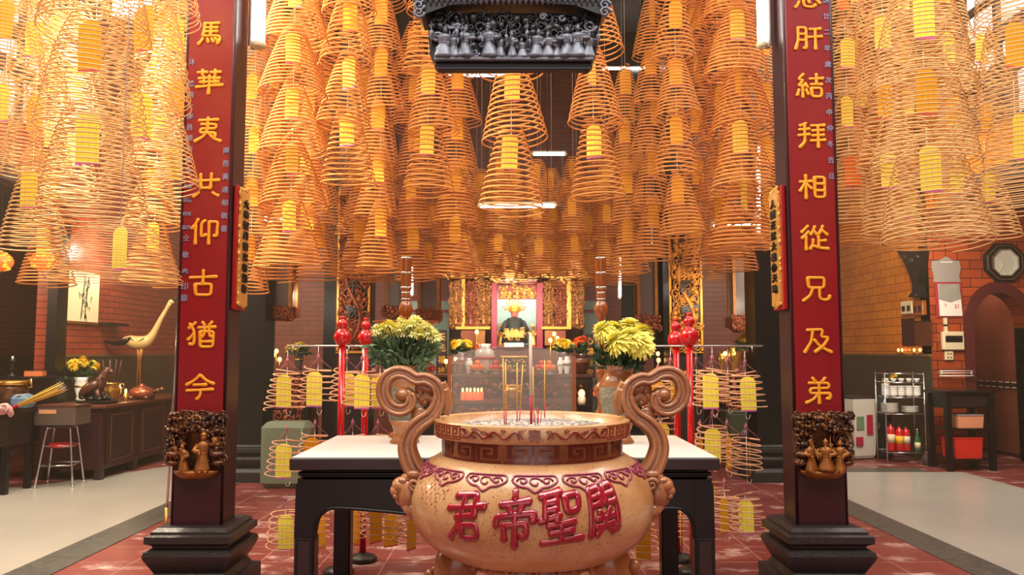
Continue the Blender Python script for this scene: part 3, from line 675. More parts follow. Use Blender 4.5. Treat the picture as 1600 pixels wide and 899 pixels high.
# wrapped key patterns
def wrap(m, Rf, u0, u1, z0, z1, t):
    """raised patch on a body of turning: u = arc length (0 = towards the viewer), Rf(z)"""
    R0 = Rf((z0+z1)/2); n = max(1, int(abs(u1-u0)/.02)); vs = []
    for i in range(n+1):
        a = (u0+(u1-u0)*i/n)/R0
        for z in (z0, z1):
            for k in (-.002, t):
                r = Rf(z)+k; vs.append((r*math.sin(a), -r*math.cos(a), z))
    fs = []
    for i in range(n):
        b = i*4; c = b+4; fs += [(b+1, c+1, c+3, b+3), (b+3, c+3, c+2, b+2), (b, c, c+1, b+1)]
    fs += [(0,1,3,2), (n*4, n*4+2, n*4+3, n*4+1)]
    m.add(vs, fs, False)
KEY = [(0,0,7,1),(0,0,1,7),(0,6,6,7),(5,2,6,7),(2,2,6,3),(2,2,3,5),(2,4,4,5)]
def key_band(m, Rf, zc, h, unit, uc, n, th):
    """square meanders, alternately mirrored"""
    s = h/7
    for i in range(n):
        u0 = uc+(i-n/2)*unit
        for a, b, c, d in KEY:
            if i % 2: a, c = 7-c, 7-a
            wrap(m, Rf, u0+a*s*unit/(7.6*s), u0+c*s*unit/(7.6*s), zc-h/2+b*s, zc-h/2+d*s, th)
m = MB(); key_band(m, lambda z: .363, 1.124, .066, 2*PI*.363/20, 0, 20, .003); m.build('neck_key_band', M['glaze_key'], cen)
m = MB(); Rr = lambda z: .397
for s in (-1, 1):
    for k in range(3):
        u0 = s*(.50-.085*k) if True else 0
        for q in range(2):
            uu = u0-s*.04*q
            for (a, b, c, d) in ((-.017,-.018,.017,-.012),(-.017,-.018,-.011,.018),(-.017,.012,.012,.018),(.006,-.004,.012,.018),(-.004,-.006,.008,0)):
                wrap(m, Rr, uu+a, uu+c, 1.197+b, 1.197+d, .0022)
    wrap(m, Rr, s*.30 if s > 0 else -.55, .55 if s > 0 else -.30, 1.219, 1.223, .002)
    wrap(m, Rr, s*.30 if s > 0 else -.55, .55 if s > 0 else -.30, 1.171, 1.175, .002)
    # dragons: wavy bodies with curls
    def on_rim(u, z, k=.003): a = u/.397; return ((.397+k)*math.sin(a), -(.397+k)*math.cos(a), z)
    m.tube([on_rim(s*(.05+.235*i/70), 1.197+.012*math.sin(i*.27)) for i in range(71)], [.002+.0035*math.sin(PI*i/70)**.6 for i in range(71)], 5)
    rn = random.Random(5)
    for i in range(16):
        u = s*rn.uniform(.05,.285); z = 1.197+rn.uniform(-.018,.018)
        m.tube([on_rim(u+.012*math.cos(a)*(1-t/8), z+.008*math.sin(a)*(1-t/8)) for t, a in enumerate([x*.8 for x in range(8)])], .0019, 4)
vs, fs = glyphs('壽', .05, .003, 0, .0004)
def wrap_pt(v, uc, zc, Rf, k):
    R0 = Rf(zc); z = zc+v.z; a = (uc+v.x)/R0; r = Rf(z)-v.y+k
    return (r*math.sin(a), -r*math.cos(a), z)
m.add([wrap_pt(v, 0, 1.197, Rr, .002) for v in vs], fs)
m.build('rim_pattern', M['glaze_red'], cen)
# cloud lappets on the shoulder
m = MB()
def on_body(u, z, k=.002):
    R0 = body_R(1.03); r = body_R(z)+k; a = u/R0; return (r*math.sin(a), -r*math.cos(a), z)
for i in range(15):
    uc = (i-7)*2*PI*.44/15; ww = .082
    prof = [(-1,.4),(-.92,.95),(-.5,1.0),(0,1.0),(.5,1.0),(.92,.95),(1,.4),(.8,.0),(.55,-.25),(.3,-.35),(0,-.85),(-.3,-.35),(-.55,-.25),(-.8,0)]
    pts = [on_body(uc+p.x*ww, 1.032+p.y*.028, .003) for p in spl([(a, b, 0) for a, b in prof]+[(-1,.4,0)], 3)]
    m.tube(pts, .0042, 5, flat=(1,1))
    for s in (-1, 1):
        m.tube([on_body(uc+s*(.044+.022*(1-t/14)*math.cos(t*.62)), 1.043+.013*(1-t/14)*math.sin(t*.62), .003) for t in range(12)], .0042, 5)
    m.tube([on_body(uc+.026*math.cos(t*.5)*(1-t/20), 1.042+.012*math.sin(t*.5), .003) for t in range(13)], .004, 5)
m.build('shoulder_clouds', M['violet_red'], cen)
# raised characters
for ch, px, py in (('君',727,806),('帝',804,812),('聖',877,806),('関',944,797)):
    q = P(px, py, CY-.49); X = q.x-CX; zc = q.z; R0 = body_R(zc)
    uc = R0*math.asin(max(-1, min(1, X/R0))); q2 = P(px, py, CY-R0*math.cos(uc/R0)); zc = q2.z; uc = R0*math.asin((q2.x-CX)/R0)
    vs, fs = brush(ch, .158, .074, .55)
    g = MB(); g.add([wrap_pt(Vector((v[0]*(1.0 if ch != '関' else .95), v[1], v[2]*1.12+v[0]*.07)), uc, zc, body_R, .003) for v in vs], fs, True)
    g.build('raised_character', M['char_red'], cen)
# small painted inscription: columns of thin strokes
m = MB(); rn = random.Random(11)
for cidx, (px, y0, y1) in enumerate(((661,742,785),(667,743,790),(673,744,792),(680,745,800),(687,748,776),(694,750,782),(700,750,770))):
    yy = y0
    while yy < y1:
        q = P(px, yy, CY-.40); X = q.x-CX; R0 = body_R(q.z); uc = R0*math.asin(max(-.99, min(.99, X/R0))); 
        q = P(px, yy, CY-R0*math.cos(uc/R0)); uc = R0*math.asin(max(-.99, min(.99, (q.x-CX)/R0)))
        for k in range(3):
            a, b = rn.uniform(-.006,.006), rn.uniform(-.007,.007)
            p0 = wrap_pt(Vector((a, 0, b)), uc, q.z, body_R, .001); p1 = wrap_pt(Vector((a+rn.uniform(-.005,.009), 0, b+rn.choice((.001,.009)))), uc, q.z, body_R, .001)
            m.tube([p0, p1], .0009, 4)
        yy += 7.5
m.build('small_inscription', M['sketch_red'], cen)
# scroll handles
HP = [(664,752),(650,738),(641,720),(637,700),(643,680),(657,665),(672,655),(682,642),(687,626),(684,610),(676,601),(664,596),(653,597),(645,594),(635,588),(622,586),(610,591),(602,602),(600,618),(606,634),(618,643),(631,644),(641,637),(643,626),(637,619),(630,621)]
HR = [15,14.5,14,13.5,13.5,13,12.5,12,12,12,12,12,12,12,12.5,13,13.5,14,14,13.5,13,12.5,12,11.5,11,10]
def handle(side):
    m = MB(); sc = 3.3/F_PX
    pts = []
    for px, py in HP:
        q = P(px if side < 0 else 1662-px+4, py-4, CY); pts.append((q.x-CX, 0, q.z))
    path = spl(pts, 4); rr = [r*sc*1.0 for r in HR]
    rad = []
    for i in range(len(path)):
        a = i/4; k = min(len(rr)-2, int(a)); rad.append(rr[k]+(rr[k+1]-rr[k])*(a-k))
    rad = [r*(.84 if i > 30 else 1.16-.2*i/30) for i, r in enumerate(rad)]; m.tube(path, rad, 14, flat=(1.15, 1.0), up=(0,1,0))
    # raised ridge along the band
    for off in (-1, 1):
        pass
    m.ball(path[-1], 12*sc, (1,1.5,1), 12, 8)
    def q_(px, py): q = P(px if side < 0 else 1662-px+4, py-4, CY); return (q.x-CX, 0, q.z)
    for spts, r in (([(676,612),(666,612),(659,607),(654,612),(658,617)], 5.5), ([(680,632),(672,626),(663,624),(660,631),(667,634)], 5.5), ([(664,662),(655,662),(650,655),(655,647),(661,651)], 6),
                    ([(690,615),(696,628),(697,642),(693,650)], 8), ([(688,604),(694,614),(699,628),(699,640)], 6)):
        m.tube(spl([q_(*p) for p in spts], 4), [r*sc*(1-.3*i/(len(spts)*4-4)) for i in range(len(spts)*4-3)], 8, flat=(1, 1.6), up=(0,1,0))
    h = m.build('scroll_handle', M['glaze_h'], cen)
    g = MB()
    for off in (-.55, .55):
        pp = []
        for i, p in enumerate(path[2:-6]):
            pp.append(Vector((p.x, -rad[i]*1.0, p.z)))
        nrm = []
        for i in range(len(pp)):
            t = (pp[min(i+1, len(pp)-1)]-pp[max(i-1, 0)]).normalized(); nrm.append(Vector((-t.z, 0, t.x)))
        g.tube([pp[i]+nrm[i]*rad[i]*off for i in range(len(pp))], [rad[i]*.36 for i in range(len(pp))], 8, up=(0,1,0))
    g.build('handle_ridge', M['glaze_h'], h)
    # lion mask at the handle's root
    f = MB(); s = side; b = CX*0
    bx = lambda px, py, y=0: Vector((P(px if side < 0 else 1662-px+2, py, CY).x-CX, y, P(px, py, CY).z))
    r = body_R(.93)
    f.ball(bx(641,768), .062, (.85,1.5,1.35), 16, 10); f.ball(bx(632,757,-.02), .045, (1.1,1.3,.8), 14, 8)
    f.ball(bx(622,765,-.02), .03, (1.0,1.5,.9), 12, 8); f.ball(bx(648,745,-.03), .04, (1.3,1.3,.7), 12, 8)
    for yy in (-.055, .055):
        f.ball(bx(634,748,yy), .022, (1.2,1,.7), 10, 6); f.ball(bx(632,752,yy*1.15), .011, (1,1,1), 8, 6)
        spiral(f, (bx(652,752).x, bx(652,752).z), .026, 1.5, .009, s, yy-.04, 6); f.ball(bx(650,738,yy*1.3), .022, (1.4,.7,.8), 8, 6)
    f.tube([bx(640,785,-.05), bx(650,800,-.06), bx(660,806,-.05)], [.03,.024,.012], 8); f.tube([bx(640,785,.05), bx(650,800,.06), bx(660,806,.05)], [.03,.024,.012], 8)
    f.tube([bx(622,772,-.06), bx(618,776,0), bx(622,772,.06)], .012, 8); f.ball(bx(628,780), .028, (1,1.4,1), 10, 6)
    f.build('lion_mask', M['glaze_h'], cen)
handle(-1); handle(1)
# underside scrolls, feet and foot ring
m = MB()
for i in range(22):
    a = 2*PI*i/22; c = Vector((.305*math.sin(a), -.305*math.cos(a), .693)); t = Vector((math.cos(a), math.sin(a), 0)); up = Vector((0,0,1))
    pts = [c+t*(.030*math.cos(k*.65)*(1-k/14))+up*(.024*math.sin(k*.65)*(1-k/14)) for k in range(11)]
    m.tube(pts, .011, 6)
m.lathe([(.20,.655),(.28,.668),(.295,.685),(.26,.70),(.2,.69)], 48)
m.build('scroll_fringe', M['glaze_d'], cen)
rn = random.Random(2)
for k, a in enumerate((1.22, -1.22, PI)):
    f = MB(); d = Vector((math.sin(a), -math.cos(a), 0))
    pth = [d*.285+Vector((0,0,.715)), d*.33+Vector((0,0,.64)), d*.325+Vector((0,0,.44)), d*.27+Vector((0,0,.28)), d*.28+Vector((0,0,.16)), d*.33+Vector((0,0,.09))]
    f.tube(spl(pth, 4), [.075,.085,.088,.085,.08,.074,.068,.062,.058,.053,.048,.044,.042,.04,.04,.04,.042,.046,.05,.05,.045], 12)
    for j in range(16):
        p = d*(.37+rn.uniform(-.03,.02))+Vector((rn.uniform(-.06,.06), rn.uniform(-.04,.04), rn.uniform(.5,.68)))
        f.ball(p, rn.uniform(.012,.026), (1,1,1), 8, 5)
    f.build('foot', M['bronze'] if False else M['glaze_d'], cen)
m = MB(); m.lathe([(.40,0),(.42,.02),(.42,.05),(.39,.07),(.3,.075),(0,.075)], 48); m.build('foot_plinth', M['glaze_d'], cen)

# incense sticks standing in the ash
M['stick'] = mat('incense_stick', C(206,164,84), .8); M['stick_pale'] = mat('pale_incense_stick', C(206,186,172), .8); M['stick_red'] = mat('red_stick_foot', C(170,30,60), .7)
def stick(px_top, py_top, px_bot, py_bot, Y, r, label, matn='stick', redlen=.05):
    b = P(px_bot, py_bot, Y); a = P(px_top, py_top, Y)
    t = thing('incense_stick', label, 'incense stick', b, 0, 'incense sticks in the big censer'); d = a-b; L = d.length; u = d/L
    m = MB(); m.cyl(u*redlen, d, r, seg=6); m.build('stick', M[matn], t)
    m = MB(); m.cyl(-u*.03, u*redlen, r*.8, seg=6); m.build('red_foot', M['stick_red'], t)
S_ = [(786,560,788,655,3.2,.0026,'yellow stick standing apart at the edge of the upright bunch, on the vase side'),
      (790,566,791,656,3.18,.0026,'yellow stick close beside the outermost upright stick'),
      (808,567,808,652,3.33,.0026,'yellow upright stick alone between the pair and the tilted stick'),
      (817,570,812,652,3.33,.0026,'yellow stick tilted towards the thick pale one'),
      (829,520,830,654,3.22,.0062,'tallest and thickest incense stick, pale grey, in the middle of the censer'),
      (833,573,834,652,3.3,.0026,'thin yellow stick right behind the thick pale one'),
      (851,563,851,642,3.42,.0026,'lone yellow stick deep in the ash beyond the thick pale one')]
for a in S_:
    pale = 'pale' in a[6] and 'tallest' in a[6]
    stick(*a[:6], a[6], 'stick_pale' if pale else 'stick', .09 if pale else .035)
for i, (x0, y0, x1, y1, Y) in enumerate(((839,637,840,657,3.2),(842,640,841,658,3.2),(836,648,836,660,3.16),(846,645,845,655,3.25))):
    stick(x0, y0, x1, y1, Y, .002, ['tallest of the burnt pink stubs beside the thick pale stick','pink burnt stub leaning on the tallest stub','shortest pink burnt stub in front of the others','pink burnt stub behind the other stubs'][i], 'stick_red', .03)

# ---------------------------------------------------------------- the white-topped altar table
TX0, TX1 = P(452, 716, 4.2).x, P(1125, 716, 4.2).x; TYF, TYB = 4.2, 5.3; TH = .95
tab = thing('altar_table', 'black lacquered table with white top standing behind the tan censer', 'table', ((TX0+TX1)/2, (TYF+TYB)/2, 0))
W = TX1-TX0; D = TYB-TYF
m = MB(); m.b2(-W/2, W/2, -D/2, D/2, TH-.065, TH-.002, .006); m.build('table_top', M['darkwood'], tab)
m = MB(); m.b2(-W/2+.012, W/2-.012, -D/2+.012, D/2-.012, TH-.003, TH+.002); m.build('white_surface', M['white_top'], tab)
m = MB()
m.b2(-W/2+.05, W/2-.05, -D/2+.05, D/2-.05, TH-.115, TH-.065, .01); m.b2(-W/2+.035, W/2-.035, -D/2+.035, D/2-.035, TH-.098, TH-.078, .006)
m.build('waist_moulding', M['blackwood'], tab)
lw = .105
def apron(y0, y1, W, z_t):
    """front apron with a curved lower edge"""
    a = MB(); x = W/2; n = 12; low = []
    pts = spl([(-x+lw,0,z_t-.30),(-x+lw+.015,0,z_t-.215),(-x+lw+.05,0,z_t-.165),(-x+lw+.12,0,z_t-.145),(-x+.5,0,z_t-.165),(-x+.9,0,z_t-.205),(0,0,z_t-.215)], 4)
    half = [(p.x, p.z) for p in pts]; full = half+[(-a_, b_) for a_, b_ in reversed(half[:-1])]
    for (xa, za), (xb, zb) in zip(full, full[1:]):
        if xb-xa < 1e-5: continue
        a.prism([(xa, za), (xb, zb), (xb, z_t), (xa, z_t)], y0, y1)
    a.prism([(-x,z_t-.30),(-x+lw+.001,z_t-.30),(-x+lw+.001,z_t),(-x+.02,z_t),(-x+.004,z_t-.03)], y0, y1); a.prism([(x,z_t-.30),(x-lw-.001,z_t-.30),(x-lw-.001,z_t),(x-.02,z_t),(x-.004,z_t-.03)], y0, y1)
    a.tube([(p[0], y0-.004, p[1]) for p in full], .009, 6)
    return a
apron(-D/2+.03, -D/2+.09, W-.05, TH-.115).build('apron', M['blackwood'], tab)
apron(D/2-.09, D/2-.03, W-.05, TH-.115).build('apron', M['blackwood'], tab)
m = MB(); 
for s in (-1, 1): m.b2(s*(W/2-.09), s*(W/2-.03), -D/2+.06, D/2-.06, TH-.27, TH-.115)
m.build('side_rail', M['blackwood'], tab)
for sx in (-1, 1):
    for sy in (-1, 1):
        m = MB(); x = sx*(W/2-.025-lw/2); y = sy*(D/2-.03-lw/2)
        m.b2(x-lw/2, x+lw/2, y-lw/2, y+lw/2, 0, TH-.41, .008); m.box((x, y, .025), (lw+.03, lw+.03, .05))
        l = m.build('leg', M['blackwood'], tab)
        if sy < 0:
            g = MB(); g.b2(x-lw/2+.022, x+lw/2-.022, y-lw/2-.004, y-lw/2+.002, .06, TH-.43); g.build('leg_panel', M['darkwood'], l)
m = MB(); z_ = TH-.415
# ---------------------------------------------------------------- carved vases with chrysanthemums on the table
M['vase_grey'] = mat('carved_grey_band', C(132,124,104), .6, var=(30, .6), col2=C(70,60,48), bump=(60, .8))
def vase(px, label):
    Y = 4.86; c = P(px, 705, Y); t = thing('carved_vase', label, 'vase', (c.x, Y, TH+.002))
    H = .46
    m = MB(); m.lathe([(.085,0),(.09,.01),(.072,.03),(.062,.06),(.072,.09),(.095,.14)], 32); m.build('foot', M['glaze_h'], t); m = MB(); m.lathe([(.118,.33),(.122,.345),(.10,.39),(.082,.42),(.095,.455),(.104,.465),(.095,.46),(.074,.42),(.06,.3),(.0,.3)], 32)
    m.build('neck', M['glaze_h'], t)
    m = MB(); m.lathe([(.093,.135),(.105,.18),(.117,.26),(.119,.335)], 32)
    rn = random.Random(4)
    for k in range(150):
        a = rn.uniform(0, 2*PI); z = rn.uniform(.15,.32); r = .093+.026*(z-.135)/.2
        p = Vector((r*math.sin(a), -r*math.cos(a), z)); tt = Vector((math.cos(a), math.sin(a), 0))
        w_ = rn.uniform(.006,.012)
        m.tube([p+tt*w_*math.cos(q)+Vector((0,0,w_*math.sin(q))) for q in [x*.9+rn.random() for x in range(6)]], .0028, 4)
    m.build('relief_band', M['vase_grey'], t)
    return t
v1 = vase(632, 'carved vase behind the scroll handle on the bird figure side, crowded with small yellow chrysanthemums')
v2 = vase(968, 'carved vase behind the scroll handle on the clock side, holding large yellow chrysanthemums')
def bloom_mesh(R, layers, n, m, droop=.3):
    b = MB(); rn = random.Random(5)
    for L in range(layers):
        el = math.radians(-20+105*L/max(1, layers-1)); ln = R*(1-.35*L/layers)
        for i in range(n):
            a = 2*PI*(i+.5*(L % 2))/n+rn.uniform(-.1,.1); d = Vector((math.cos(a), math.sin(a), 0)); u = Vector((0,0,1)); s = Vector((-math.sin(a), math.cos(a), 0))
            e = el+rn.uniform(-.12,.12); wd = R*.13
            p0 = d*R*.05; p1 = d*ln*.55*math.cos(e)+u*ln*.55*math.sin(e)+u*R*.1; p2 = d*ln*math.cos(e-droop)+u*ln*math.sin(e-droop)+u*R*.1
            b.add([p0-s*wd*.4, p0+s*wd*.4, p1+s*wd, p2+s*wd*.35, p2-s*wd*.35, p1-s*wd], [(0,1,2,5),(5,2,3,4)], True)
    b.ball((0,0,R*.12), R*.22, (1,1,.8), 8, 5)
    return b.build('bloom', m, data_only=True)
def leaf_geo(mb, p, d, L, wd, rn):
    d = d.normalized(); s = d.cross(Vector((rn.uniform(-1,1), rn.uniform(-1,1), rn.uniform(-.3,.3)))).normalized(); dn = Vector((0,0,-1))
    a = p+d*L*.35; b = p+d*L*.7+dn*L*.06; c = p+d*L+dn*L*.16
    mb.add([p, a+s*wd, b+s*wd*.8, c, b-s*wd*.8, a-s*wd], [(0,1,5),(1,2,4,5),(2,3,4)], True)
BL_S = [bloom_mesh(.047, 4, 14, M['petal_pale']), bloom_mesh(.044, 4, 14, M['petal'])]
BL_L = bloom_mesh(.098, 6, 22, M['petal'], .35)
def bouquet(v, heads, label, spread, htop, seed, stems_m, leaf_m, zone, nleaf):
    t = thing('chrysanthemum_bouquet', label, 'flowers', v.location+Vector((0,0,.40))); rn = random.Random(seed)
    f = MB()
    for (x, y, z, tilt, me, sc) in heads:
        f.tube(spl([(0,0,-.08),(x*.25,y*.25,z*.3),(x*.7,y*.7,z*.72),(x,y,z)], 3), .004, 5)
    for i in range(nleaf):
        (x0, x1, z0, z1) = zone; z = rn.uniform(z0, z1); k = (z-z0+.05)/(z1-z0)
        x = rn.uniform(x0, x1)*min(1, .35+k*.75); y = rn.uniform(-.16,.09)*min(1, .4+k)
        leaf_geo(f, Vector((x, y, z)), Vector((x*1.6+rn.uniform(-.12,.12), y*2+rn.uniform(-.2,.1), rn.uniform(.02,.5))), rn.uniform(.06,.11), rn.uniform(.006,.013), rn)
    f.build('stems_and_leaves', leaf_m, t)
    for (x, y, z, tilt, me, sc) in heads:
        o = link('bloom', me, t, (x, y, z)); o.rotation_euler = (tilt[0], tilt[1], rn.uniform(0,6)); o.scale = (sc,)*3
    return t
rn = random.Random(12); heads = []
base = v1.location+Vector((0,0,.40))
for i in range(58):
    px = rn.uniform(584, 680); e = abs(px-632)/50; py = rn.uniform(512+14*e*e, 535+6*e)
    if px > 625 and px < 660 and rn.random() < .5: py -= 8
    q = P(px, py, 4.86+rn.uniform(-.16,.12)); d = q-base
    heads.append((d.x, d.y, d.z+.02, (rn.uniform(-.1,.75), d.x*1.6), BL_S[i % 2], rn.uniform(.85,1.15)))
bouquet(v1, heads, 'dense bunch of small pale yellow chrysanthemums in the vase on the bird figure side', .2, .3, 3, M['green_leaf'], M['green_leaf'], (-.17,.17,.02,.22), 700)
base = v2.location+Vector((0,0,.40)); heads = []
for px, py, y, tl, sc in ((944,519,4.93,(.35,-.5),.85),(957,517,5.03,(.2,-.1),.8),(983,515,5.05,(.2,.2),.95),(966,537,4.8,(.75,-.2),1.0),(986,532,4.82,(.6,.1),1.0),(1001,540,4.86,(.6,.5),1.0),(1003,525,4.98,(.3,.5),.9)):
    d = P(px, py, y-.17)-base; heads.append((d.x, d.y, d.z, tl, BL_L, sc))
bouquet(v2, heads, 'seven large bright yellow chrysanthemums in the vase on the clock side', .2, .3, 4, M['green_leaf2'], M['green_leaf2'], (-.13,.15,.02,.17), 240)

# turned wooden candlesticks
def candlestick(px, label, wide):
    Y = 5.19; c = P(px, 688, Y); t = thing('turned_candlestick', label, 'candlestick', (c.x, Y, TH+.002)); z = lambda py: P(px, py, Y).z-TH-.002; s = Y/F_PX
    m = MB(); m.lathe([(.10,0),(.105,.012),(.09,.03),(.05,.05),(.03,.09),(.042,.12),(.042,.16),(.026,.19),(.026,.24),(.05,.28),(.055,.31),(.035,.34),(.02,.36),(.034,.39),(.034,.43),(.02,.45),(.02,.50),(.036,.53),(.036,.55),(.022,.57),(.03,.60),(.05,.67),(.055,z(512)-.02)], 24)
    m.build('lower_stem', M['honeywood'], t)
    if wide: m = MB(); zz = z(507); m.lathe([(.03,zz-.03),(.15,zz-.012),(.21,zz+.012),(.215,zz+.02),(.0,zz+.012)], 32); m.build('drip_dish', M['honeywood'], t)
    else: m = MB(); zz = z(509); m.lathe([(.03,zz-.03),(.055,zz-.012),(.062,zz+.006),(.0,zz+.004)], 32); m.build('drip_dish', M['honeywood'], t)
    m = MB(); m.lathe([(.018,z(506)),(.022,z(500)),(.026,z(496)),(.044,z(488)),(.046,z(481)),(.034,z(473)),(.024,z(470)),(.032,z(466)),(.032,z(462)),(.026,z(458)),(.036,z(452)),(.036,z(405)),(.038,z(403)),(.0,z(402))], 24); m.build('turned_top', M['honeywood'], t)
    for py in (404,427,450,458,468): m = MB(); m.lathe([(.037,z(py+1.6)),(.0395,z(py)),(.037,z(py-1.6))], 24) if py < 455 else m.lathe([(.030,z(py+1.5)),(.034,z(py)),(.030,z(py-1.5))], 24); m.build('metal_band', M['chrome'], t)
    return t
candlestick(632, 'tall turned wooden candlestick with dish behind the bunch of small chrysanthemums', True)
candlestick(941, 'tall turned wooden candlestick behind the large chrysanthemums', False)
# ---------------------------------------------------------------- red gourd-topped poles with wire racks of small coils
def gourd_pole(px, Y, py_top, label, dark_low=True):
    c = P(px, 700, Y); s = Y/F_PX; t = thing('gourd_pole', label, 'pole', (c.x, Y, 0), 0, 'red poles with gourd finials')
    z0 = P(px, 538 if py_top < 500 else 542, Y).z; zt = P(px, py_top, Y).z; h = zt-z0
    m = MB(); m.cyl((0,0,.04), (0,0,z0), 5.2*s, seg=14); m.build('pole', M['red_gloss'], t)
    m = MB(); h *= 1.12; z0 -= .05*h; m.lathe([(.05*h,z0-.02*h),(.12*h,z0),(.22*h,z0+.08*h),(.275*h,z0+.2*h),(.28*h,z0+.3*h),(.25*h,z0+.42*h),(.17*h,z0+.52*h),(.10*h,z0+.56*h),(.13*h,z0+.60*h),(.175*h,z0+.68*h),(.17*h,z0+.76*h),(.12*h,z0+.84*h),(.06*h,z0+.87*h),(.075*h,z0+.91*h),(.085*h,z0+.95*h),(.06*h,z0+.99*h),(0,zt)], 28)
    m.build('gourd_finial', M['red_gloss'], t)
    m = MB(); m.lathe([(.10,0),(.105,.02),(.085,.04),(.05,.05),(.03,.06)], 28); m.build('base', M['stone'], t)
    return t
GP = [gourd_pole(532, 5.55, 496, 'outer red gourd pole of the pair on the bird figure side'), gourd_pole(569, 5.88, 499, 'inner red gourd pole of the pair on the bird figure side'),
      gourd_pole(1059, 5.88, 500, 'inner red gourd pole of the pair on the clock side, lower finial'), gourd_pole(1080, 5.55, 491, 'outer red gourd pole of the pair on the clock side, higher finial')]

def coil_mesh(name, R, r0, h, turns, th, seg=26, power=.85, wob=.0, seed=1, jig=.0, m=None):
    mb = MB(); rn = random.Random(seed); n = int(turns*seg); pts = []; ph = rn.uniform(0,6)
    for i in range(n+1):
        t = i/n; a = 2*PI*turns*t; r = (r0+(R-r0)*t**power)*(1+wob*math.sin(a*.5+ph))
        z = -h*t + jig*h/turns*math.sin(a+ph+t*3)
        pts.append((r*math.cos(a), r*math.sin(a), z))
    # loose hooked end
    mb.tube(pts, th, 4)
    return mb.build('coil', m or M['coil'], data_only=True)
def card_mesh(m, wd=.105, h=.235, name='card'):
    mb = MB(); w2 = wd/2
    poly = [(-w2,-h),(w2,-h),(w2,-.03),(w2-.018,-.008),(.012,0),(-.012,0),(-w2+.018,-.008),(-w2,-.03)]
    mb.prism(poly, -.001, .001)
    return mb.build('prayer_card', m, data_only=True)
def string_mesh(L, hook=True, pink=.0):
    mb = MB(); mb.tube([(0,0,.02),(0,0,-L)], .0022, 4)
    if hook: mb.tube([(0,0,-L),(.008,0,-L-.02),(.024,0,-L-.012),(.03,0,-L+.012)], .002, 4)
    return mb.build('thread', M['thread'], data_only=True)
CARDS = {k: card_mesh(M[k]) for k in ('card','card_o','card_red')}

# wires of the rack
def rack(x0, x1, Y, py, label):
    a = P(x0, py, Y); b = P(x1, py, Y); c = (a+b)/2
    t = thing('wire_rack', label, 'rack', c, 0, None); L = (b-a).length
    m = MB(); m.tube([(-L/2,0,0),(L/2,0,0)], .0065, 6); m.build('crossbar', M['wire'], t)
    for i in range(3):
        x = -L/2+L*(.06+.42*i); m = MB(); m.tube([(x,-.06,-.045),(x,-.06,-.005),(x,.06,-.005),(x,.06,-.045)], .0035, 5); m.build('hook_arm', M['wire'], t)
    return t
YR = 5.7
rack(449, 655, YR-.02, 541, 'thin wire crossbar reaching across the red poles on the bird figure side')
rack(985, 1192, YR-.04, 541, 'thin wire crossbar reaching across the red poles on the clock side')
SM_A = coil_mesh('coil', .145, .085, .28, 7, .0048, 26, .8, .02, 4, .1, M['coil_pink'])
SM_B = coil_mesh('coil', .122, .088, .24, 6, .0048, 26, .7, .03, 9, .12, M['coil_pink'])
SM_C = coil_mesh('coil', .105, .078, .22, 5.5, .0046, 24, .7, .02, 5, .1, M['coil_pink'])
def pink_top():
    mb = MB()
    for a in (0, 2.1, 4.2): mb.tube([(.09*math.cos(a), .09*math.sin(a), -.01), (0,0,.065)], .0018, 4)
    mb.ball((0,0,.07), .012, (1,1,1.6), 6, 4); mb.tube([(0,0,.06),(0,0,.10)], .003, 4)
    return mb.build('pink_tie', M['pink'], data_only=True)
PT = pink_top()
def small_coil(px, py, Y, me, rz, cardk, label, L_up, L_dn=.38):
    """py: top of the spiral"""
    c = P(px, py, Y); t = thing('small_incense_coil', label, 'incense coil', c, 0, 'small incense coils on the wire racks')
    o = link('coil', me, t); o.rotation_euler = (R_.uniform(-.07,.07), R_.uniform(-.07,.07), R_.uniform(0,6))
    link('pink_tie', PT, t)
    k = link('prayer_card', CARDS[cardk], t, (R_.uniform(-.02,.02), -.02, -.03)); k.rotation_euler = (0, R_.uniform(-.03,.03), rz)
    s = link('thread', string_mesh(L_dn), t)
    mb = MB(); mb.tube([(0,0,0),(0,0,L_up)], .0022, 4); mb.build('hanging_wire', M['wire'], t)
    return t
SIDE = {-1: 'bird figure side', 1: 'clock side'}
def level(n): return ('top row', 'middle row', 'lowest row')[n]
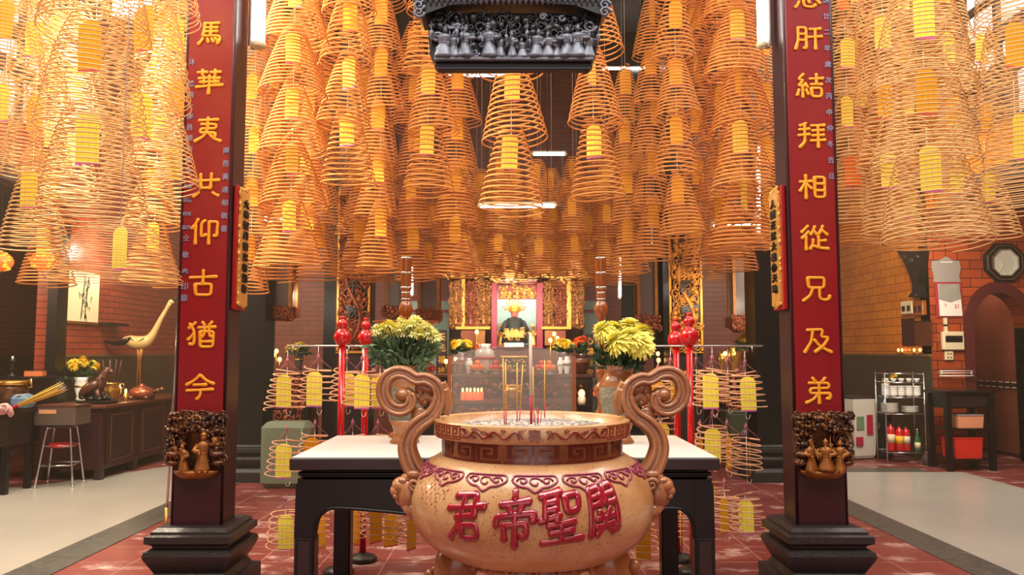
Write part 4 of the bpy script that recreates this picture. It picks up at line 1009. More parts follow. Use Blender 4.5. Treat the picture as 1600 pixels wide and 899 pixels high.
RK = [ # px, py, Y, big, card turn, card kind, row, side, which
 (449,579,5.72,1,.05,'card',0,-1,'outermost small coil'), (497,574,5.42,0,.0,'card',0,-1,'second small coil from the outer end'), (542,577,5.72,0,.0,'card',0,-1,'small coil half behind the outer red pole'),
 (566,577,5.4,0,-.1,'card',0,-1,'small coil in front of the inner red pole'), (594,580,5.74,0,.2,'card',0,-1,'innermost small coil, half behind the vase'),
 (448,686,5.5,0,.1,'card',1,-1,'small coil in front of the grey-green sack'), (492,677,5.75,0,.2,'card_o',1,-1,'small coil peeping over the table corner'), (551,676,5.72,2,.3,'card_o',1,-1,'small coil cut by the table edge between the red poles'), (590,678,5.47,0,.4,'card_o',1,-1,'small coil beside the foot of the carved vase'),
 (446,797,5.5,0,0,'card',2,-1,'small coil beyond the table corner leg'), (496,797,5.75,2,.1,'card_o',2,-1,'small coil framed between the two table legs'), (553,790,5.70,2,-.7,'card_o',2,-1,'small coil right behind the rear table leg'),
 (588,784,5.4,2,.9,'card_o',2,-1,'small coil with narrow card under the apron'), (613,793,5.69,2,.6,'card_o',2,-1,'tilted small coil beside the censer mask'), (640,795,5.42,2,1.1,'card_o',2,-1,'small coil half hidden by the censer mask'),
 (1113,576,5.3,0,.05,'card',0,1,'small coil with broad card just outside the higher red pole'), (1164,582,5.5,0,.0,'card',0,1,'outermost small coil'), (1137,577,5.8,2,1.25,'card_o',0,1,'small coil with its card edge-on between two broad cards'), (1088,577,5.7,2,1.2,'card_o',0,1,'small coil with narrow card touching the higher red pole'),
 (1048,579,5.46,2,.9,'card_o',0,1,'small coil half behind the scroll handle loop'), (1028,590,5.75,0,.3,'card_o',0,1,'small coil seen through the scroll handle'),
 (1113,662,5.4,0,.0,'card',1,1,'small coil with broad card over the table corner'), (1136,676,5.84,2,.9,'card_o',1,1,'small coil with turned amber card'), (1166,683,5.58,0,1.3,'card_o',1,1,'outermost small coil, its card edge-on'), (1032,655,5.72,0,.2,'card',1,1,'small coil under the scroll handle loop'), (1094,678,5.69,2,1.0,'card_o',1,1,'small coil close behind the higher red pole'),
 (1164,774,5.68,0,.0,'card',2,1,'outermost small coil with broad printed card'), (1132,770,5.40,0,.8,'card_o',2,1,'small coil with amber card beside the printed one'), (1110,752,5.80,2,1.2,'card',2,1,'small coil half hidden by the table corner leg'), (1063,792,5.72,2,1.4,'card_o',2,1,'small coil before a red pole under the table'), (1000,812,5.5,0,.2,'card_o',2,1,'small coil close by the censer mask')]
for px, py, Y, big, rz, ck, row, sd, which in RK:
    small_coil(px, py, Y, (SM_B, SM_A, SM_C)[big], rz, ck, which+', '+level(row)+', '+SIDE[sd], .14 if row == 0 else .10, .30)
# ---------------------------------------------------------------- hanging incense coils, strung one above the other
BIG = [coil_mesh('coil', .25, .05, .55, 19, .0062, 26, .80, .012, s, .10, M[k]) for s, k in ((1,'coil'),(2,'coil_b'),(3,'coil'))]
SPARSE = coil_mesh('coil', .25, .075, .55, 15, .0064, 28, .80, .012, 6, .10, M['coil'])
BELL = coil_mesh('coil', .25, .07, .55, 24, .0034, 34, .52, .015, 7, .12, M['coil_pale'])
THIN = coil_mesh('coil', .25, .05, .55, 20, .0046, 26, .80, .012, 12, .10, M['coil_pale'])
FARM = [coil_mesh('coil', .25, .06, .50, 15, .0066, 18, .70, .015, s, .14, M[k]) for s, k in ((4,'coil_b'),(5,'coil'))]
ORD = ['lowest','second','third','fourth','fifth','sixth','seventh']
PLACED = [(P(px, 400, Y).x, Y, r) for px, Y, r in ((440,9.9,.27),(671,10.4,.24),(1010,10.6,.24),(1160,11.2,.28),(618,11.6,.31),(391,9.6,.30),(1203,9.6,.30),(549,10.8,.36),(1075,10.8,.36),(517,11.4,.17),(1038,11.4,.17),(990,12.6,.23))]+[(P(x0+(x1-x0)*i/6, py, Y).x, Y, .07) for x0, x1, py, Y in ((748,868,322,9.0),(1112,1184,353,8.9),(412,470,344,9.2),(1184,1188,300,8.7)) for i in range(7)]
def settle(px, py, W, Y0):
    """the depth nearest to Y0 at which a string hangs free of its neighbours"""
    for d in sorted((i*.05*s for i in range(0, 26) for s in (1, -1)), key=abs):
        Y = Y0+d; r = W*Y/F_PX/2*1.03+.01; X = P(px, py, Y).x
        if abs(Y-6.03) < r+.045 or Y > 11.75 or (Y0 < 5.5 and Y > 5.7): continue
        if all((X-x)**2+(Y-y)**2 > (r+q)**2 for x, y, q in PLACED): PLACED.append((X, Y, r)); return Y
    print('NOPLACE', px, Y0); return None
def coil_string(px, py, W, H, Y, n, sp, meshes, where, group, cards='card', lean=0.0, seed=0, facing=None, top=None):
    rn = random.Random(seed+int(px)); Y = settle(px, py, W, Y)
    if Y is None: return
    k = Y/F_PX; D = W*k; h = H*k; dz = sp*k
    b = P(px, py, Y)
    for i in range(n):
        zb = b.z+i*dz; zt = zb+h
        t = thing('hanging_incense_coil', '%s coil of %s' % (ORD[i], where), 'incense coil',
                  (b.x+lean*i*dz, Y, zt), 0, group)
        o = link('coil', meshes[(i+seed) % len(meshes)], t); o.scale = (D/.5, D/.5, h/.55)
        o.rotation_euler = (rn.uniform(-.07,.07), rn.uniform(-.06,.06), rn.uniform(0,6))
        ck = cards if isinstance(cards, str) else cards[i % len(cards)]
        c = link('prayer_card', CARDS[ck], t, (rn.uniform(-.02,.02), -.03, -h*.10)); f = facing if facing is not None else rn.choice((0,.1,-.15,.3,.9,-.4))
        c.rotation_euler = (0, rn.uniform(-.04,.04), f); s = min(1.25, max(.8, h/.55)); c.scale = (s, s, s)
        up = max(.02, dz-h*.62-.003) if i < n-1 else max(.3, (6.62 if abs(b.x) < 3.3 or Y > 10 else 6.5)-zt)
        mb = MB(); mb.tube([(0,0,-h*.62),(0,0,up)], .0024 if Y < 8.5 else .0018, 4)
        mb.tube([(-.03,0,-h*.33),(0,0,-.005),(.03,0,-h*.33)], .0016, 4); mb.build('thread', M['thread'], t)
G1 = 'incense coils hung in strings before the hall'; G2 = 'incense coils over the bird figure aisle'; G3 = 'incense coils over the clock aisle'; G4 = 'incense coils far back over the altar'
FRONT = [ # px, bottom py, width, height, depth, how many, spacing, meshes, description
 (452,419,108,118,6.4,6,91,[BIG[0],BIG[1]],'the wide bright string one pillar width inside the bird figure pillar'),
 (541,290,88,128,6.9,5,93,[BIG[0],SPARSE],'the string above the outer red pole on the bird figure side'),
 (668,303,83,124,7.2,5,98,[SPARSE,BIG[0]],'the string at the bird figure end of the carved lantern'),
 (799,332,106,138,6.32,4,112,[SPARSE],'the string straight below the carved lantern'),
 (928,312,88,132,6.8,4,118,[SPARSE,BIG[2]],'the string at the clock end of the carved lantern'),
 (1060,370,74,108,7.5,6,95,[SPARSE,BIG[0]],'the string above the red poles on the clock side'),
 (1162,388,104,124,6.35,7,92,[BIG[1],BIG[2]],'the dense golden string just inside the clock side pillar'),
 (592,425,70,112,7.8,6,86,[BIG[1]],'the string behind the bird figure end of the lantern'),
 (500,436,80,100,8.8,6,78,[BIG[1],BIG[2]],'the dusky string in the gap behind the first two bright strings'),
 (712,434,76,108,8.4,5,82,[BIG[1]],'the reddish string behind the lantern end string, over the carved shrine'),
 (1022,408,66,104,8.8,5,82,[BIG[2]],'the string behind, between lantern and red poles, with two dull cards'),
 (1090,420,66,100,8.6,6,84,[BIG[1]],'the string behind the one over the red poles'),
 (390,458,66,104,7.4,6,86,[BIG[1],BIG[0]],'the half hidden string touching the bird figure pillar'),
 (1128,404,84,106,7.6,6,90,[BIG[1]],'the string in the shade of the dense golden string'),
 (1200,392,60,104,8.2,6,88,[BIG[2]],'the half hidden string touching the clock side pillar'),
 (424,440,72,104,8.1,5,86,[BIG[1]],'the rusty string between pillar and wide bright string'),
 (476,410,72,104,7.7,6,88,[BIG[1],BIG[2]],'the rusty string half behind the wide bright string'),
 (562,432,66,100,8.9,5,82,[BIG[2]],'the dim string over the inner red pole, bird figure side'),
 (642,440,64,98,9.0,5,80,[BIG[1]],'the dim string over the first wooden candlestick'),
 (980,430,62,98,9.0,4,80,[BIG[2]],'the dim string over the large chrysanthemums'),
 (1152,425,70,100,8.3,5,84,[BIG[1]],'the rusty string behind the dense golden one')]
for i, a in enumerate(FRONT):
    coil_string(*a[:9], G1, ['card','card','card_o'] if a[4] < 7.3 else 'card_o', seed=i, lean=0)
# one orange card glows among the coils on the clock side
LEFT = [
 (137,350,166,196,3.9,3,150,[BELL],'the big bell-shaped string, pale card in front, in the crane aisle'),
 (45,392,104,140,5.0,4,122,[BELL,THIN],'the string bleached white by the sun in the crane aisle'),
 (222,300,150,176,4.4,3,142,[BELL],'the big golden string under the flood lamp'),
 (268,345,96,134,5.45,4,104,[THIN],'the string pressed close to the outer edge of the bird figure pillar'),
 (113,318,92,124,6.8,5,104,[THIN],'the orange string behind the big bell-shaped one'),
 (2,262,120,150,4.6,3,136,[BELL],'the string cut by the border above the paper lamps'),
 (185,442,196,96,3.5,1,170,[BELL],'the widest coil hanging low in front of the bird'),
 (238,446,90,110,6.6,6,88,[BIG[2]],'the string behind the widest low coil beside the pillar'),
 (70,446,84,100,7.4,5,86,[BIG[1]],'the dusky string above the hanging picture')]
for i, a in enumerate(LEFT): coil_string(*a[:9], G2, ['card','card_o'], seed=20+i, facing=(0 if i in (0,1) else None))
RIGHT = [
 (1330,348,82,118,6.9,5,96,[THIN],'the string along the outer edge of the clock side pillar'),
 (1392,372,96,150,6.2,4,112,[THIN,BELL],'the leaning string second from the clock side pillar'),
 (1455,384,160,176,4.3,3,124,[BELL],'the biggest string over the crockery rack'),
 (1492,366,90,130,6.6,4,104,[THIN],'the string beside the barred window, behind the biggest string'),
 (1594,334,130,176,4.9,3,150,[BELL],'the string cut by the border beside the barred window'),
 (1545,372,112,116,5.6,3,112,[BELL,THIN],'the string hanging over the octagonal clock'),
 (1350,384,72,100,8.4,6,86,[BIG[1]],'the shaded string behind the pillar edge string'),
 (1424,388,76,98,8.0,6,84,[BIG[2]],'the shaded string over the dark wall bracket')]
for i, a in enumerate(RIGHT): coil_string(*a[:9], G3, ['card','card_o'] if i else ['card_red','card','card'], seed=40+i, facing=(0 if i in (1,2) else None))
ROWS = [(9.5,'first dim row',436,[555,612,668,724,780,838,894,950]),(10.15,'second dim row',444,[585,640,696,752,808,864,920,976]),(10.8,'third dim row',442,[600,655,712,768,824,880,936,1000]),(11.45,'farthest dim row',438,[640,690,742,794,846,898,950,1120])]
COLN = ['over the first gilt panel','over the first wooden candlestick','over the gilt pilasters, candlestick end','over the candle row','over the altar statue','past the altar statue','before the second wooden candlestick','over the second candlestick, outermost']
for r, (Y, rw, py, cols) in enumerate(ROWS):
    for j, px in enumerate(cols):
        n = 4 if j in (0,7) else 3
        coil_string(px+R_.uniform(-4,4), py+R_.uniform(-14,8), 54*9.4/Y, 70*9.4/Y, Y, n, 60*9.4/Y, FARM, 'the %s %s' % (rw, COLN[j]), G4, 'card_o', seed=70+r*10+j)
# horizontal and vertical lamp tubes glimpsed between the strings
def hang_rods(t, dx):
    m = MB()
    for s in ((-1,1) if dx else (0,)): m.tube([(s*dx, .03, .03), (s*dx, .03, 6.62-t.location.z)], .004, 4)
    m.build('hanging_cord', M['stone'], t)
def htube(x0, x1, py, Y, label, m='tube_on', g='lamp tubes behind the coils'):
    t = tube_lamp('', P(x0, py, Y), P(x1, py, Y), label, g, .02, (0,.6,.6), mat_=M[m]); hang_rods(t, abs(P(x0,py,Y).x-P(x1,py,Y).x)*.4)
def vtube(px, y0, y1, Y, label): tube_lamp('', P(px, y1, Y), P(px, y0, Y), label, 'lamp tubes behind the coils', .016, (0,1,0), mat_=M['tube_on'], rods=True)
htube(748, 868, 322, 9.0, 'level lamp tube behind the coils straight below the lantern')
htube(832, 884, 241, 10.6, 'short level lamp tube high above the shrine')
htube(1112, 1184, 353, 8.9, 'level lamp tube beside the tall upright one')
htube(412, 470, 344, 9.2, 'level lamp tube behind the wide bright string')
htube(700, 800, 118, 12.4, 'level lamp tube seen under the edge of the lantern')
htube(940, 1022, 107, 12.4, 'level lamp tube high in the dark ceiling gap')
vtube(1186, 372, 226, 8.7, 'tall upright lamp tube beside the clock side pillar')
vtube(1021, 388, 344, 11.6, 'short upright lamp tube above the higher red poles')
vtube(643, 462, 384, 12.0, 'upright lamp tube beside the wooden candlestick')
vtube(969, 466, 402, 11.9, 'upright lamp tube beside the second wooden candlestick')
vtube(1071, 312, 214, 11.2, 'faint upright lamp tube behind the string over the red poles')
# flood lamp in the crane aisle
c = P(206, 6, 6.1)
t = thing('flood_lamp', 'glaring white flood lamp among the coils of the bird figure aisle', 'lamp', c)
m = MB(); m.box((0,.06,0), (.34,.09,.22), bevel=.02); m.build('housing', M['stone'], t)
m = MB(); m.b2(-.15,.15,.0,.016,-.095,.095); m.build('lit_panel', M['tube_hot'], t)
m = MB(); m.tube([(0,.08,.1),(0,.1,.4),(0,.1,6.45-c.z)], .012, 6); m.build('stem', M['stone'], t)
light('flood', 'POINT', c+Vector((-.15,-.35,-.1)), 520, (1,.86,.58), .12)
# bars across the open roof of the aisles that carry the strings
k = 40
for y in sorted(set(a[5] if False else a[4] for a in LEFT)): k += 1; mb = MB(); mb.cyl((XL, y, 6.5), (-3.4, y, 6.5), .018, seg=6); struct('trim_%d' % k, mb, M['stone'])
for y in sorted(set(a[4] for a in RIGHT)): k += 1; mb = MB(); mb.cyl((3.4, y, 6.5), (XR, y, 6.5), .018, seg=6); struct('trim_%d' % k, mb, M['stone'])
# ---------------------------------------------------------------- the dark carved lantern hanging above the censer
M['grey_carving'] = mat('silvery_carving', C(112,116,128), .42, .4, var=(30, .6), col2=C(52,54,62))
M['lantern_dark'] = mat('blackened_wood', C(30,31,36), .38, .1, var=(12, .5))
YL = 4.2; c0 = P(800, 112, YL); sL = YL/F_PX
lan = thing('carved_lantern', 'black carved wooden lantern board with silvery figures hanging over the censer', 'lantern', (c0.x, YL, c0.z))
X_ = lambda px: (px-800)*sL
Z_ = lambda py: P(800, py, YL).z-c0.z
m = MB(); m.prism([(X_(676),Z_(100)),(X_(928),Z_(100)),(X_(936),Z_(84)),(X_(942),Z_(18)),(X_(662),Z_(18)),(X_(668),Z_(84))], .02, .085); m.build('body', M['lantern_dark'], lan)
m = MB(); m.b2(X_(680), X_(925), -.03, .03, Z_(112), Z_(106), .006); m.b2(X_(676), X_(929), -.015, .06, Z_(106), Z_(99), .006); m.build('bottom_moulding', M['lantern_dark'], lan)
m = MB(); rn = random.Random(31)
relief(m, X_(668), X_(936), Z_(60), Z_(24), 70, .06, rn, .03, .02, .35)
for k in range(26):
    px = rn.uniform(680, 925); z = Z_(rn.uniform(30,66)); m.tube([(X_(px), .0, z), (X_(px+rn.uniform(-8,8)), -.02, z+.03), (X_(px+rn.uniform(-14,14)), -.02, z+.06)], [.008,.006,.003], 5)
m.build('tree_carving', M['lantern_dark'], lan)
m = MB()
m.b2(X_(676), X_(930), -.04, .02, Z_(98), Z_(92), .005)
for px, h, wd, ln in ((690,.14,1.5,.05),(707,.12,1.3,0),(724,.145,1.4,.04),(733,.10,1,0),(764,.155,1.3,-.03),(781,.11,1.2,0),(800,.12,1.0,.02),(817,.09,1.6,-.05),(839,.13,1.5,.06),(858,.12,1.5,0),(873,.10,1.4,-.04),(888,.14,1.5,.03),(905,.15,1.4,0),(921,.12,1.3,.04)):
    figurine(m, X_(px), Z_(93), h*1.25, -.015, ln, wd*1.05)
for px, py, r in ((686,78,.03),(702,84,.022),(741,84,.024),(752,72,.016),(826,83,.026),(848,80,.024),(866,82,.022),(898,82,.02),(915,58,.03),(680,60,.03),(712,44,.02),(762,42,.014),(850,28,.02),(880,30,.018),(925,42,.035)):
    spiral(m, (X_(px), Z_(py)), r, 1.4, .010, rn.choice((-1,1)), -.01, 5); m.ball((X_(px+4), -.005, Z_(py+3)), r*.5, (1.2,.8,.9), 6, 4)
for px, py in ((700,45),(722,45)): m.b2(X_(px-7), X_(px+7), -.02, .01, Z_(py+2), Z_(py-2)); m.b2(X_(px-1), X_(px+1), -.01, .01, Z_(92), Z_(py))
m.build('figure_relief', M['grey_carving'], lan)
m = MB()
m.prism([(X_(655),Z_(30)),(X_(700),Z_(14)),(X_(800),Z_(6)),(X_(900),Z_(14)),(X_(944),Z_(30)),(X_(960),Z_(4)),(X_(950),Z_(-14)),(X_(650),Z_(-14)),(X_(640),Z_(4))], -.05, .16)
m.b2(X_(636), X_(962), -.09, .2, Z_(-14), Z_(-22), .006); m.build('cornice', M['lantern_dark'], lan)
m = MB()
for i in range(34):
    for (z0, z1, dx) in ((Z_(14), Z_(-8), .035), (Z_(-8), Z_(14), .035)):
        x = X_(652)+i*(X_(946)-X_(652))/33; m.tube([(x, -.056, z0), (x+dx, -.056, z1)], .0045, 4)
for s in (-1, 1):
    for k in range(4): spiral(m, (s*X_(948)*1.0 if s > 0 else X_(652), Z_(26-11*k)), .03, 1.4, .010, s, -.055, 5)
m.build('lattice', M['grey_carving'], lan)
m = MB()
for x in (-.38, .38): m.tube([(x, .06, Z_(-14)), (x, .06, 6.6-c0.z)], .012, 6)
m.build('hanging_rod', M['stone'], lan)

# ---------------------------------------------------------------- dark pillars deeper in the hall
def far_pillar(px, Y, w, label, z1=6.6, bh=.42):
    c = P(px, 700, Y); t = thing('dark_pillar', label, 'pillar', (c.x, Y, 0))
    b = stone_base(t, w*1.45, bh)
    m = MB(); m.lathe([(w/2, bh), (w/2, z1)], 4, square=True); m.build('shaft', M['blackwood'], t)
    return t
far_pillar(391, 9.6, .40, 'black square pillar on a stone base beside the grey-green sack')
far_pillar(1203, 9.6, .40, 'black square pillar on a stone base, half behind the clock side red pillar')
M['gold_cloud'] = mat('amber_gilding', C(206,134,44), .4, .35, var=(14, .6), col2=C(96,52,20))
def gilt_pillar(px, Y, w, label, seed, bright):
    c = P(px, 700, Y); t = thing('gilt_panel_pillar', label, 'pillar', (c.x, Y, 0)); rn = random.Random(seed)
    m = MB(); m.b2(-w/2, w/2, 0, .4, .3, 6.6); m.build('shaft', M['darkwood'], t)
    stone_base(t, w*1.25, .3).location = (0, .2, 0)
    z0, z1 = P(px, 545, Y).z, P(px, 300, Y).z
    m = MB(); relief(m, -w/2+.04, w/2-.04, z0, z1, 150, .10, rn, .05, -.012, .55)
    x = 0; pts = spl([(.10*math.sin(i*1.15), -.04, z0+.1+(z1-z0-.2)*i/9) for i in range(10)], 4); m.tube(pts, [.03]*len(pts), 8)
    m.build('gilt_carving', M[bright], t)
    m = MB()
    for s in (-1, 1): m.b2(s*(w/2-.015)-.014, s*(w/2-.015)+.014, -.03, .0, z0-.05, z1+.05)
    m.b2(-w/2, w/2, -.03, 0, z0-.06, z0-.03); m.build('gilt_frame', M['gold_paint'], t)
    for i, ch in enumerate('間勤護勅' if bright == 'gold_cloud' else '忠義千秋'):
        vs, fs = glyphs(ch, .17, .02, 0, .004); g = MB(); g.mesh(vs, fs); g.build('character', M['lantern_dark'], t, (0, -.07, z1-.62-.33*i))
    return t
gilt_pillar(549, 10.6, .44, 'pillar with dull gilt dragon carving behind the red gourd poles, bird figure side', 5, 'gold_red')
gilt_pillar(1075, 10.6, .44, 'pillar with bright gilt cloud and dragon panel above the red poles on the clock side', 6, 'gold_cloud')
far_pillar(517, 11.4, .22, 'slim dark post beside the dull gilt dragon pillar', bh=.25)
far_pillar(1038, 11.4, .22, 'slim dark post beside the bright gilt dragon panel', bh=.25)
far_pillar(990, 12.6, .30, 'grey dark post beyond the second wooden candlestick', bh=.25)
# palace lanterns of glass and gilt carving
M['pale_pane'] = mat('dusty_glass_pane', C(96,84,80), .25, var=(3,.3))
def palace_lantern(px, y0, y1, w_px, Y, label):
    a = P(px, y1, Y); s = Y/F_PX; w = w_px*s; h = P(px, y0, Y).z-a.z; t = thing('palace_lantern', label, 'lantern', a, 0, None); rn = random.Random(int(px))
    m = MB(); m.b2(-w*.36, w*.36, -w*.36, w*.36, h*.22, h); m.build('glass_body', M['pale_pane'], t)
    m = MB()
    for sx in (-1, 1):
        for sy in (-1, 1): m.b2(sx*w*.38-.02, sx*w*.38+.02, sy*w*.38-.02, sy*w*.38+.02, h*.2, h)
    m.b2(-w*.42, w*.42, -w*.42, w*.42, h*.97, h*1.02); m.build('gilt_frame', M['gold_dim'], t)
    m = MB(); m.b2(-w/2, w/2, -w/2, w/2, h*.06, h*.2); relief(m, -w/2, w/2, h*.03, h*.21, 22, h*.07, rn, .04, -w/2, .6); m.prism([(-w*.4,h*.06),(w*.4,h*.06),(w*.2,0),(-w*.2,0)], -w*.4, w*.4); m.build('carved_skirt', M['gold_red'], t)
    m = MB(); m.tube([(0,0,h),(0,0,6.62-a.z)], .012, 5); m.build('hanging_rod', M['stone'], t)
palace_lantern(440, 398, 502, 46, 9.9, 'glass palace lantern with carved skirt beside the black pillar near the sack')
palace_lantern(671, 398, 508, 38, 10.4, 'glass palace lantern with red gilt skirt beside the shrine, bird figure end')
palace_lantern(1010, 402, 520, 36, 10.6, 'glass palace lantern with gilt skirt between second candlestick and bright gilt panel')
palace_lantern(1160, 400, 520, 42, 11.2, 'glass palace lantern beside the half hidden black pillar')
palace_lantern(618, 404, 500, 34, 11.62, 'dim glass palace lantern behind the first wooden candlestick')
# ---------------------------------------------------------------- crane-side aisle
def sideboard():
    X0, X1, Y0, Y1, H = -5.55, -4.78, 9.45, 12.1, .87
    t = thing('sideboard', 'long dark red wooden cabinet with panelled doors under the bird figure', 'cabinet', (X0, Y0, 0)); W = X1-X0; L = Y1-Y0
    m = MB(); m.b2(.02, W-.02, .02, L-.02, .12, H-.04); m.build('body', M['maroon'], t)
    m = MB(); m.b2(-.01, W+.03, -.03, L+.02, H-.04, H, .008); m.build('worktop', M['brownwood'], t)
    for i, (a, b) in enumerate(((.12,.78),(.95,1.7),(1.78,2.5))):
        m = MB(); m.b2(W-.02, W, a, b, .17, H-.09, .004); m.b2(W, W+.008, a+.09, b-.09, .24, H-.17, .004); d = m.build('door', M['darkwood'], t)
        k = MB(); 
        for y in (a+.06, b-.06): k.b2(W+.002, W+.012, y-.01, y+.01, .22, H-.14)
        for z in (.21, H-.13): k.b2(W+.002, W+.012, a+.06, b-.06, z-.008, z+.008)
        k.build('panel_moulding', M['brownwood'], d)
    m = MB(); m.b2(.08, W-.08, .0, .02, .2, H-.1, .004); m.build('end_panel', M['maroon'], t)
    for x in (.05, W-.05):
        for y in (.05, .88, L-.05):
            m = MB(); m.b2(x-.04, x+.04, y-.04, y+.04, 0, .9*H if False else .14); m.build('leg', M['darkwood'], t)
sideboard()
# stool with donation box
s9 = 9.25; c = P(95, 757, s9)
def stool():
    X, Y = P(96, 700, 9.12).x, 9.12
    t = thing('metal_stool', 'round metal stool with bent chrome legs in front of the dark cabinet', 'stool', (X, Y, 0))
    m = MB(); m.lathe([(0,.655),(.15,.655),(.155,.665),(.15,.68),(0,.68)], 24); m.build('seat', M['darkwood'], t)
    m = MB(); m.lathe([(0,.43),(.15,.43),(.16,.45),(.12,.475),(0,.485)], 24); m.build('lower_cushion', M['red_lacquer'], t)
    for i in range(4):
        a = PI/4+i*PI/2+.2; d = Vector((math.cos(a), math.sin(a), 0))
        m = MB(); m.tube(spl([d*.06+Vector((0,0,.655)), d*.14+Vector((0,0,.648)), d*.175+Vector((0,0,.60)), d*.27+Vector((0,0,.012))], 5), .0115, 8); m.cyl(d*.268+Vector((0,0,0)), d*.268+Vector((0,0,.03)), .015, seg=8); m.build('leg', M['chrome'], t)
    m = MB()
    for z, r in ((.24,.23),(.45,.195)):
        p = [Vector((r*math.cos(PI/4+.2+i*PI/2), r*math.sin(PI/4+.2+i*PI/2), z)) for i in range(4)]
        for i in range(4): m.cyl(p[i], p[(i+1) % 4], .008, seg=6)
    m.build('stretcher', M['chrome'], t)
    b = thing('donation_box', 'brown cardboard-coloured box with orange label standing on the metal stool', 'box', (X, Y, .68))
    m = MB(); m.b2(-.23, .23, -.17, .17, 0, .215, .008); m.build('body', mat('brown_box', C(92,74,66), .6, var=(6,.3)), b)
    m = MB(); m.b2(-.235, .235, -.175, .175, .205, .222); m.build('lid', M['brownwood'], b)
    m = MB(); m.b2(-.17, .02, -.176, -.168, .13, .175); m.build('label', mat('orange_label', C(214,150,110), .6), b)
stool()
# dark desk with drawer behind the stool
t = thing('side_desk', 'dark desk with a red drawer front behind the metal stool', 'desk', (-5.93, 9.65, 0))
m = MB(); m.b2(-.36, .36, -.25, .25, 1.15, 1.2, .006); m.build('desk_top', M['blackwood'], t)
m = MB(); m.b2(-.33, .33, -.22, .23, .45, 1.15); m.build('body', M['blackwood'], t)
m = MB(); m.b2(-.16, .22, -.235, -.215, 1.04, 1.10, .004); m.build('drawer', M['red_lacquer'], t)
for sx in (-1,1):
    for sy in (-1,1): m = MB(); m.b2(sx*.3-.035, sx*.3+.035, sy*.19-.03, sy*.19+.03, 0, .46); m.build('leg', M['blackwood'], t)
t = thing('paper_box', 'small orange cardboard box lying on the dark desk', 'box', (-5.72, 9.65, 1.2)); m = MB(); m.box((0,0,.035), (.20,.14,.07), (0,0,.2), bevel=.006); m.build('body', mat('cardboard', C(198,110,60), .7), t); m = MB(); m.box((0,0,.071), (.205,.145,.004), (0,0,.2)); m.build('lid', M['brownwood'], t)
t = thing('black_candlestick', 'small black turned candlestick on the dark desk', 'candlestick', (-6.0, 9.65, 1.2)); m = MB(); m.lathe([(.06,0),(.06,.015),(.02,.03),(.016,.06),(.032,.08),(.016,.10),(.03,.125),(.016,.15),(.036,.18),(.04,.20),(0,.2)], 16); m.build('stem', M['blackwood'], t); m = MB(); m.lathe([(.012,.2),(.012,.24),(0,.245)], 10); m.build('candle', M['white_cer'], t)
# low table with bronze urn at the border
t = thing('low_table', 'dark table at the border carrying the gold-rimmed urn', 'table', (-5.72, 8.72, 0))
m = MB(); m.b2(-.55, .46, -.25, .25, .84, .90, .006); m.build('table_top', M['blackwood'], t); m = MB(); m.b2(-.5, .41, -.2, .2, .5, .84); m.build('body', M['darkwood'], t)
for sx in (-.5,.40):
    for sy in (-.2,.2): m = MB(); m.b2(sx-.03, sx+.03, sy-.03, sy+.03, 0, .5); m.build('leg', M['blackwood'], t)
t = thing('bronze_urn', 'dark bronze incense urn with a shining gold rim, at the border', 'urn', (P(18,600,8.72).x, 8.72, .90))
m = MB(); m.lathe([(.10,0),(.12,.02),(.14,.06),(.165,.13),(.16,.2),(.15,.24),(0,.24)], 28); m.build('body', M['bronze'], t); m = MB(); m.lathe([(.15,.235),(.175,.245),(.178,.275),(.16,.285),(.15,.27)], 28); m.build('rim', M['brass'], t)
for s in (-1,1): m = MB(); m.tube([(s*.16,0,.2),(s*.22,0,.22),(s*.21,0,.30),(s*.17,0,.28)], .012, 6); m.build('handle', M['brass'], t)
t = thing('blue_bundle', 'blue wrapped bundle on the table beside the bronze urn', 'bundle', (P(48,612,8.75).x+.0, 8.62, .90)); m = MB(); m.box((0,0,.07), (.2,.2,.14), bevel=.04); m.build('body', mat('blue_cloth', C(92,124,150), .6, var=(6,.3)), t); m = MB(); m.box((0,0,.141), (.03,.2,.01)); m.build('tie', M['white_cer'], t)
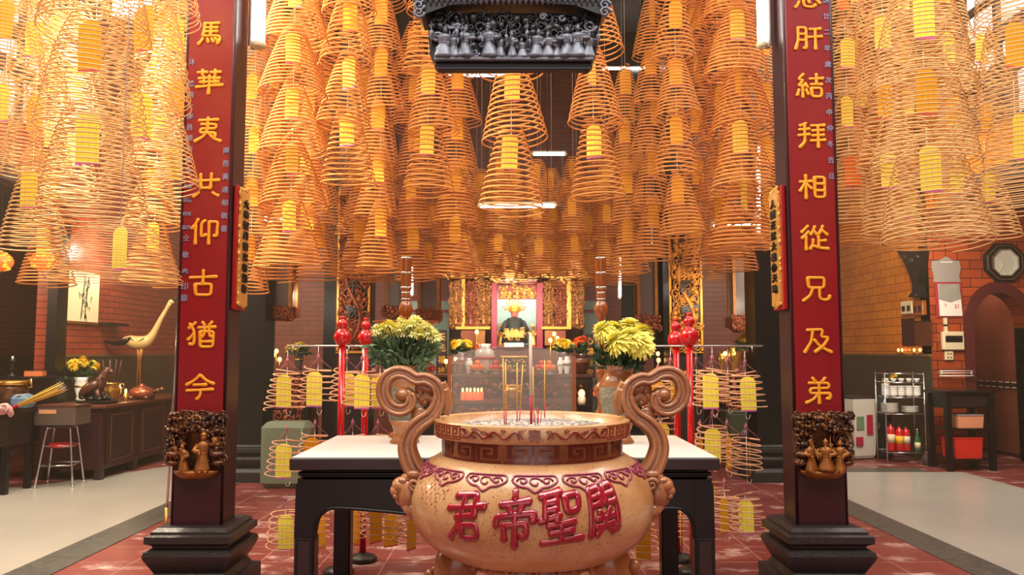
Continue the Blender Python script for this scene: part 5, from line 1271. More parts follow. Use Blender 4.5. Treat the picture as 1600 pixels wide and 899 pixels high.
# things along the sideboard
def fix(px, Y): return P(px, 600, Y).x
M['carved_brown'] = mat('carved_brown_wood', C(84,42,30), .35, coat=.4, var=(16,.5))
def carved_animal():
    t = thing('carved_statue', 'dark carved wooden animal with raised head at the end of the long cabinet', 'statue', (fix(150, 9.75), 9.75, .87)); rn = random.Random(1)
    m = MB(); m.box((.02,0,.02), (.40,.24,.04), bevel=.01)
    for i in range(26): m.ball((rn.uniform(-.15,.17), rn.uniform(-.09,.09), rn.uniform(.04,.085)), rn.uniform(.02,.045), (1.2,1,.8), 7, 5)
    m.build('rocky_plinth', M['blackwood'], t)
    m = MB()
    m.tube(spl([(-.19,0,.09),(-.12,0,.14),(-.03,0,.185),(.05,0,.25),(.085,0,.32),(.115,0,.375),(.15,0,.385)], 4), [.022,.03,.038,.048,.056,.063,.07,.076,.08,.082,.082,.08,.077,.073,.068,.062,.057,.052,.049,.047,.047,.046,.044,.04,.036], 12)
    m.tube([(.16,0,.39),(.195,0,.378),(.205,0,.352)], [.034,.022,.006], 8); m.ball((.12,0,.42), .03, (1.5,.8,.6), 8, 5)
    for y in (-1, 1):
        m.tube(spl([(.06,y*.075,.25),(-.03,y*.095,.20),(-.12,y*.09,.13),(-.17,y*.06,.085)], 3), [.03,.045,.055,.058,.055,.05,.04,.03,.02,.01], 8, flat=(1,.5))
        m.tube([(.04,y*.05,.17),(.06,y*.06,.10),(.08,y*.06,.07)], [.035,.028,.02], 8); m.ball((.145,y*.036,.395), .010, (1,1,1), 6, 4)
    for i in range(34):
        u = rn.random(); p = Vector((-.15+.26*u, rn.choice((-1,1))*(.06+.02*rn.random()), .11+.22*u+rn.uniform(-.04,.03))); spiral(m, (p.x, p.z), .02, 1.2, .007, 1, p.y, 4, 9)
    m.build('body', M['carved_brown'], t)
carved_animal()
t = thing('brass_pot', 'shiny brass incense pot holding upright sticks on the long cabinet', 'pot', (fix(173, 10.15), 10.15, .87))
m = MB(); m.lathe([(.07,0),(.075,.02),(.10,.05),(.125,.11),(.125,.16),(.108,.2),(.12,.22),(.125,.235),(.105,.23),(.10,.19),(0,.19)], 28); m.build('body', M['brass'], t)
for s in (-1,1): m = MB(); m.tube(spl([(s*.12,0,.15),(s*.165,0,.17),(s*.16,0,.22),(s*.125,0,.215)], 3), .009, 6); m.build('handle', M['brass'], t)
pot = t.location
for i, (dx, dy, lx) in enumerate(((-.06,0,-.05),(-.03,.03,-.01),(-.005,-.02,.0),(.02,.03,.03),(.045,-.01,.02),(.065,.02,.05))):
    t = thing('incense_stick', '%s thin stick standing in the brass pot on the long cabinet' % ['first','second','third','fourth','fifth','sixth'][i]+', from the animal', 'incense stick', pot+Vector((dx,dy,.185)), 0, 'sticks in the brass pot')
    m = MB(); m.cyl((0,0,-.0), (lx,0,.34), .004, seg=6); m.build('stick', M['brownwood'], t)
t = thing('candle_cup', 'lit candle in a small glass cup beside the brass pot', 'candle', (fix(197,10.3), 10.3, .87)); m = MB(); m.lathe([(.03,0),(.035,.02),(.04,.09),(.036,.09),(.03,.02),(0,.02)], 16); m.build('cup', M['brass'], t); m = MB(); m.ball((0,0,.12), .02, (.8,.8,1.7), 8, 6); m.build('flame', M['flame'], t)
light('cup_flame', 'POINT', (fix(197,10.3), 10.3, 1.04), 1.5, (1,.6,.25), .03)
t = thing('copper_turtle', 'copper turtle-shaped vessel at the far part of the long cabinet', 'vessel', (fix(222,10.6), 10.6, .87))
m = MB(); m.ball((0,0,.09), .14, (1.2,1,.62), 18, 10); m.ball((0,0,.17), .05, (1,1,.8), 10, 6); m.build('shell', mat('copper', C(158,84,58), .3, .6, var=(12,.5)), t); m = MB(); m.tube([(.13,0,.09),(.2,0,.12),(.25,0,.13)], [.035,.028,.022], 8); m.ball((.26,0,.135), .032, (1.3,1,.9), 10, 6); m.build('head', M['bronze'], t)
for sx in (-1,1):
    for sy in (-1,1): m = MB(); m.ball((sx*.10, sy*.09, .03), .035, (1.2,1,.85), 8, 5); m.build('foot', M['bronze'], t)
# flowers in a white vase
def small_flowers(name, label, loc, vase_m, cols, n, R, H, vh, vr, seed):
    v = thing(name, 'vase of '+label, 'vase', loc); m = MB(); m.lathe([(vr*.6,0),(vr*.7,vh*.06),(vr*.55,vh*.18),(vr*.95,vh*.6),(vr*.8,vh*.85),(vr,vh),(vr*.85,vh),(vr*.6,vh*.8),(0,vh*.3)], 18); m.build('body', vase_m, v); m = MB(); m.lathe([(vr*.97,vh*.58),(vr*1.0,vh*.62),(vr*.95,vh*.66)], 18); m.build('band', M['brass'], v)
    t = thing('flower_bunch', label, 'flowers', Vector(loc)+Vector((0,0,vh*.9))); rn = random.Random(seed); f = MB()
    pts = []
    for i in range(n):
        a = rn.uniform(0,2*PI); r = R*math.sqrt(rn.random()); pts.append(Vector((r*math.cos(a), r*math.sin(a)*.7, H*(1-.35*(r/R)**2)+rn.uniform(-.02,.02))))
    for p in pts: f.tube([(0,0,-vh*.4),(p.x*.4,p.y*.4,p.z*.5),p], .004, 4)
    for i in range(90): leaf_geo(f, Vector((rn.uniform(-R,R)*.8, rn.uniform(-R,R)*.5, rn.uniform(.0,H*.85))), Vector((rn.uniform(-1,1), rn.uniform(-1,1), rn.uniform(-.2,1))), .09, .02, rn)
    f.build('stems_and_leaves', M['green_leaf2'], t)
    for i, p in enumerate(pts):
        o = link('bloom', cols[i % len(cols)], t, p); o.rotation_euler = (rn.uniform(.2,.9), p.x*2, rn.uniform(0,6)); o.scale = (1.35,)*3
BL_D = bloom_mesh(.05, 4, 12, M['petal_deep']); BL_O = bloom_mesh(.05, 4, 12, M['petal_orange'])
small_flowers('white_vase', 'golden yellow flowers behind the carved animal on the long cabinet', (fix(127,10.35), 10.35, .87), M['white_cer'], [BL_D, BL_S[1]], 16, .19, .24, .30, .09, 3)
# crane
def crane():
    t = thing('crane_statue', 'pale gilt crane statue with long raised neck above the dark cabinet', 'statue', (fix(216, 11.3), 11.3, .87)); s = 11.3/F_PX
    Zc = lambda py: P(216, py, 11.3).z-.87; Xc = lambda px: (px-216)*s
    m = MB(); pts = [(Xc(190),0,Zc(530)),(Xc(200),0,Zc(533)),(Xc(212),0,Zc(536)),(Xc(225),0,Zc(534)),(Xc(234),0,Zc(526)),(Xc(240),0,Zc(515)),(Xc(247),0,Zc(500)),(Xc(255),0,Zc(485)),(Xc(261),0,Zc(474))]
    m.tube(spl(pts, 4), [r*s for r in (3,5,6.5,8,9,9.5,10,10.5,10.5,10.5,10.5,10,9.5,9,8,7,6.5,6,5.5,5,4.8,4.5,4.3,4,3.8,3.6,3.4,3.2,3,3,3.2,3.4,3.6)], 12)
    m.ball((Xc(263),0,Zc(472)), 4*s, (1.2,1,1), 10, 6); m.build('body', mat('pale_gilt', C(214,176,112), .4, .2, var=(9,.35)), t)
    m = MB(); m.tube([(Xc(265),0,Zc(470)),(Xc(273),0,Zc(465))], [2.4*s,.8*s], 8); m.build('beak', M['blackwood'], t)
    m = MB(); m.tube(spl([(Xc(205),-.06,Zc(529)),(Xc(196),-.05,Zc(534)),(Xc(180),-.03,Zc(537)),(Xc(160),0,Zc(533))], 3), [.05,.07,.08,.085,.08,.075,.07,.055,.04,.02], 8, flat=(.5,1)); m.build('tail', M['blackwood'], t)
    m = MB(); m.tube(spl([(Xc(204),-.075,Zc(527)),(Xc(214),-.085,Zc(535)),(Xc(226),-.08,Zc(529))], 4), [.008]*9, 6); m.build('wing_line', M['bronze'], t)
    for dx in (-2, 3): m = MB(); m.tube([(Xc(216+dx),0,Zc(543)),(Xc(216+dx*.6),0,Zc(560)),(Xc(216+dx),.0,.02)], [5*s,1.6*s,1.4*s], 8); m.build('leg', M['gold_dim'], t)
    m = MB(); m.lathe([(.16,0),(.16,.015),(.1,.035),(0,.04)], 20); m.build('base', M['blackwood'], t)
crane()
# framed picture of bamboo, hung on the wall
t = thing('hanging_picture', 'pale framed ink picture of bamboo hung on the dark post', 'picture', (XL+.03, 10.62, 2.22))
m = MB(); m.b2(-.02, .02, -.42, .42, -.36, .37, .008); m.build('frame', M['gold_dim'], t)
m = MB(); m.b2(.015, .026, -.385, .385, -.325, .335); m.build('paper', mat('cream_paper', C(240,226,180), .6, var=(2,.15)), t)
m = MB(); rn = random.Random(4)
for i in range(26):
    y = rn.gauss(.02,.09); z = rn.uniform(-.27,.25); m.tube([(.029,y,z),(.03,y+rn.uniform(-.05,.05),z-rn.uniform(.03,.1))], [.012,.002], 4, flat=(.2,1))
for y in (-.03,.06): m.tube(spl([(.028,y-.03,-.28),(.028,y,0),(.028,y+.04,.29)], 4), .008, 4)
m.build('ink_drawing', M['ink'], t)
mb = MB(); mb.b2(XL-.02, XL+.10, 9.92, 10.16, 0, 3.6); struct('trim_30', mb, M['blackwood'])
mb = MB(); mb.b2(XL+.0, XL+.20, 11.05, 11.6, 1.86, 1.90); tag(mb.build('wall_shelf', M['blackwood']), 'thin dark shelf on the brick wall beside the picture', 'shelf')
# red paper lanterns, wall lamp
M['lantern_glow'] = emit('lit_red_paper', (1,.11,.015,1), .9); M['lantern_gold'] = emit('lit_gold_paper', (1,.36,.03,1), .9)
def paper_lantern(px, py, Y, R, label):
    c = P(px, py, Y); t = thing('paper_lantern', label, 'lantern', c); m = MB(); m.ball((0,0,0), R, (1.2,1.2,.92), 20, 12); m.build('shade', M['lantern_glow'], t)
    m = MB(); rn = random.Random(2)
    for i in range(46):
        a = rn.uniform(0,2*PI); b = rn.uniform(-1.0,1.0); p = Vector((R*1.2*math.cos(b)*math.cos(a), R*1.2*math.cos(b)*math.sin(a), R*.92*math.sin(b))); m.ball(p, R*.19, (1,1,.6), 7, 5)
    m.build('blossom_pattern', M['lantern_gold'], t)
    m = MB(); m.lathe([(R*.4,R*.85),(R*.42,R*1.02),(0,R*1.03)], 14); m.lathe([(R*.35,-R*1.0),(R*.4,-R*.86)], 14); m.build('cap', M['brass'], t)
    m = MB(); m.tube([(0,0,R),(0,0,6.3-c.z)], .004, 4); m.build('cord', M['ink'], t)
    m = MB(); m.tube([(0,0,-R),(0,0,-R*1.5)], [.02,.008], 6); m.build('tassel', M['pink'], t)
paper_lantern(68, 408, 9.7, .122, 'glowing red and gold paper lantern beside the dark post')
paper_lantern(-1, 409, 9.2, .122, 'glowing paper lantern cut by the border')
c = P(187, 395, 11.0); t = thing('wall_lamp', 'dazzling round white lamp above the picture and the bird', 'lamp', c); m = MB(); m.ball((0,0,0), .075, (1,1,1), 16, 10); m.build('bulb', M['bulb_on'], t)
m = MB(); m.tube([(0,0,0),(-.02,0,.2),(XL-c.x-.0,0,.25)], .012, 6); m.build('arm', M['stone'], t)
light('wall_lamp_glow', 'POINT', c+Vector((0,-.15,0)), 18, (1,.86,.66), .08)

# ---------------------------------------------------------------- the worshipper whose hand holds the sticks
def skin_mesh(name, verts, edges, radii, mat_, parent=None, sub=2, root=0):
    me = bpy.data.meshes.new(name); me.from_pydata(verts, edges, []); o = bpy.data.objects.new(name, me); COL.objects.link(o)
    md = o.modifiers.new('skin', 'SKIN'); md.use_smooth_shade = True
    for v, r in zip(me.skin_vertices[0].data, radii): v.radius = (r, r) if not isinstance(r, tuple) else r
    me.skin_vertices[0].data[root].use_root = True
    sb = o.modifiers.new('sub', 'SUBSURF'); sb.levels = sub; sb.render_levels = sub
    dg = bpy.context.evaluated_depsgraph_get(); m2 = bpy.data.meshes.new_from_object(o.evaluated_get(dg)); bpy.data.objects.remove(o)
    m2.materials.clear(); m2.materials.append(mat_)
    for p in m2.polygons: p.use_smooth = True
    return link(name, m2, parent)
HY = 4.35; hp = P(10, 640, HY); tip = P(96, 606, HY-.02); gr = P(24, 636, HY); 
per = thing('person', 'person in a pale shirt reaching in from the border with a bunch of incense sticks', 'person', (hp.x-.78, HY+.02, 0))
O = per.location
wr = hp-O+Vector((-.065,0,-.012)); el = Vector((-.02*0+.42, .02, 1.05)); shl = Vector((.06, -.16, 1.36))
V = [(0,0,.95),(0,0,1.12),(0,0,1.30),(0,0,1.42),(.01,0,1.50),(.03,0,1.60),(.035,0,1.69),
     tuple(shl), tuple(el), tuple(wr), (.0,.17,1.36),(-.02,.24,1.1),(.08,.25,.88),(.14,.25,.80),
     (0,-.09,.88),(.02,-.10,.48),(-.02,-.10,.08),(.12,-.11,.03),(0,.09,.88),(.02,.10,.48),(-.02,.10,.08),(.12,.11,.03)]
E = [(0,1),(1,2),(2,3),(3,4),(4,5),(5,6),(3,7),(7,8),(8,9),(3,10),(10,11),(11,12),(12,13),(0,14),(14,15),(15,16),(16,17),(0,18),(18,19),(19,20),(20,21)]
RD = [(.14,.10),(.13,.10),(.15,.11),(.10,.08),.052,.085,.075,.055,.042,.028,.055,.042,.03,.03,.085,.058,.04,.035,.085,.058,.04,.035]
# hand: palm and five fingers closed round the bundle (bundle axis u)
ax = (tip-gr).normalized(); ni = len(V)
palm0 = wr+Vector((.030,0,.006)); palm1 = hp-O+Vector((-.012,.0,.004)); V += [tuple(palm0), tuple(palm1)]; E += [(9,ni),(ni,ni+1)]; RD += [(.026,.032),(.028,.036)]
hb = ni+1
for i, (dy, L) in enumerate(((-.030,.95),(-.011,1.05),(.009,1.0),(.028,.82))):
    b = Vector(palm1)+Vector((.016, dy*.75-.012, .020-i*.007)); k1 = b+Vector((.030*L,-.012,.004-.004*i)); k2 = k1+Vector((.010,-.004,-.026*L)); k3 = k2+Vector((-.020,.006,-.012))
    n0 = len(V); V += [tuple(b),tuple(k1),tuple(k2),tuple(k3)]; E += [(hb,n0),(n0,n0+1),(n0+1,n0+2),(n0+2,n0+3)]; RD += [.0125,.0105,.0095,.0082]
n0 = len(V); tb = Vector(palm0)+Vector((.018,-.026,.010)); V += [tuple(tb),tuple(tb+Vector((.030,-.014,.006))),tuple(tb+Vector((.056,-.008,-.004)))]; E += [(ni,n0),(n0,n0+1),(n0+1,n0+2)]; RD += [.015,.0115,.0095]
skin_mesh('body', V, E, RD, M['skin'], per)
M['shirt'] = mat('pale_shirt', C(196,196,204), .8, var=(5,.2)); M['trousers'] = mat('dark_trousers', C(44,46,58), .8)
skin_mesh('shirt', [(0,0,.92),(0,0,1.12),(0,0,1.30),(0,0,1.425),tuple(shl),tuple(shl*.55+el*.45),(0,.17,1.36),(-.012,.21,1.2)], [(0,1),(1,2),(2,3),(3,4),(4,5),(3,6),(6,7)], [(.155,.115),(.145,.115),(.165,.125),(.09,.075),.072,.066,.072,.066], M['shirt'], per)
skin_mesh('trousers', [(0,0,.93),(0,-.09,.86),(.02,-.10,.48),(-.02,-.10,.10),(0,.09,.86),(.02,.10,.48),(-.02,.10,.10)], [(0,1),(1,2),(2,3),(0,4),(4,5),(5,6)], [(.15,.115),.10,.075,.062,.10,.075,.062], M['trousers'], per)
m = MB(); m.ball((.02,0,1.70), .098, (1.08,.92,1.0), 16, 10); m.ball((-.03,0,1.66), .09, (.9,.95,1.1), 14, 8); m.build('hair', M['ink'], per)
m = MB(); m.ball((.118,0,1.625), .016, (1.2,.7,1.4), 8, 6)
for y in (-.035,.035): m.ball((.10,y,1.655), .011, (.6,1,.7), 8, 5)
m.build('face_features', M['skin'], per)
bun = thing('incense_bundle', 'fanned bunch of yellow incense sticks held out in the hand at the border', 'incense', gr)
m = MB(); rn = random.Random(6); d = tip-gr; L = d.length; u = d/L; side = u.cross(Vector((0,1,0))).normalized(); m2 = MB(); m3 = MB()
for i in range(46):
    a = rn.uniform(0,2*PI); r = math.sqrt(rn.random()); o0 = side*(.010*r*math.cos(a))+Vector((0,.010*r*math.sin(a),0)); o1 = side*(.030*r*math.cos(a))+Vector((0,.028*r*math.sin(a),0)); ll = L*rn.uniform(.95,1.04)
    p0 = o0+u*.02; p1 = o1+u*ll
    m.cyl(p0, p1, .0022, seg=5); m2.cyl(o0-u*.07, p0, .0016, seg=4); m3.cyl(p1, p1+(p1-p0).normalized()*.008, .0022, seg=5)
m.build('sticks', mat('yellow_incense_sticks', C(222,188,84), .8), bun); m2.build('red_feet', M['stick_red'], bun); m3.build('ash_tips', M['ash'], bun)
# ---------------------------------------------------------------- clock-side aisle
def on_arch(px, py): p = P(px, py, YA-.01); return Vector((p.x, YA, p.z))
sA = YA/F_PX
# octagonal clock
c = on_arch(1567, 411); t = thing('octagonal_clock', 'black octagonal wall clock with pale face above the arch', 'clock', c)
def octo(m, r, y0, y1, r2=None):
    m.lathe([(r, 0), (r2 or r, y1-y0)], 8, (0, y0, 0), (0, 1, 0))
m = MB(); R = 33*sA
pr = lambda r: [(r*math.cos(PI/8+i*PI/4), r*math.sin(PI/8+i*PI/4)) for i in range(8)]
def ring(m, ro, ri, y0, y1):
    a, b = pr(ro), pr(ri)
    for i in range(8):
        j = (i+1) % 8; m.prism([a[i], a[j], b[j], b[i]], y0, y1)
ring(m, R, R*.84, -.05, 0); ring(m, R*.86, R*.68, -.07, 0); m.build('case', M['blackwood'], t)
m = MB(); ring(m, R*.89, R*.85, -.075, -.04); ring(m, R*.70, R*.66, -.075, -.03); m.build('silver_trim', M['chrome'], t)
m = MB(); m.prism(pr(R*.69), -.035, -.0); m.build('face', mat('pale_dial', C(196,196,184), .5, var=(3,.2)), t)
for i in range(12):
    a = PI/2-i*PI/6; g = MB(); vs, fs = glyphs(str(12 if i == 0 else i), .045, .002, 0, .0008); g.mesh(vs, fs); g.build('numeral', M['white_cer'], t, (R*.52*math.cos(a), -.037, R*.52*math.sin(a)))
for nm, a, L, wd in (('minute_hand', PI, R*.52, .008), ('hour_hand', math.radians(238), R*.34, .009)):
    m = MB(); m.prism([(L*math.cos(a)+wd*.3*math.sin(a), L*math.sin(a)-wd*.3*math.cos(a)),(L*math.cos(a)-wd*.3*math.sin(a), L*math.sin(a)+wd*.3*math.cos(a)),(-wd*math.sin(a), wd*math.cos(a)),(wd*math.sin(a), -wd*math.cos(a))], -.044, -.041); m.build(nm, M['white_cer'], t)
# calendar
c = on_arch(1480, 450); t = thing('wall_calendar', 'hanging wall calendar with ornate grey head and red frame showing 21', 'calendar', c); q = lambda px, py: ((px-1480)*sA, on_arch(px, py).z-c.z)
m = MB(); m.prism([q(1459,441),q(1501,441),q(1499,432),q(1502,420),q(1500,408),q(1490,407),q(1480,401),q(1469,407),q(1458,408),q(1457,420),q(1460,432)], -.02, 0); m.build('ornate_head', mat('grey_card', C(150,142,136), .5, var=(8,.3)), t)
m = MB(); m.prism([q(1460,441),q(1502,441),q(1503,496),q(1462,496)], -.018, 0); m.build('red_frame', mat('calendar_red', C(150,40,52), .5), t)
m = MB(); m.prism([q(1465,444),q(1498,444),q(1501,494),q(1466,494)], -.03, -.015); m.build('paper_block', M['white_cer'], t)
m = MB(); m.prism([q(1465,444),q(1498,444),q(1499,468),q(1492,470),q(1484,473),q(1474,471),q(1465,468)], -.032, -.029); m.build('landscape_print', mat('grey_print', C(150,150,140), .5, var=(14,.5)), t)
vs, fs = glyphs('21', .072, .002, 0, .001); g = MB(); g.mesh(vs, fs); x, z = q(1492,479); g.build('date', mat('calendar_ink', C(180,60,80), .5), t, (x, -.032, z))
vs, fs = glyphs('五', .05, .002, 0, .0); g = MB(); g.mesh(vs, fs); x, z = q(1475,477); g.build('weekday', M['pink'], t, (x, -.032, z))
m = MB(); x, z = q(1480,410); m.b2(x-.08, x+.08, -.024, -.018, z-.006, z+.006); m.build('title_strip', M['white_cer'], t)
m = MB(); m.tube([(0,-.005,q(0,402)[1]),(0,-.005,q(0,388)[1])], .004, 4); m.build('hanging_cord', M['ink'], t)
# fuse box, socket, conduit
c = on_arch(1487, 533); t = thing('fuse_box', 'beige fuse box with a dark window beside the arch', 'fuse box', c)
m = MB(); m.b2(-.145,.145,-.07,0,-.125,.125,.012); m.build('case', M['grey_plastic'], t); m = MB(); m.b2(-.115,.115,-.076,-.06,-.02,.06,.004); m.build('window', M['blackwood'], t); m = MB(); m.b2(-.11,.11,-.085,-.07,.055,.07); m.build('lip', M['stone'], t)
c = on_arch(1482, 556); t = thing('power_socket', 'small beige double socket just below the fuse box', 'socket', c); m = MB(); m.b2(-.055,.055,-.04,0,-.06,.06,.006); m.build('plate', M['grey_plastic'], t); m = MB()
for x in (-.02,.02):
    for z in (-.025,.025): m.b2(x-.01,x+.01,-.043,-.038,z-.008,z+.008)
m.build('holes', M['ink'], t)
a = on_arch(1477, 497); b = on_arch(1477, 520); t = thing('cable_conduit', 'short grey conduit between calendar and fuse box', 'conduit', (a+b)/2); h = (a.z-b.z)/2; m = MB(); m.b2(-.02,.02,-.03,0,-h,h); m.build('pipe', M['grey_plastic'], t); m = MB(); m.b2(-.026,.026,-.034,0,-.012,.012); m.build('clip', M['stone'], t)
c = on_arch(1489, 583); t = thing('towel_rail', 'thin white rail shelf on the tiles over the black stand', 'rail', c); m = MB()
for z in (-.04, 0, .03): m.cyl((-.23,-.10,z), (.23,-.10,z), .006, seg=6)
m.b2(-.23,.23,-.10,-.09,-.045,-.03); m.build('bars', M['white_cer'], t); m = MB()
for x in (-.2,.2): m.tube([(x,0,0),(x,-.1,0)], .006, 6); m.tube([(x,-.1,.03),(x,-.1,-.04)], .006, 6)
m.build('brackets', M['white_cer'], t)
# on the side wall: bracket, switches, panels, candles
def on_side(px, py):
    Y = XR*F_PX/(px-800)*math.cos(0); 
    for _ in range(4):
        k = P(px, py, Y).x; Y *= XR/k
    return Vector((XR, Y, P(px, py, Y).z))
c = on_side(1433, 430); t = thing('wall_bracket', 'black carved bracket shaped like a horn at the wall corner', 'bracket', c)
m = MB(); a = lambda px, py: on_side(px, py)-c
prof = [(1411,392),(1416,398),(1424,412),(1431,428),(1436,444),(1436,456),(1429,465),(1451,465),(1447,456),(1446,444),(1449,425),(1452,392)]
pts = [(a(*p).y, a(*p).z) for p in prof]
n = len(pts); ar = MB(); vs = [(-.10, y, z) for y, z in pts]+[(-.0, y, z) for y, z in pts]
m.add(vs, [tuple(range(n)), tuple(range(2*n-1, n-1, -1))]+[(i, n+i, n+(i+1) % n, (i+1) % n) for i in range(n)]); m.build('horn', M['blackwood'], t)
m = MB()
for px, py, r in ((1424,402,.05),(1434,408,.055),(1444,402,.05),(1441,430,.035),(1441,448,.03),(1441,462,.045)): v = a(px, py); m.ball((-.09, v.y, v.z), r, (.7,1.2,.8), 10, 6)
m.build('carved_knobs', M['lantern_dark'], t)
for (x0, x1, y0, y1, lab, mm) in ((1414,1431,470,492,'pale double switch box under the black horn bracket',M['grey_plastic']),(1433,1448,469,494,'brown wooden switch box next to the pale one',M['honeywood'])):
    p0, p1 = on_side(x0, y1), on_side(x1, y0); c = (p0+p1)/2; t = thing('switch_box', lab, 'switch', c); dy = abs(p0.y-p1.y)/2; dz = abs(p1.z-p0.z)/2
    m = MB(); m.b2(-.06, 0, -dy, dy, -dz, dz, .008); m.build('case', mm, t); m = MB()
    for s in (-1,1): m.b2(-.07, -.055, s*dy*.45-dy*.25, s*dy*.45+dy*.25, -dz*.5, dz*.3)
    m.build('rockers', M['stone'], t)
for (x0, x1, y0, y1, lab, mm) in ((1411,1429,497,541,'dark red paper strip on the orange tiles below the switches',M['maroon']),(1431,1456,500,541,'brown notice board beside the dark red strip',M['brownwood'])):
    p0, p1 = on_side(x0, y1), on_side(x1, y0); c = (p0+p1)/2; t = thing('wall_notice', lab, 'notice', c); dy = abs(p0.y-p1.y)/2; dz = abs(p1.z-p0.z)/2
    m = MB(); m.b2(-.012, 0, -dy, dy, -dz, dz); m.build('sheet', mm, t); m = MB(); m.b2(-.016, -.01, -dy, dy, dz-.02, dz); m.build('top_strip', M['darkwood'], t)
for i, (px, w_) in enumerate(((1409,'first'),(1415,'second'),(1434,'third'),(1443,'fourth'))):
    p = on_side(px, 548); t = thing('ledge_candle', '%s small orange candle on the green dado ledge, counted from the clock side pillar' % w_, 'candle', (XR-.05, p.y, 1.465), 0, 'candles on the dado ledge'); m = MB(); m.lathe([(.018,0),(.02,.02),(.018,.035),(0,.035)], 10); m.build('cup', M['brass'], t); m = MB(); m.ball((0,0,.055), .016, (1,1,1.5), 8, 5); m.build('flame', M['flame'], t)
# chrome rack with crockery
RX, RY = 5.29, 11.0; rk = thing('chrome_rack', 'chrome wire rack loaded with white crockery against the green dado', 'rack', (RX, RY, 0), -.12)
RWd, RDp = .25, .19
for sx in (-1,1):
    for sy in (-1,1): m = MB(); m.cyl((sx*RWd, sy*RDp, 0), (sx*RWd, sy*RDp, 1.22), .010, seg=8); m.build('post', M['chrome'], rk)
ZS = (.15, .66, .88, 1.08)
for z in ZS:
    m = MB()
    for sy in (-1,1): m.cyl((-RWd, sy*RDp, z), (RWd, sy*RDp, z), .006, seg=6)
    for i in range(9): x = -RWd+2*RWd*i/8; m.cyl((x,-RDp,z), (x,RDp,z), .0035, seg=5)
    m.build('wire_shelf', M['chrome'], rk)
m = MB(); m.tube([(-RWd,-RDp,1.2),(RWd,-RDp,1.2),(RWd,RDp,1.2),(-RWd,RDp,1.2)], .006, 6, closed=True); m.build('top_rail', M['chrome'], rk)
mr = Matrix.Translation((RX,RY,0)) @ Euler((0,0,-.12)).to_matrix().to_4x4()
def bowl_data(r, h, nm):
    m = MB(); m.lathe([(r*.45,0),(r*.5,.006),(r*.8,h*.5),(r,h),(r*.95,h),(r*.72,h*.5),(r*.4,.012),(0,.01)], 20); return m.build(nm, M['white_cer'], data_only=True)
BW, CP, PLT = bowl_data(.055,.045,'bowl'), bowl_data(.04,.05,'cup'), bowl_data(.115,.03,'plate')
def place_dish(me, nm, cat, x, y, z, lab, grp): o = link(nm, me, None, mr @ Vector((x,y,z))); tag(o, lab, cat, grp)
NTH = ['first','second','third','fourth','fifth','sixth','seventh']; FB = ['lowest','second','third','fourth','fifth','sixth']
for i, x in enumerate((-.20,-.10,0,.10,.20)):
    place_dish(CP, 'tea_cup', 'cup', x, -.08, 1.085, '%s white cup in the row on the top shelf of the chrome rack' % NTH[i], 'cups on the chrome rack')
    for k in range(5 if i else 6): place_dish(BW, 'rice_bowl', 'bowl', x-.01, -.09, .886+k*.026, '%s bowl of the %s stack on the rack shelf below the cups' % (FB[k], NTH[i]), 'bowls on the chrome rack')
for k in range(6): place_dish(PLT, 'dinner_plate', 'plate', -.15, -.04, .666+k*.021, '%s plate of the tall stack at the bag end of the rack' % FB[k], 'plates on the chrome rack')
for k in range(4): place_dish(PLT, 'dinner_plate', 'plate', .12, -.02, .666+k*.021, '%s plate of the low stack at the bottle end of the rack' % FB[k], 'plates on the chrome rack')
o = thing('yellow_flowers', 'little heap of golden flowers on top of the chrome rack', 'flowers', mr @ Vector((-.12,0,1.15)))
for i in range(5): b = link('bloom', BL_D, o, (R_.uniform(-.09,.09), R_.uniform(-.06,.06), R_.uniform(.0,.03))); b.scale = (.8,)*3
m = MB()
for i in range(8): leaf_geo(m, Vector((0,0,-.02)), Vector((math.cos(i), math.sin(i), .1)), .12, .02, random.Random(i))
m.build('leaves', M['green_leaf2'], o)
for i, (x, y, h, lab) in enumerate(((-.15,-.05,.36,'red fire extinguisher nearest the bag on the bottom of the rack'),(-.05,-.08,.33,'red fire extinguisher with yellow label in the middle of the rack bottom'),(.05,-.04,.32,'dull red fire extinguisher nearest the green bottle'))):
    t = thing('fire_extinguisher', lab, 'fire extinguisher', mr @ Vector((x,y,.16)), 0, 'extinguishers on the rack'); m = MB(); m.lathe([(.045,0),(.05,.01),(.05,h*.78),(.04,h*.88),(.016,h*.93),(.016,h)], 18); m.build('cylinder', M['red_gloss'], t); m = MB(); m.lathe([(.051,h*.3),(.051,h*.62)], 18); m.build('label_band', M['card_o' if i == 1 else 'grey_plastic'], t); m = MB(); m.tube([(0,0,h),(0,-.05,h+.02)], .008, 6); m.tube([(0,0,h*.97),(.05,0,h*.9),(.055,0,h*.5)], .007, 6); m.build('valve_and_hose', M['ink'], t)
M['green_glass'] = mat('green_bottle_glass', C(40,92,50), .12, coat=.5)
t = thing('green_bottle', 'green bottle with pale label on the bottom of the rack', 'bottle', mr @ Vector((.18,-.08,.16))); m = MB(); m.lathe([(.036,0),(.038,.01),(.038,.16),(.014,.23),(.014,.28)], 16); m.build('body', M['green_glass'], t); m = MB(); m.lathe([(.039,.04),(.039,.12)], 16); m.build('label', M['grey_plastic'], t); m = MB(); m.lathe([(.016,.275),(.016,.30),(0,.30)], 10); m.build('cap', M['brass'], t)
t = thing('glass_jar', 'round glass jar on the floor beside the rack and the black stand', 'jar', (5.52, 10.72, 0)); m = MB(); m.lathe([(.06,0),(.09,.02),(.10,.08),(.07,.15),(.05,.16)], 20); m.build('body', M['glass_dark'], t); m = MB(); m.lathe([(.055,.155),(.055,.18),(0,.18)], 16); m.build('lid', M['chrome'], t)
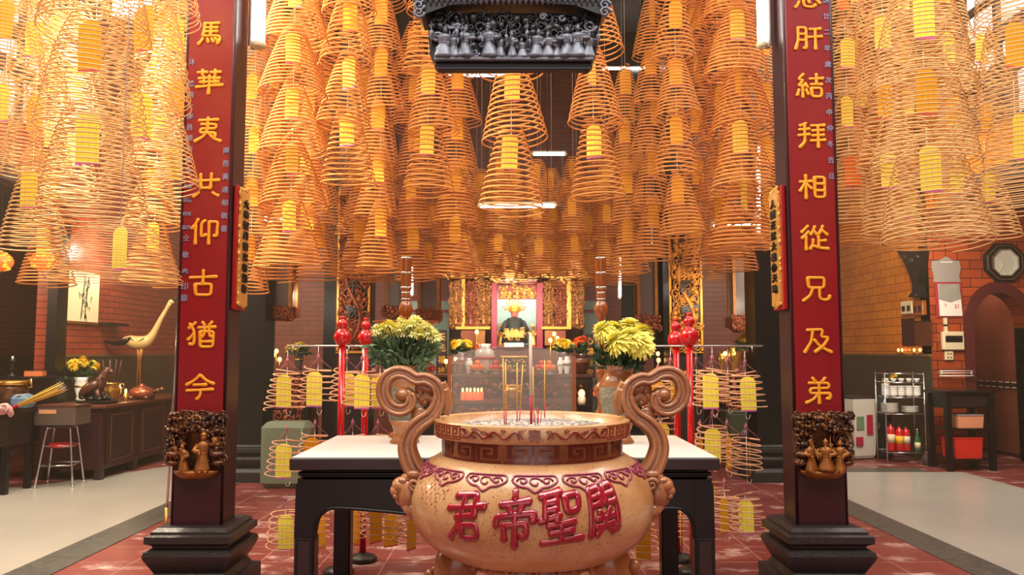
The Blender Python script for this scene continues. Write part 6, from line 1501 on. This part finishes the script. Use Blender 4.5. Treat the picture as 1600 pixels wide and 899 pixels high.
# black stand
Xs = P(1505, 700, 10.35).x; t = thing('black_stand', 'black wooden stand with drawer and two shelves in front of the arch wall', 'stand', (Xs, 10.4, 0), .05)
m = MB(); m.b2(-.33,.33,-.24,.24,.96,1.0,.008); m.build('stand_top', M['blackwood'], t); m = MB(); m.b2(-.28,.28,-.2,.2,.78,.96); m.build('drawer_case', M['blackwood'], t); m = MB(); m.b2(-.24,.24,-.215,-.2,.80,.94,.004); m.build('drawer', M['darkwood'], t)
for sx in (-1,1):
    for sy in (-1,1): m = MB(); m.b2(sx*.28-.032, sx*.28+.032, sy*.2-.032, sy*.2+.032, 0, .96); m.build('leg', M['blackwood'], t)
for z in (.15,.53): m = MB(); m.b2(-.27,.27,-.21,.21,z-.02,z); m.build('shelf', M['blackwood'], t)
t = thing('storage_box', 'peach-coloured plastic box on the middle shelf of the black stand', 'box', (Xs+.04, 10.38, .532), .05); m = MB(); m.box((0,0,.075), (.32,.28,.15), None, 1.06, 0); m.build('body', mat('peach_plastic', C(222,150,112), .5), t); m = MB(); m.b2(-.175,.175,-.155,.155,.15,.17,.006); m.build('lid', mat('grey_lid', C(150,140,136), .5), t)
t = thing('bottle', 'small amber bottle beside the peach-coloured box', 'bottle', (Xs-.19, 10.3, .53)); m = MB(); m.lathe([(.03,0),(.032,.01),(.032,.11),(.012,.15),(.012,.17)], 12); m.build('body', M['honeywood'], t); m = MB(); m.lathe([(.014,.165),(.014,.185),(0,.185)], 10); m.build('cap', M['ink'], t)
t = thing('red_bin', 'red plastic crate on the bottom shelf of the black stand', 'crate', (Xs, 10.38, .152), .05); m = MB(); m.box((0,0,.12), (.34,.28,.24), None, 1.08); m.build('body', mat('red_plastic', C(206,44,30), .4), t); m = MB(); m.b2(-.195,.195,-.155,.155,.235,.26,.008); m.build('rim', mat('red_plastic_rim', C(190,36,26), .4), t)
# white bin and dark bundle
Xb = P(1338, 690, 11.4).x; t = thing('white_bin', 'white printed bin beside the clock side pillar', 'bin', (Xb, 11.4, 0), .3)
m = MB(); m.lathe([(.15,.02),(.17,.06),(.19,.4),(.205,.82),(.205,.84)], 4, square=True); m.build('body', mat('white_plastic', C(196,188,176), .5, var=(5,.25)), t); m = MB(); m.b2(-.21,.21,-.21,.21,.84,.87,.01); m.build('lid', M['stone'], t)
m = MB(); m.b2(.02,.12,-.203,-.19,.35,.62); m.b2(-.16,-.05,-.2,-.185,.2,.32); m.build('red_print', M['crimson'], t); m = MB(); m.b2(-.15,-.03,-.203,-.19,.42,.6); m.build('green_print', M['green_leaf'], t)
Xd = P(1380, 690, 11.45).x; t = thing('dark_bundle', 'black cloth bundle with yellow knot leaning beside the chrome rack', 'bundle', (Xd, 11.45, 0))
m = MB(); m.tube(spl([(.0,0,.0),(.0,.0,.2),(-.02,0,.45),(-.03,0,.65),(.04,.05,.85),(.08,.06,1.02)], 4), [.11,.12,.12,.12,.125,.13,.13,.135,.14,.145,.15,.145,.14,.13,.12,.1,.085,.07,.06,.05,.04], 12); m.build('cloth', mat('black_cloth', C(24,28,27), .7, bump=(14,.6)), t)
m = MB(); m.ball((.09,.05,1.03), .045, (1,1,1.2), 8, 5); m.tube([(.09,.05,1.03),(.13,.03,1.08)], [.03,.01], 6); m.tube([(.09,.05,1.03),(.04,.03,1.09)], [.03,.01], 6); m.build('yellow_knot', M['petal_deep'], t)
m = MB(); m.cyl((-.12,-.12,.42), (.06,-.06,1.0), .016, seg=8); m.build('pole', M['wire'], t)
# ---------------------------------------------------------------- the shrine and altar at the far end
YS = 12.3; sS = YS/F_PX
def Q(px, py, Y=None): p = P(px, py, Y or YS); return p
shr = thing('shrine', 'gilt and crimson shrine with pale green niche at the far end', 'shrine', (P(806, 600, YS).x, YS, 0)); SX = shr.location.x
x = lambda px: P(px, 600, YS).x-SX
z = lambda py: P(800, py, YS).z
m = MB(); m.b2(x(768), x(846), .35, .40, z(540), z(440)); m.build('niche_back', M['mint_plain'], shr)
m = MB(); m.b2(x(768), x(776), -.05, .40, z(545), z(436)); m.b2(x(839), x(848), -.05, .40, z(545), z(436)); m.b2(x(768), x(848), -.05, .40, z(442), z(432)); m.build('crimson_frame', M['crimson'], shr)
m = MB(); rn = random.Random(9); m.b2(x(778), x(838), -.02, .02, z(468), z(446)); m.build('valance', M['red_lacquer'], shr)
m = MB(); relief(m, x(779), x(837), z(467), z(447), 34, .07, rn, .03, -.025, .4)
for i in range(5): figurine(m, x(785+11.5*i), z(467), .15, -.04, 0, 1.4)
m.build('valance_embroidery', M['gold'], shr)
m = MB(); relief(m, x(776), x(840), z(440), z(432), 26, .06, rn, .03, -.06, .6); m.ball((x(807), -.08, z(431)), .05, (1.2,1,1), 10, 6); m.build('flower_cresting', M['white_cer'], shr)
def carved_column(a, b, y0, y1, seed, mm, n=90):
    m = MB(); rn = random.Random(seed); m.cur = 1; m.b2(x(a)+.02, x(b)-.02, .02, .3, z(y1), z(y0)); m.cur = 0; relief(m, x(a), x(b), z(y1), z(y0), n, .075, rn, .06, .02, .45)
    k = max(1, int((y1-y0)/26))
    for i in range(k): figurine(m, (x(a)+x(b))/2, z(y1-4)+(z(y0)-z(y1))*i/k, .22, -.03, rn.uniform(-.05,.05), .9)
    m.build('carved_column', [M[mm], M['darkwood']], shr)
for k, (a, b, mm) in enumerate(((744,767,'gold_dim'),(726,744,'gold_red'),(702,722,'gold_dim'),(850,866,'gold_dim'),(868,886,'gold_red'),(893,912,'gold_dim'))): carved_column(a, b, 440, 512, 40+k, mm)
for a, b in ((720.5,726),(886,893)): m = MB(); m.b2(x(a), x(b), -.02, .1, z(512), z(436)); m.build('gilt_pilaster', M['gold_paint'], shr)
for a, b in ((712,766),(846,892)): mm_ = MB(); mm_.b2(x(a), x(b), -.10, .3, z(515), z(511)); mm_.build('gilt_cornice', M['gold_paint'], shr); mm_ = MB(); mm_.b2(x(a+8), x(b-8), -.04, .3, z(546), z(515)); mm_.build('gilt_pedestal', M['gold_red'], shr)
for a, b in ((743,758),(851,864)): mm_ = MB(); mm_.b2(x(a), x(b), -.11, -.04, z(540), z(517)); mm_.build('pedestal_panel', M['gold_dim'], shr)
m = MB(); m.b2(x(700), x(912), .0, .5, 0, z(546)); m.build('pedestal', M['brownwood'], shr)
# openwork lower and side frames
m = MB()
for a, b in ((702,722),(893,912)):
    for py in (452,466,480,494,506): m.b2(x(a), x(b), -.03, .02, z(py+1), z(py-1))
m.build('lattice_bars', M['gold_red'], shr)
# great gilt canopy carving above
m = MB(); relief(m, x(690), x(922), z(436), z(335), 260, .15, random.Random(77), .10, -.12, .6); m.cur = 1; m.b2(x(690), x(922), -.1, .2, z(436), z(332)); m.build('canopy_carving', [M['gold'], M['darkwood']], shr)
m = MB(); pts = spl([(x(700+24*i), -.22, z(392+16*math.sin(i*1.4))) for i in range(10)], 4); m.tube(pts, .05, 8); m.build('dragon', M['gold_paint'], shr)
# the deity
st = thing('deity_statue', 'seated deity with golden ray crown and dark robe in the pale niche', 'statue', (P(804,535,12.3).x, 12.42, z(536)))
xs = lambda px: (px-804)*sS; zs = lambda py: z(py)-z(536)
m = MB(); m.lathe([(.21,0),(.20,.06),(.17,.14),(.13,.24),(.15,.32),(.11,.38),(.04,.40)], 20, sy=.7); m.tube([(-.12,-.02,.32),(-.18,-.1,.2),(-.06,-.17,.17)], [.05,.05,.03], 8); m.tube([(.12,-.02,.32),(.18,-.1,.2),(.06,-.17,.17)], [.05,.05,.03], 8); m.build('robe', M['robe'], st)
m = MB(); m.ball((0,-.02,.44), .055, (1,1,1.2), 14, 10); m.ball((0,-.075,.435), .012, (1,1,1.3), 6, 4); m.build('face', mat('pink_face', C(206,110,104), .5), st)
m = MB(); m.tube([(0,-.06,.40),(0,-.075,.34),(0,-.07,.27)], [.025,.02,.008], 8); m.build('beard', M['ink'], st)
m = MB()
for i in range(15):
    a = PI*(i+.5)/15; r = .18 if i % 2 else .15; m.tube([(.06*math.cos(a), 0, .50+.04*math.sin(a)), (r*math.cos(a), 0, .50+r*math.sin(a))], [.012,.004], 5); m.ball((r*math.cos(a), 0, .50+r*math.sin(a)), .014, (1,1,1), 6, 4)
m.lathe([(.065,.47),(.08,.49),(.07,.53),(.05,.58),(.0,.61)], 14); m.build('crown', M['gold_paint'], st)
m = MB(); relief(m, -.17, .17, .05, .22, 24, .05, random.Random(3), .03, -.15, .5); m.b2(-.14,.14,-.19,-.12,.08,.19); m.build('gilt_apron', M['gold'], st)
m = MB(); m.b2(-.16,.14,-.24,.1,-.07,.0,.008); m.build('stone_seat', M['white_cer'], st)
for px, lab in ((783,'small gilt attendant figure beside the deity on the bird figure side'),(833,'small gilt attendant figure beside the deity on the clock side')):
    t = thing('attendant_figure', lab, 'statue', (P(px,535,12.44).x, 12.46, z(546)+.045)); m = MB(); figurine(m, 0, 0, .34); m.build('body', M['gold'], t); m = MB(); m.box((0,0,-.01), (.14,.12,.03)); m.build('base', M['red_lacquer'], t)
# back walls: pale green panels, red mouldings
mb = MB(); 
for a, b in ((640,702),(912,946)): q0 = P(a,640,13.6); q1 = P(b,470,13.6); mb.b2(q0.x, q1.x, 13.6, 13.7, .4, q1.z)
mb.cur = 1
for a, b in ((640,702),(912,946)):
    q0 = P(a,489,13.58); q1 = P(b,486,13.58); mb.b2(q0.x, q1.x, 13.56, 13.6, q0.z, q1.z+.02); q2 = P(b,470,13.58); mb.b2(q0.x, q1.x, 13.56, 13.72, q2.z, q2.z+.05)
struct('wall_back_green', mb, [M['mint'], M['crimson']])
# narrow name boards
def sign_board(px, y0, y1, w_px, Y, txt, label):
    a = P(px, y1, Y); b = P(px, y0, Y); h = b.z-a.z; w_ = w_px*Y/F_PX; t = thing('sign_board', label, 'sign', a); m = MB(); m.b2(-w_/2, w_/2, -.02, .02, 0, h, .005); m.build('board', M['maroon'], t)
    m = MB(); m.b2(-w_/2-.01, -w_/2+.012, -.026, .02, 0, h); m.b2(w_/2-.012, w_/2+.01, -.026, .02, 0, h); m.b2(-w_/2, w_/2, -.026, .02, h-.015, h+.01); m.build('frame', M['blackwood'], t)
    for i, ch in enumerate(txt): vs, fs = glyphs(ch, h/len(txt)*.72, .008, 0, .002); g = MB(); g.mesh(vs, fs); g.build('character', M['gold_paint'], t, (0, -.025, h-(i+.55)*h/len(txt)))
    m = MB(); m.b2(-.03,.03,-.01,.03,-a.z,.01); m.build('post', M['blackwood'], t)
sign_board(690, 517, 588, 14, 12.06, '正元福祿', 'upright dark red board with gold characters beside the yellow flowers, bird figure end')
sign_board(922, 524, 590, 13, 12.06, '心福留安', 'upright dark red board with gold characters beside the orange flowers')
# altar tables
def altar(name, x0, x1, ytop, Y, D, label, mm='darkwood', carve=True, n=80):
    a = P(x0, ytop, Y); b = P(x1, ytop, Y); c = (a+b)/2; W = b.x-a.x; H = a.z; t = thing(name, label, 'altar', (c.x, Y, 0)); rn = random.Random(int(x0))
    m = MB(); m.b2(-W/2-.05, W/2+.05, 0, D, H-.05, H, .008); m.build('table_top', M['brownwood'], t)
    m = MB(); m.b2(-W/2, W/2, .04, D-.04, .1, H-.05); m.build('body', M[mm], t)
    if carve: m = MB(); relief(m, -W/2+.05, W/2-.05, H*.45, H-.09, n, .10, rn, .04, .03, .5); m.build('front_carving', M['gold_red'], t)
    for s in (-1,1): m = MB(); m.b2(s*(W/2-.05)-.05, s*(W/2-.05)+.05, 0, .1, 0, H-.05); m.build('leg', M['blackwood'], t)
    return H
HA = altar('main_altar', 684, 922, 585, 11.1, .85, 'long carved dark altar in front of the shrine, behind the glass screen')
HB = altar('offering_table', 700, 900, 626, 10.2, .6, 'lower dark offering table with glowing red candles behind the glass screen', 'maroon', True, 60)
HC = altar('side_altar', 410, 484, 579, 11.0, .6, 'dark side altar with yellow flowers between black pillar and dull gilt pillar', 'maroon', True, 50)
HD = altar('side_altar', 1108, 1188, 580, 11.2, .6, 'dark side altar with brass vases beside the half hidden black pillar', 'blackwood', True, 50)
def put(name, label, cat, px, Y, H, prof, m1, m2=None, band=None, grp=None):
    t = thing(name, label, cat, (P(px, 580, Y).x, Y, H), 0, grp); m = MB(); m.lathe(prof, 20); m.build('body', m1, t)
    if band: m = MB(); m.lathe([(r*1.01+.002, q) for r, q in band], 20); m.build('painted_band', m2, t)
    return t
VP = lambda r, h: [(r*.55,0),(r*.6,h*.05),(r*.5,h*.12),(r,h*.55),(r*.9,h*.75),(r*.5,h*.88),(r*.65,h),(r*.5,h),(0,h*.8)]
M['blue_white'] = mat('painted_porcelain', C(186,180,168), .25, coat=.4, var=(26,.7), col2=C(120,92,84)); M['red_porc'] = mat('dark_red_porcelain', C(104,56,50), .25, coat=.4, var=(24,.6))
put('porcelain_jar', 'dark red patterned jar at the end of the main altar under yellow flowers', 'jar', 718, 11.3, HA, VP(.14,.28), M['red_porc'], M['gold_dim'], [(.135,.13),(.14,.16)])
put('porcelain_vase', 'slender white vase beside the dark red jar on the altar', 'vase', 733, 11.2, HA, VP(.055,.22), M['white_cer'], M['mint'], [(.054,.11),(.055,.13)])
put('porcelain_urn', 'tall painted porcelain urn on the altar beside the shrine pedestal', 'urn', 757, 11.35, HA, VP(.15,.42), M['blue_white'], M['crimson'], [(.145,.2),(.15,.24)])
put('porcelain_vase', 'white painted vase on the altar, nearer the deity of the clock side pair', 'vase', 876, 11.25, HA, VP(.05,.23), M['white_cer'], M['mint'], [(.049,.12),(.05,.14)])
put('porcelain_vase', 'white painted vase on the altar, outer one of the clock side pair', 'vase', 886, 11.2, HA, VP(.06,.24), M['white_cer'], M['red_porc'], [(.059,.12),(.06,.15)])
put('glazed_pot', 'brown glazed pot at the altar end under the orange flowers', 'pot', 907, 11.2, HA, [(.06,0),(.08,.02),(.13,.14),(.14,.2),(.12,.22),(0,.2)], M['red_porc'], M['gold_dim'], [(.13,.15),(.138,.18)])
# offering plates with fruit
FR = {}
def fruit_mesh(r, m): b = MB(); b.ball((0,0,0), r, (1,1,.94), 12, 8); b.cyl((0,0,r*.85), (0,0,r*1.1), r*.06, seg=5); return b.build('fruit', m, data_only=True)
FR['o'] = fruit_mesh(.04, mat('orange_peel', C(240,120,24), .5)); FR['r'] = fruit_mesh(.038, mat('red_fruit', C(206,60,46), .4)); FR['y'] = fruit_mesh(.036, mat('yellow_fruit', C(236,196,60), .45))
def plate(px, Y, H, k, label, fl):
    t = thing('offering_plate', 'footed plate under '+label, 'plate', (P(px,580,Y).x, Y, H)); m = MB(); m.lathe([(.06,0),(.065,.01),(.03,.02),(.03,.04),(.12,.06),(.125,.068),(.0,.055)], 20); m.build('dish', M['white_cer'], t); m = MB(); m.lathe([(.1255,.062),(.128,.066),(.1255,.07)], 20); m.build('rim', M['brass'], t)
    for i, (dx, dy, dz) in enumerate(((-.06,-.04,.095),(.0,-.06,.095),(.06,-.04,.095),(-.03,.04,.095),(.04,.04,.095),(0,0,.155))):
        o = link('fruit', FR[k], None, t.location+Vector((dx,dy,dz+.002))); tag(o, '%s, %s' % (label, ['front corner fruit on the urn end','middle one of the front row','front corner fruit on the clock end','back one on the urn end','back one on the clock end','topmost of the heap'][i]), 'fruit', label+' heap')
plate(746, 11.15, HA, 'o', 'oranges before the porcelain urn', 0); plate(775, 11.2, HA, 'r', 'red fruit beside the gilt chest', 0); plate(846, 11.2, HA, 'r', 'red fruit on the clock side', 0); plate(858, 11.05, HA, 'o', 'oranges beside the painted vases', 0)
t = thing('gilt_chest', 'small gilt and blue chest in the middle of the altar', 'chest', (P(803,580,11.2).x, 11.2, HA)); m = MB(); m.b2(-.17,.17,-.1,.1,0,.22,.01); m.build('body', mat('teal_chest', C(80,116,116), .45, var=(10,.4)), t); m = MB(); relief(m, -.17,.17,.02,.2,24,.05,random.Random(5),.02,-.105,.5); m.b2(-.19,.19,-.12,.12,.22,.25,.008); m.build('gilt_trim', M['gold'], t)
t = thing('incense_pot', 'brass pot shining in the middle of the lower offering table', 'pot', (P(803,610,10.3).x, 10.3, HB)); m = MB(); m.lathe([(.09,0),(.1,.02),(.14,.09),(.14,.15),(.12,.18),(.14,.2),(.11,.19),(0,.17)], 24); m.build('body', M['brass'], t)
for s in (-1,1): m = MB(); m.tube([(s*.13,0,.13),(s*.19,0,.15),(s*.17,0,.21),(s*.13,0,.19)], .01, 6); m.build('handle', M['brass'], t)
# flowers in front of the shrine and on the side altars
small_flowers('brass_vase', 'golden and orange flowers before the shrine on the bird figure side', (P(719,560,11.45).x, 11.45, HA), M['red_porc'], [BL_D, BL_D, BL_S[1]], 18, .15, .18, .30, .09, 5)
small_flowers('brass_vase', 'orange blooms low beside the golden flowers, bird figure side', (P(748,560,11.6).x, 11.6, HA), M['red_porc'], [BL_O], 7, .07, .12, .28, .07, 6)
small_flowers('brass_vase', 'golden flowers before the shrine on the clock side', (P(881,560,11.4).x, 11.4, HA), M['red_porc'], [BL_D, BL_S[1]], 18, .14, .18, .30, .09, 7)
small_flowers('brass_vase', 'orange blooms beside the golden flowers, clock side', (P(908,560,11.6).x, 11.6, HA), M['red_porc'], [BL_O, BL_O], 12, .09, .24, .28, .08, 8)
small_flowers('glass_vase', 'yellow flowers on the side altar behind the wire crossbar', (P(467,560,11.2).x, 11.2, HC), M['glass_dark'], [BL_D, BL_S[1]], 14, .15, .12, .24, .07, 9)
small_flowers('brass_vase', 'golden flowers on the side altar beside the half hidden black pillar', (P(1168,560,11.4).x, 11.4, HD), M['brass'], [BL_D], 20, .18, .2, .30, .10, 10)
put('brass_vase', 'tall brass vase on the clock side altar, beside the small flame', 'vase', 1146, 11.35, HD, VP(.09,.34), M['brass']); put('brass_vase', 'short brass vase on the clock side altar near the pole', 'vase', 1128, 11.45, HD, VP(.07,.26), M['brass'])
t = thing('red_box', 'red box behind the golden flowers on the clock side altar', 'box', (P(1182,560,11.6).x, 11.6, HD)); m = MB(); m.b2(-.1,.1,-.06,.06,0,.42,.006); m.build('body', M['red_lacquer'], t); m = MB(); m.b2(-.105,.105,-.065,.065,.40,.43); m.build('lid', M['crimson'], t)
# candles and small bulbs
def bulb(px, py, Y, label, H=None, r=.028, mm='flame', grp='little altar lights'):
    p = P(px, py, Y); t = thing('altar_light', label, 'light', p, 0, grp); m = MB(); m.ball((0,0,0), r, (1,1,1.2), 10, 7); m.build('bulb', M[mm], t); m = MB(); m.cyl((0,0,-r), (0,0,(H-p.z) if H is not None else -.10), .008, seg=6); m.build('stem', M['brass'], t)
for px, py, Y, H, lab in ((432,549,11.1,HC,'highest of the three flames on the bird figure side altar'),(427,555,11.1,HC,'middle flame of three on the bird figure side altar'),(437,562,11.1,HC,'lowest flame of three on the bird figure side altar'),(420,606,10.9,0,'small flame low at the end of the bird figure side altar'),
    (745,519,11.6,HA,'round pale light above the orange blooms'),(866,522,11.6,HA,'topmost of the small lights on the clock side of the shrine'),(860,532,11.5,HA,'brightest small light on the clock side of the shrine'),(871,529,11.6,HA,'inner small light beside the golden flowers'),(712,562,11.2,HA,'small flame beside the dark red jar'),(697,565,11.2,HA,'small flame before the upright board on the bird figure side'),
    (1028,553,11.3,0,'small flame between the scroll handle and the inner red pole'),(1029,563,11.2,0,'lower flame between the scroll handle and the inner red pole'),(1133,553,11.3,HD,'small flame beside the tall brass vase')):
    bulb(px, py, Y, lab, H if H is not None else None)
RG = mat('red_candle_glass', C(190,40,24), .2, coat=.4)
for i, px in enumerate((723,729,735,741,747,752)):
    t = thing('red_candle', '%s red glass candle in the glowing row on the offering table' % NTH[i], 'candle', (P(px,620,10.3).x, 10.3+(i % 2)*.08, HB), 0, 'red candles on the offering table'); m = MB(); m.lathe([(.022,0),(.025,.01),(.026,.09),(.02,.1),(0,.1)], 12); m.build('glass', M['redglow'], t); m = MB(); m.ball((0,0,.125), .018, (.8,.8,1.6), 8, 5); m.build('flame', M['flame'], t)
light('candle_row', 'POINT', (P(737,615,10.2).x, 10.1, HB+.25), 3, (1,.45,.15), .1)
t = thing('candle_lantern', 'little square lantern with a flame beside the glass screen', 'lantern', (P(909,640,9.9).x, 9.9, 0)); m = MB(); zt = P(909,595,9.9).z; zb = P(909,632,9.9).z; m.b2(-.13,.13,-.1,.1,zb-.02,zb); m.b2(-.13,.13,-.1,.1,zt-.03,zt); 
for sx in (-1,1):
    for sy in (-1,1): m.b2(sx*.12-.01,sx*.12+.01,sy*.09-.01,sy*.09+.01,zb,zt)
m.build('frame', M['blackwood'], t); m = MB(); m.ball((0,0,(zb*.55+zt*.45)), .04, (1,1,1.3), 10, 7); m.build('flame', M['flame'], t); m = MB(); m.lathe([(.05,zb),(.05,zb+.09),(0,zb+.09)], 12); m.build('candle', M['white_cer'], t); m = MB(); m.b2(-.05,.05,-.05,.05,0,zb-.02); m.build('post', M['blackwood'], t)
light('lantern_flame', 'POINT', (P(909,612,9.8).x, 9.65, (zb+zt)/2), 2, (1,.5,.18), .05)
t = thing('red_bulb', 'small red glowing bulb beside the brass candlestick foot', 'light', P(931,614,9.9)); m = MB(); m.lathe([(0,-.045),(.03,-.03),(.034,0),(.016,.04),(.004,.08)], 12); m.build('bulb', M['redglow'], t); m = MB(); m.cyl((0,0,.07), (0,0,.16), .005, seg=5); m.cyl((0,0,-.045), (0,0,-t.location.z), .008, seg=5); m.build('stem', M['ink'], t)
t = thing('red_attendant', 'small red robed figure behind the carved vase on the bird figure side', 'statue', (P(669,600,9.9).x, 9.9, P(669,602,9.9).z)); m = MB(); figurine(m, 0, 0, .36); m.build('body', mat('red_robe', C(170,50,30), .45, coat=.3), t); m = MB(); m.b2(-.09,.09,-.08,.08,-t.location.z,0); m.build('pedestal', M['blackwood'], t)
# glass screen in front of the altar
YG = 9.2; a = P(702, 640, YG); b = P(897, 640, YG); t = thing('glass_screen', 'clear arched glass screen between wooden posts in front of the altar', 'screen', ((a.x+b.x)/2, YG, 0)); W = b.x-a.x
M['screen_glass'] = bpy.data.materials.new('dusty_screen_glass'); mm = M['screen_glass']; mm.use_nodes = True; nt = mm.node_tree; bs = nt.nodes['Principled BSDF']; bs.inputs['Base Color'].default_value = (.75,.72,.70,1); bs.inputs['Roughness'].default_value = .25
tr = nt.nodes.new('ShaderNodeBsdfTransparent'); mx = nt.nodes.new('ShaderNodeMixShader'); mx.inputs[0].default_value = .13; nt.links.new(tr.outputs[0], mx.inputs[1]); nt.links.new(bs.outputs[0], mx.inputs[2]); nt.links.new(mx.outputs[0], nt.nodes['Material Output'].inputs['Surface'])
zt0, zt1 = P(800, 558, YG).z, P(800, 540, YG).z
top = [(-W/2+W*i/24, zt0+(zt1-zt0)*math.sin(PI*i/24)**.8) for i in range(25)]
m = MB(); m.prism([(-W/2,.35),(W/2,.35)]+list(reversed(top)), -.005, .005); m.build('glass', M['screen_glass'], t)
for s in (-1,1): m = MB(); m.b2(s*W/2-.022, s*W/2+.022, -.02, .02, 0, zt0); m.box((s*W/2,0,.02), (.10,.4,.04)); m.build('post', M['honeywood'], t)
m = MB(); m.b2(-W/2, W/2, -.018, .018, .33, .38); m.build('bottom_rail', M['honeywood'], t)
# grey-green sack and green cabinet
c = P(450, 748, 9.5); t = thing('covered_box', 'box under a grey-green cloth on the floor beside the black pillar', 'box', (c.x*.955, 9.05, 0)); m = MB(); m.box((0,0,.36), (.54,.34,.72), bevel=.06); m.build('cloth_cover', mat('grey_green_cloth', C(112,122,100), .75, var=(2.5,.4), bump=(5,.7)), t); m = MB(); m.tube([(.2,-.172,.05),(.21,-.172,.4),(.19,-.17,.66)], .012, 5); m.build('cloth_fold', M['green_leaf'], t)
t = thing('green_cabinet', 'dark green low cabinet with faded round emblem beside the half hidden black pillar', 'cabinet', (P(1164,680,10.3).x, 10.45, 0)); m = MB(); m.b2(-.23,.23,-.15,.15,.05,.74,.01); m.build('body', mat('dark_green_paint', C(58,64,46), .5, var=(4,.3)), t); m = MB(); m.b2(-.2,.2,-.165,-.15,.1,.7,.004); m.build('door', mat('dark_green_door', C(64,70,50), .5), t); m = MB(); m.lathe([(.08,0),(.08,.008),(0,.008)], 20, (0,-.165,.42), (0,-1,0)); m.build('emblem', M['maroon'], t)
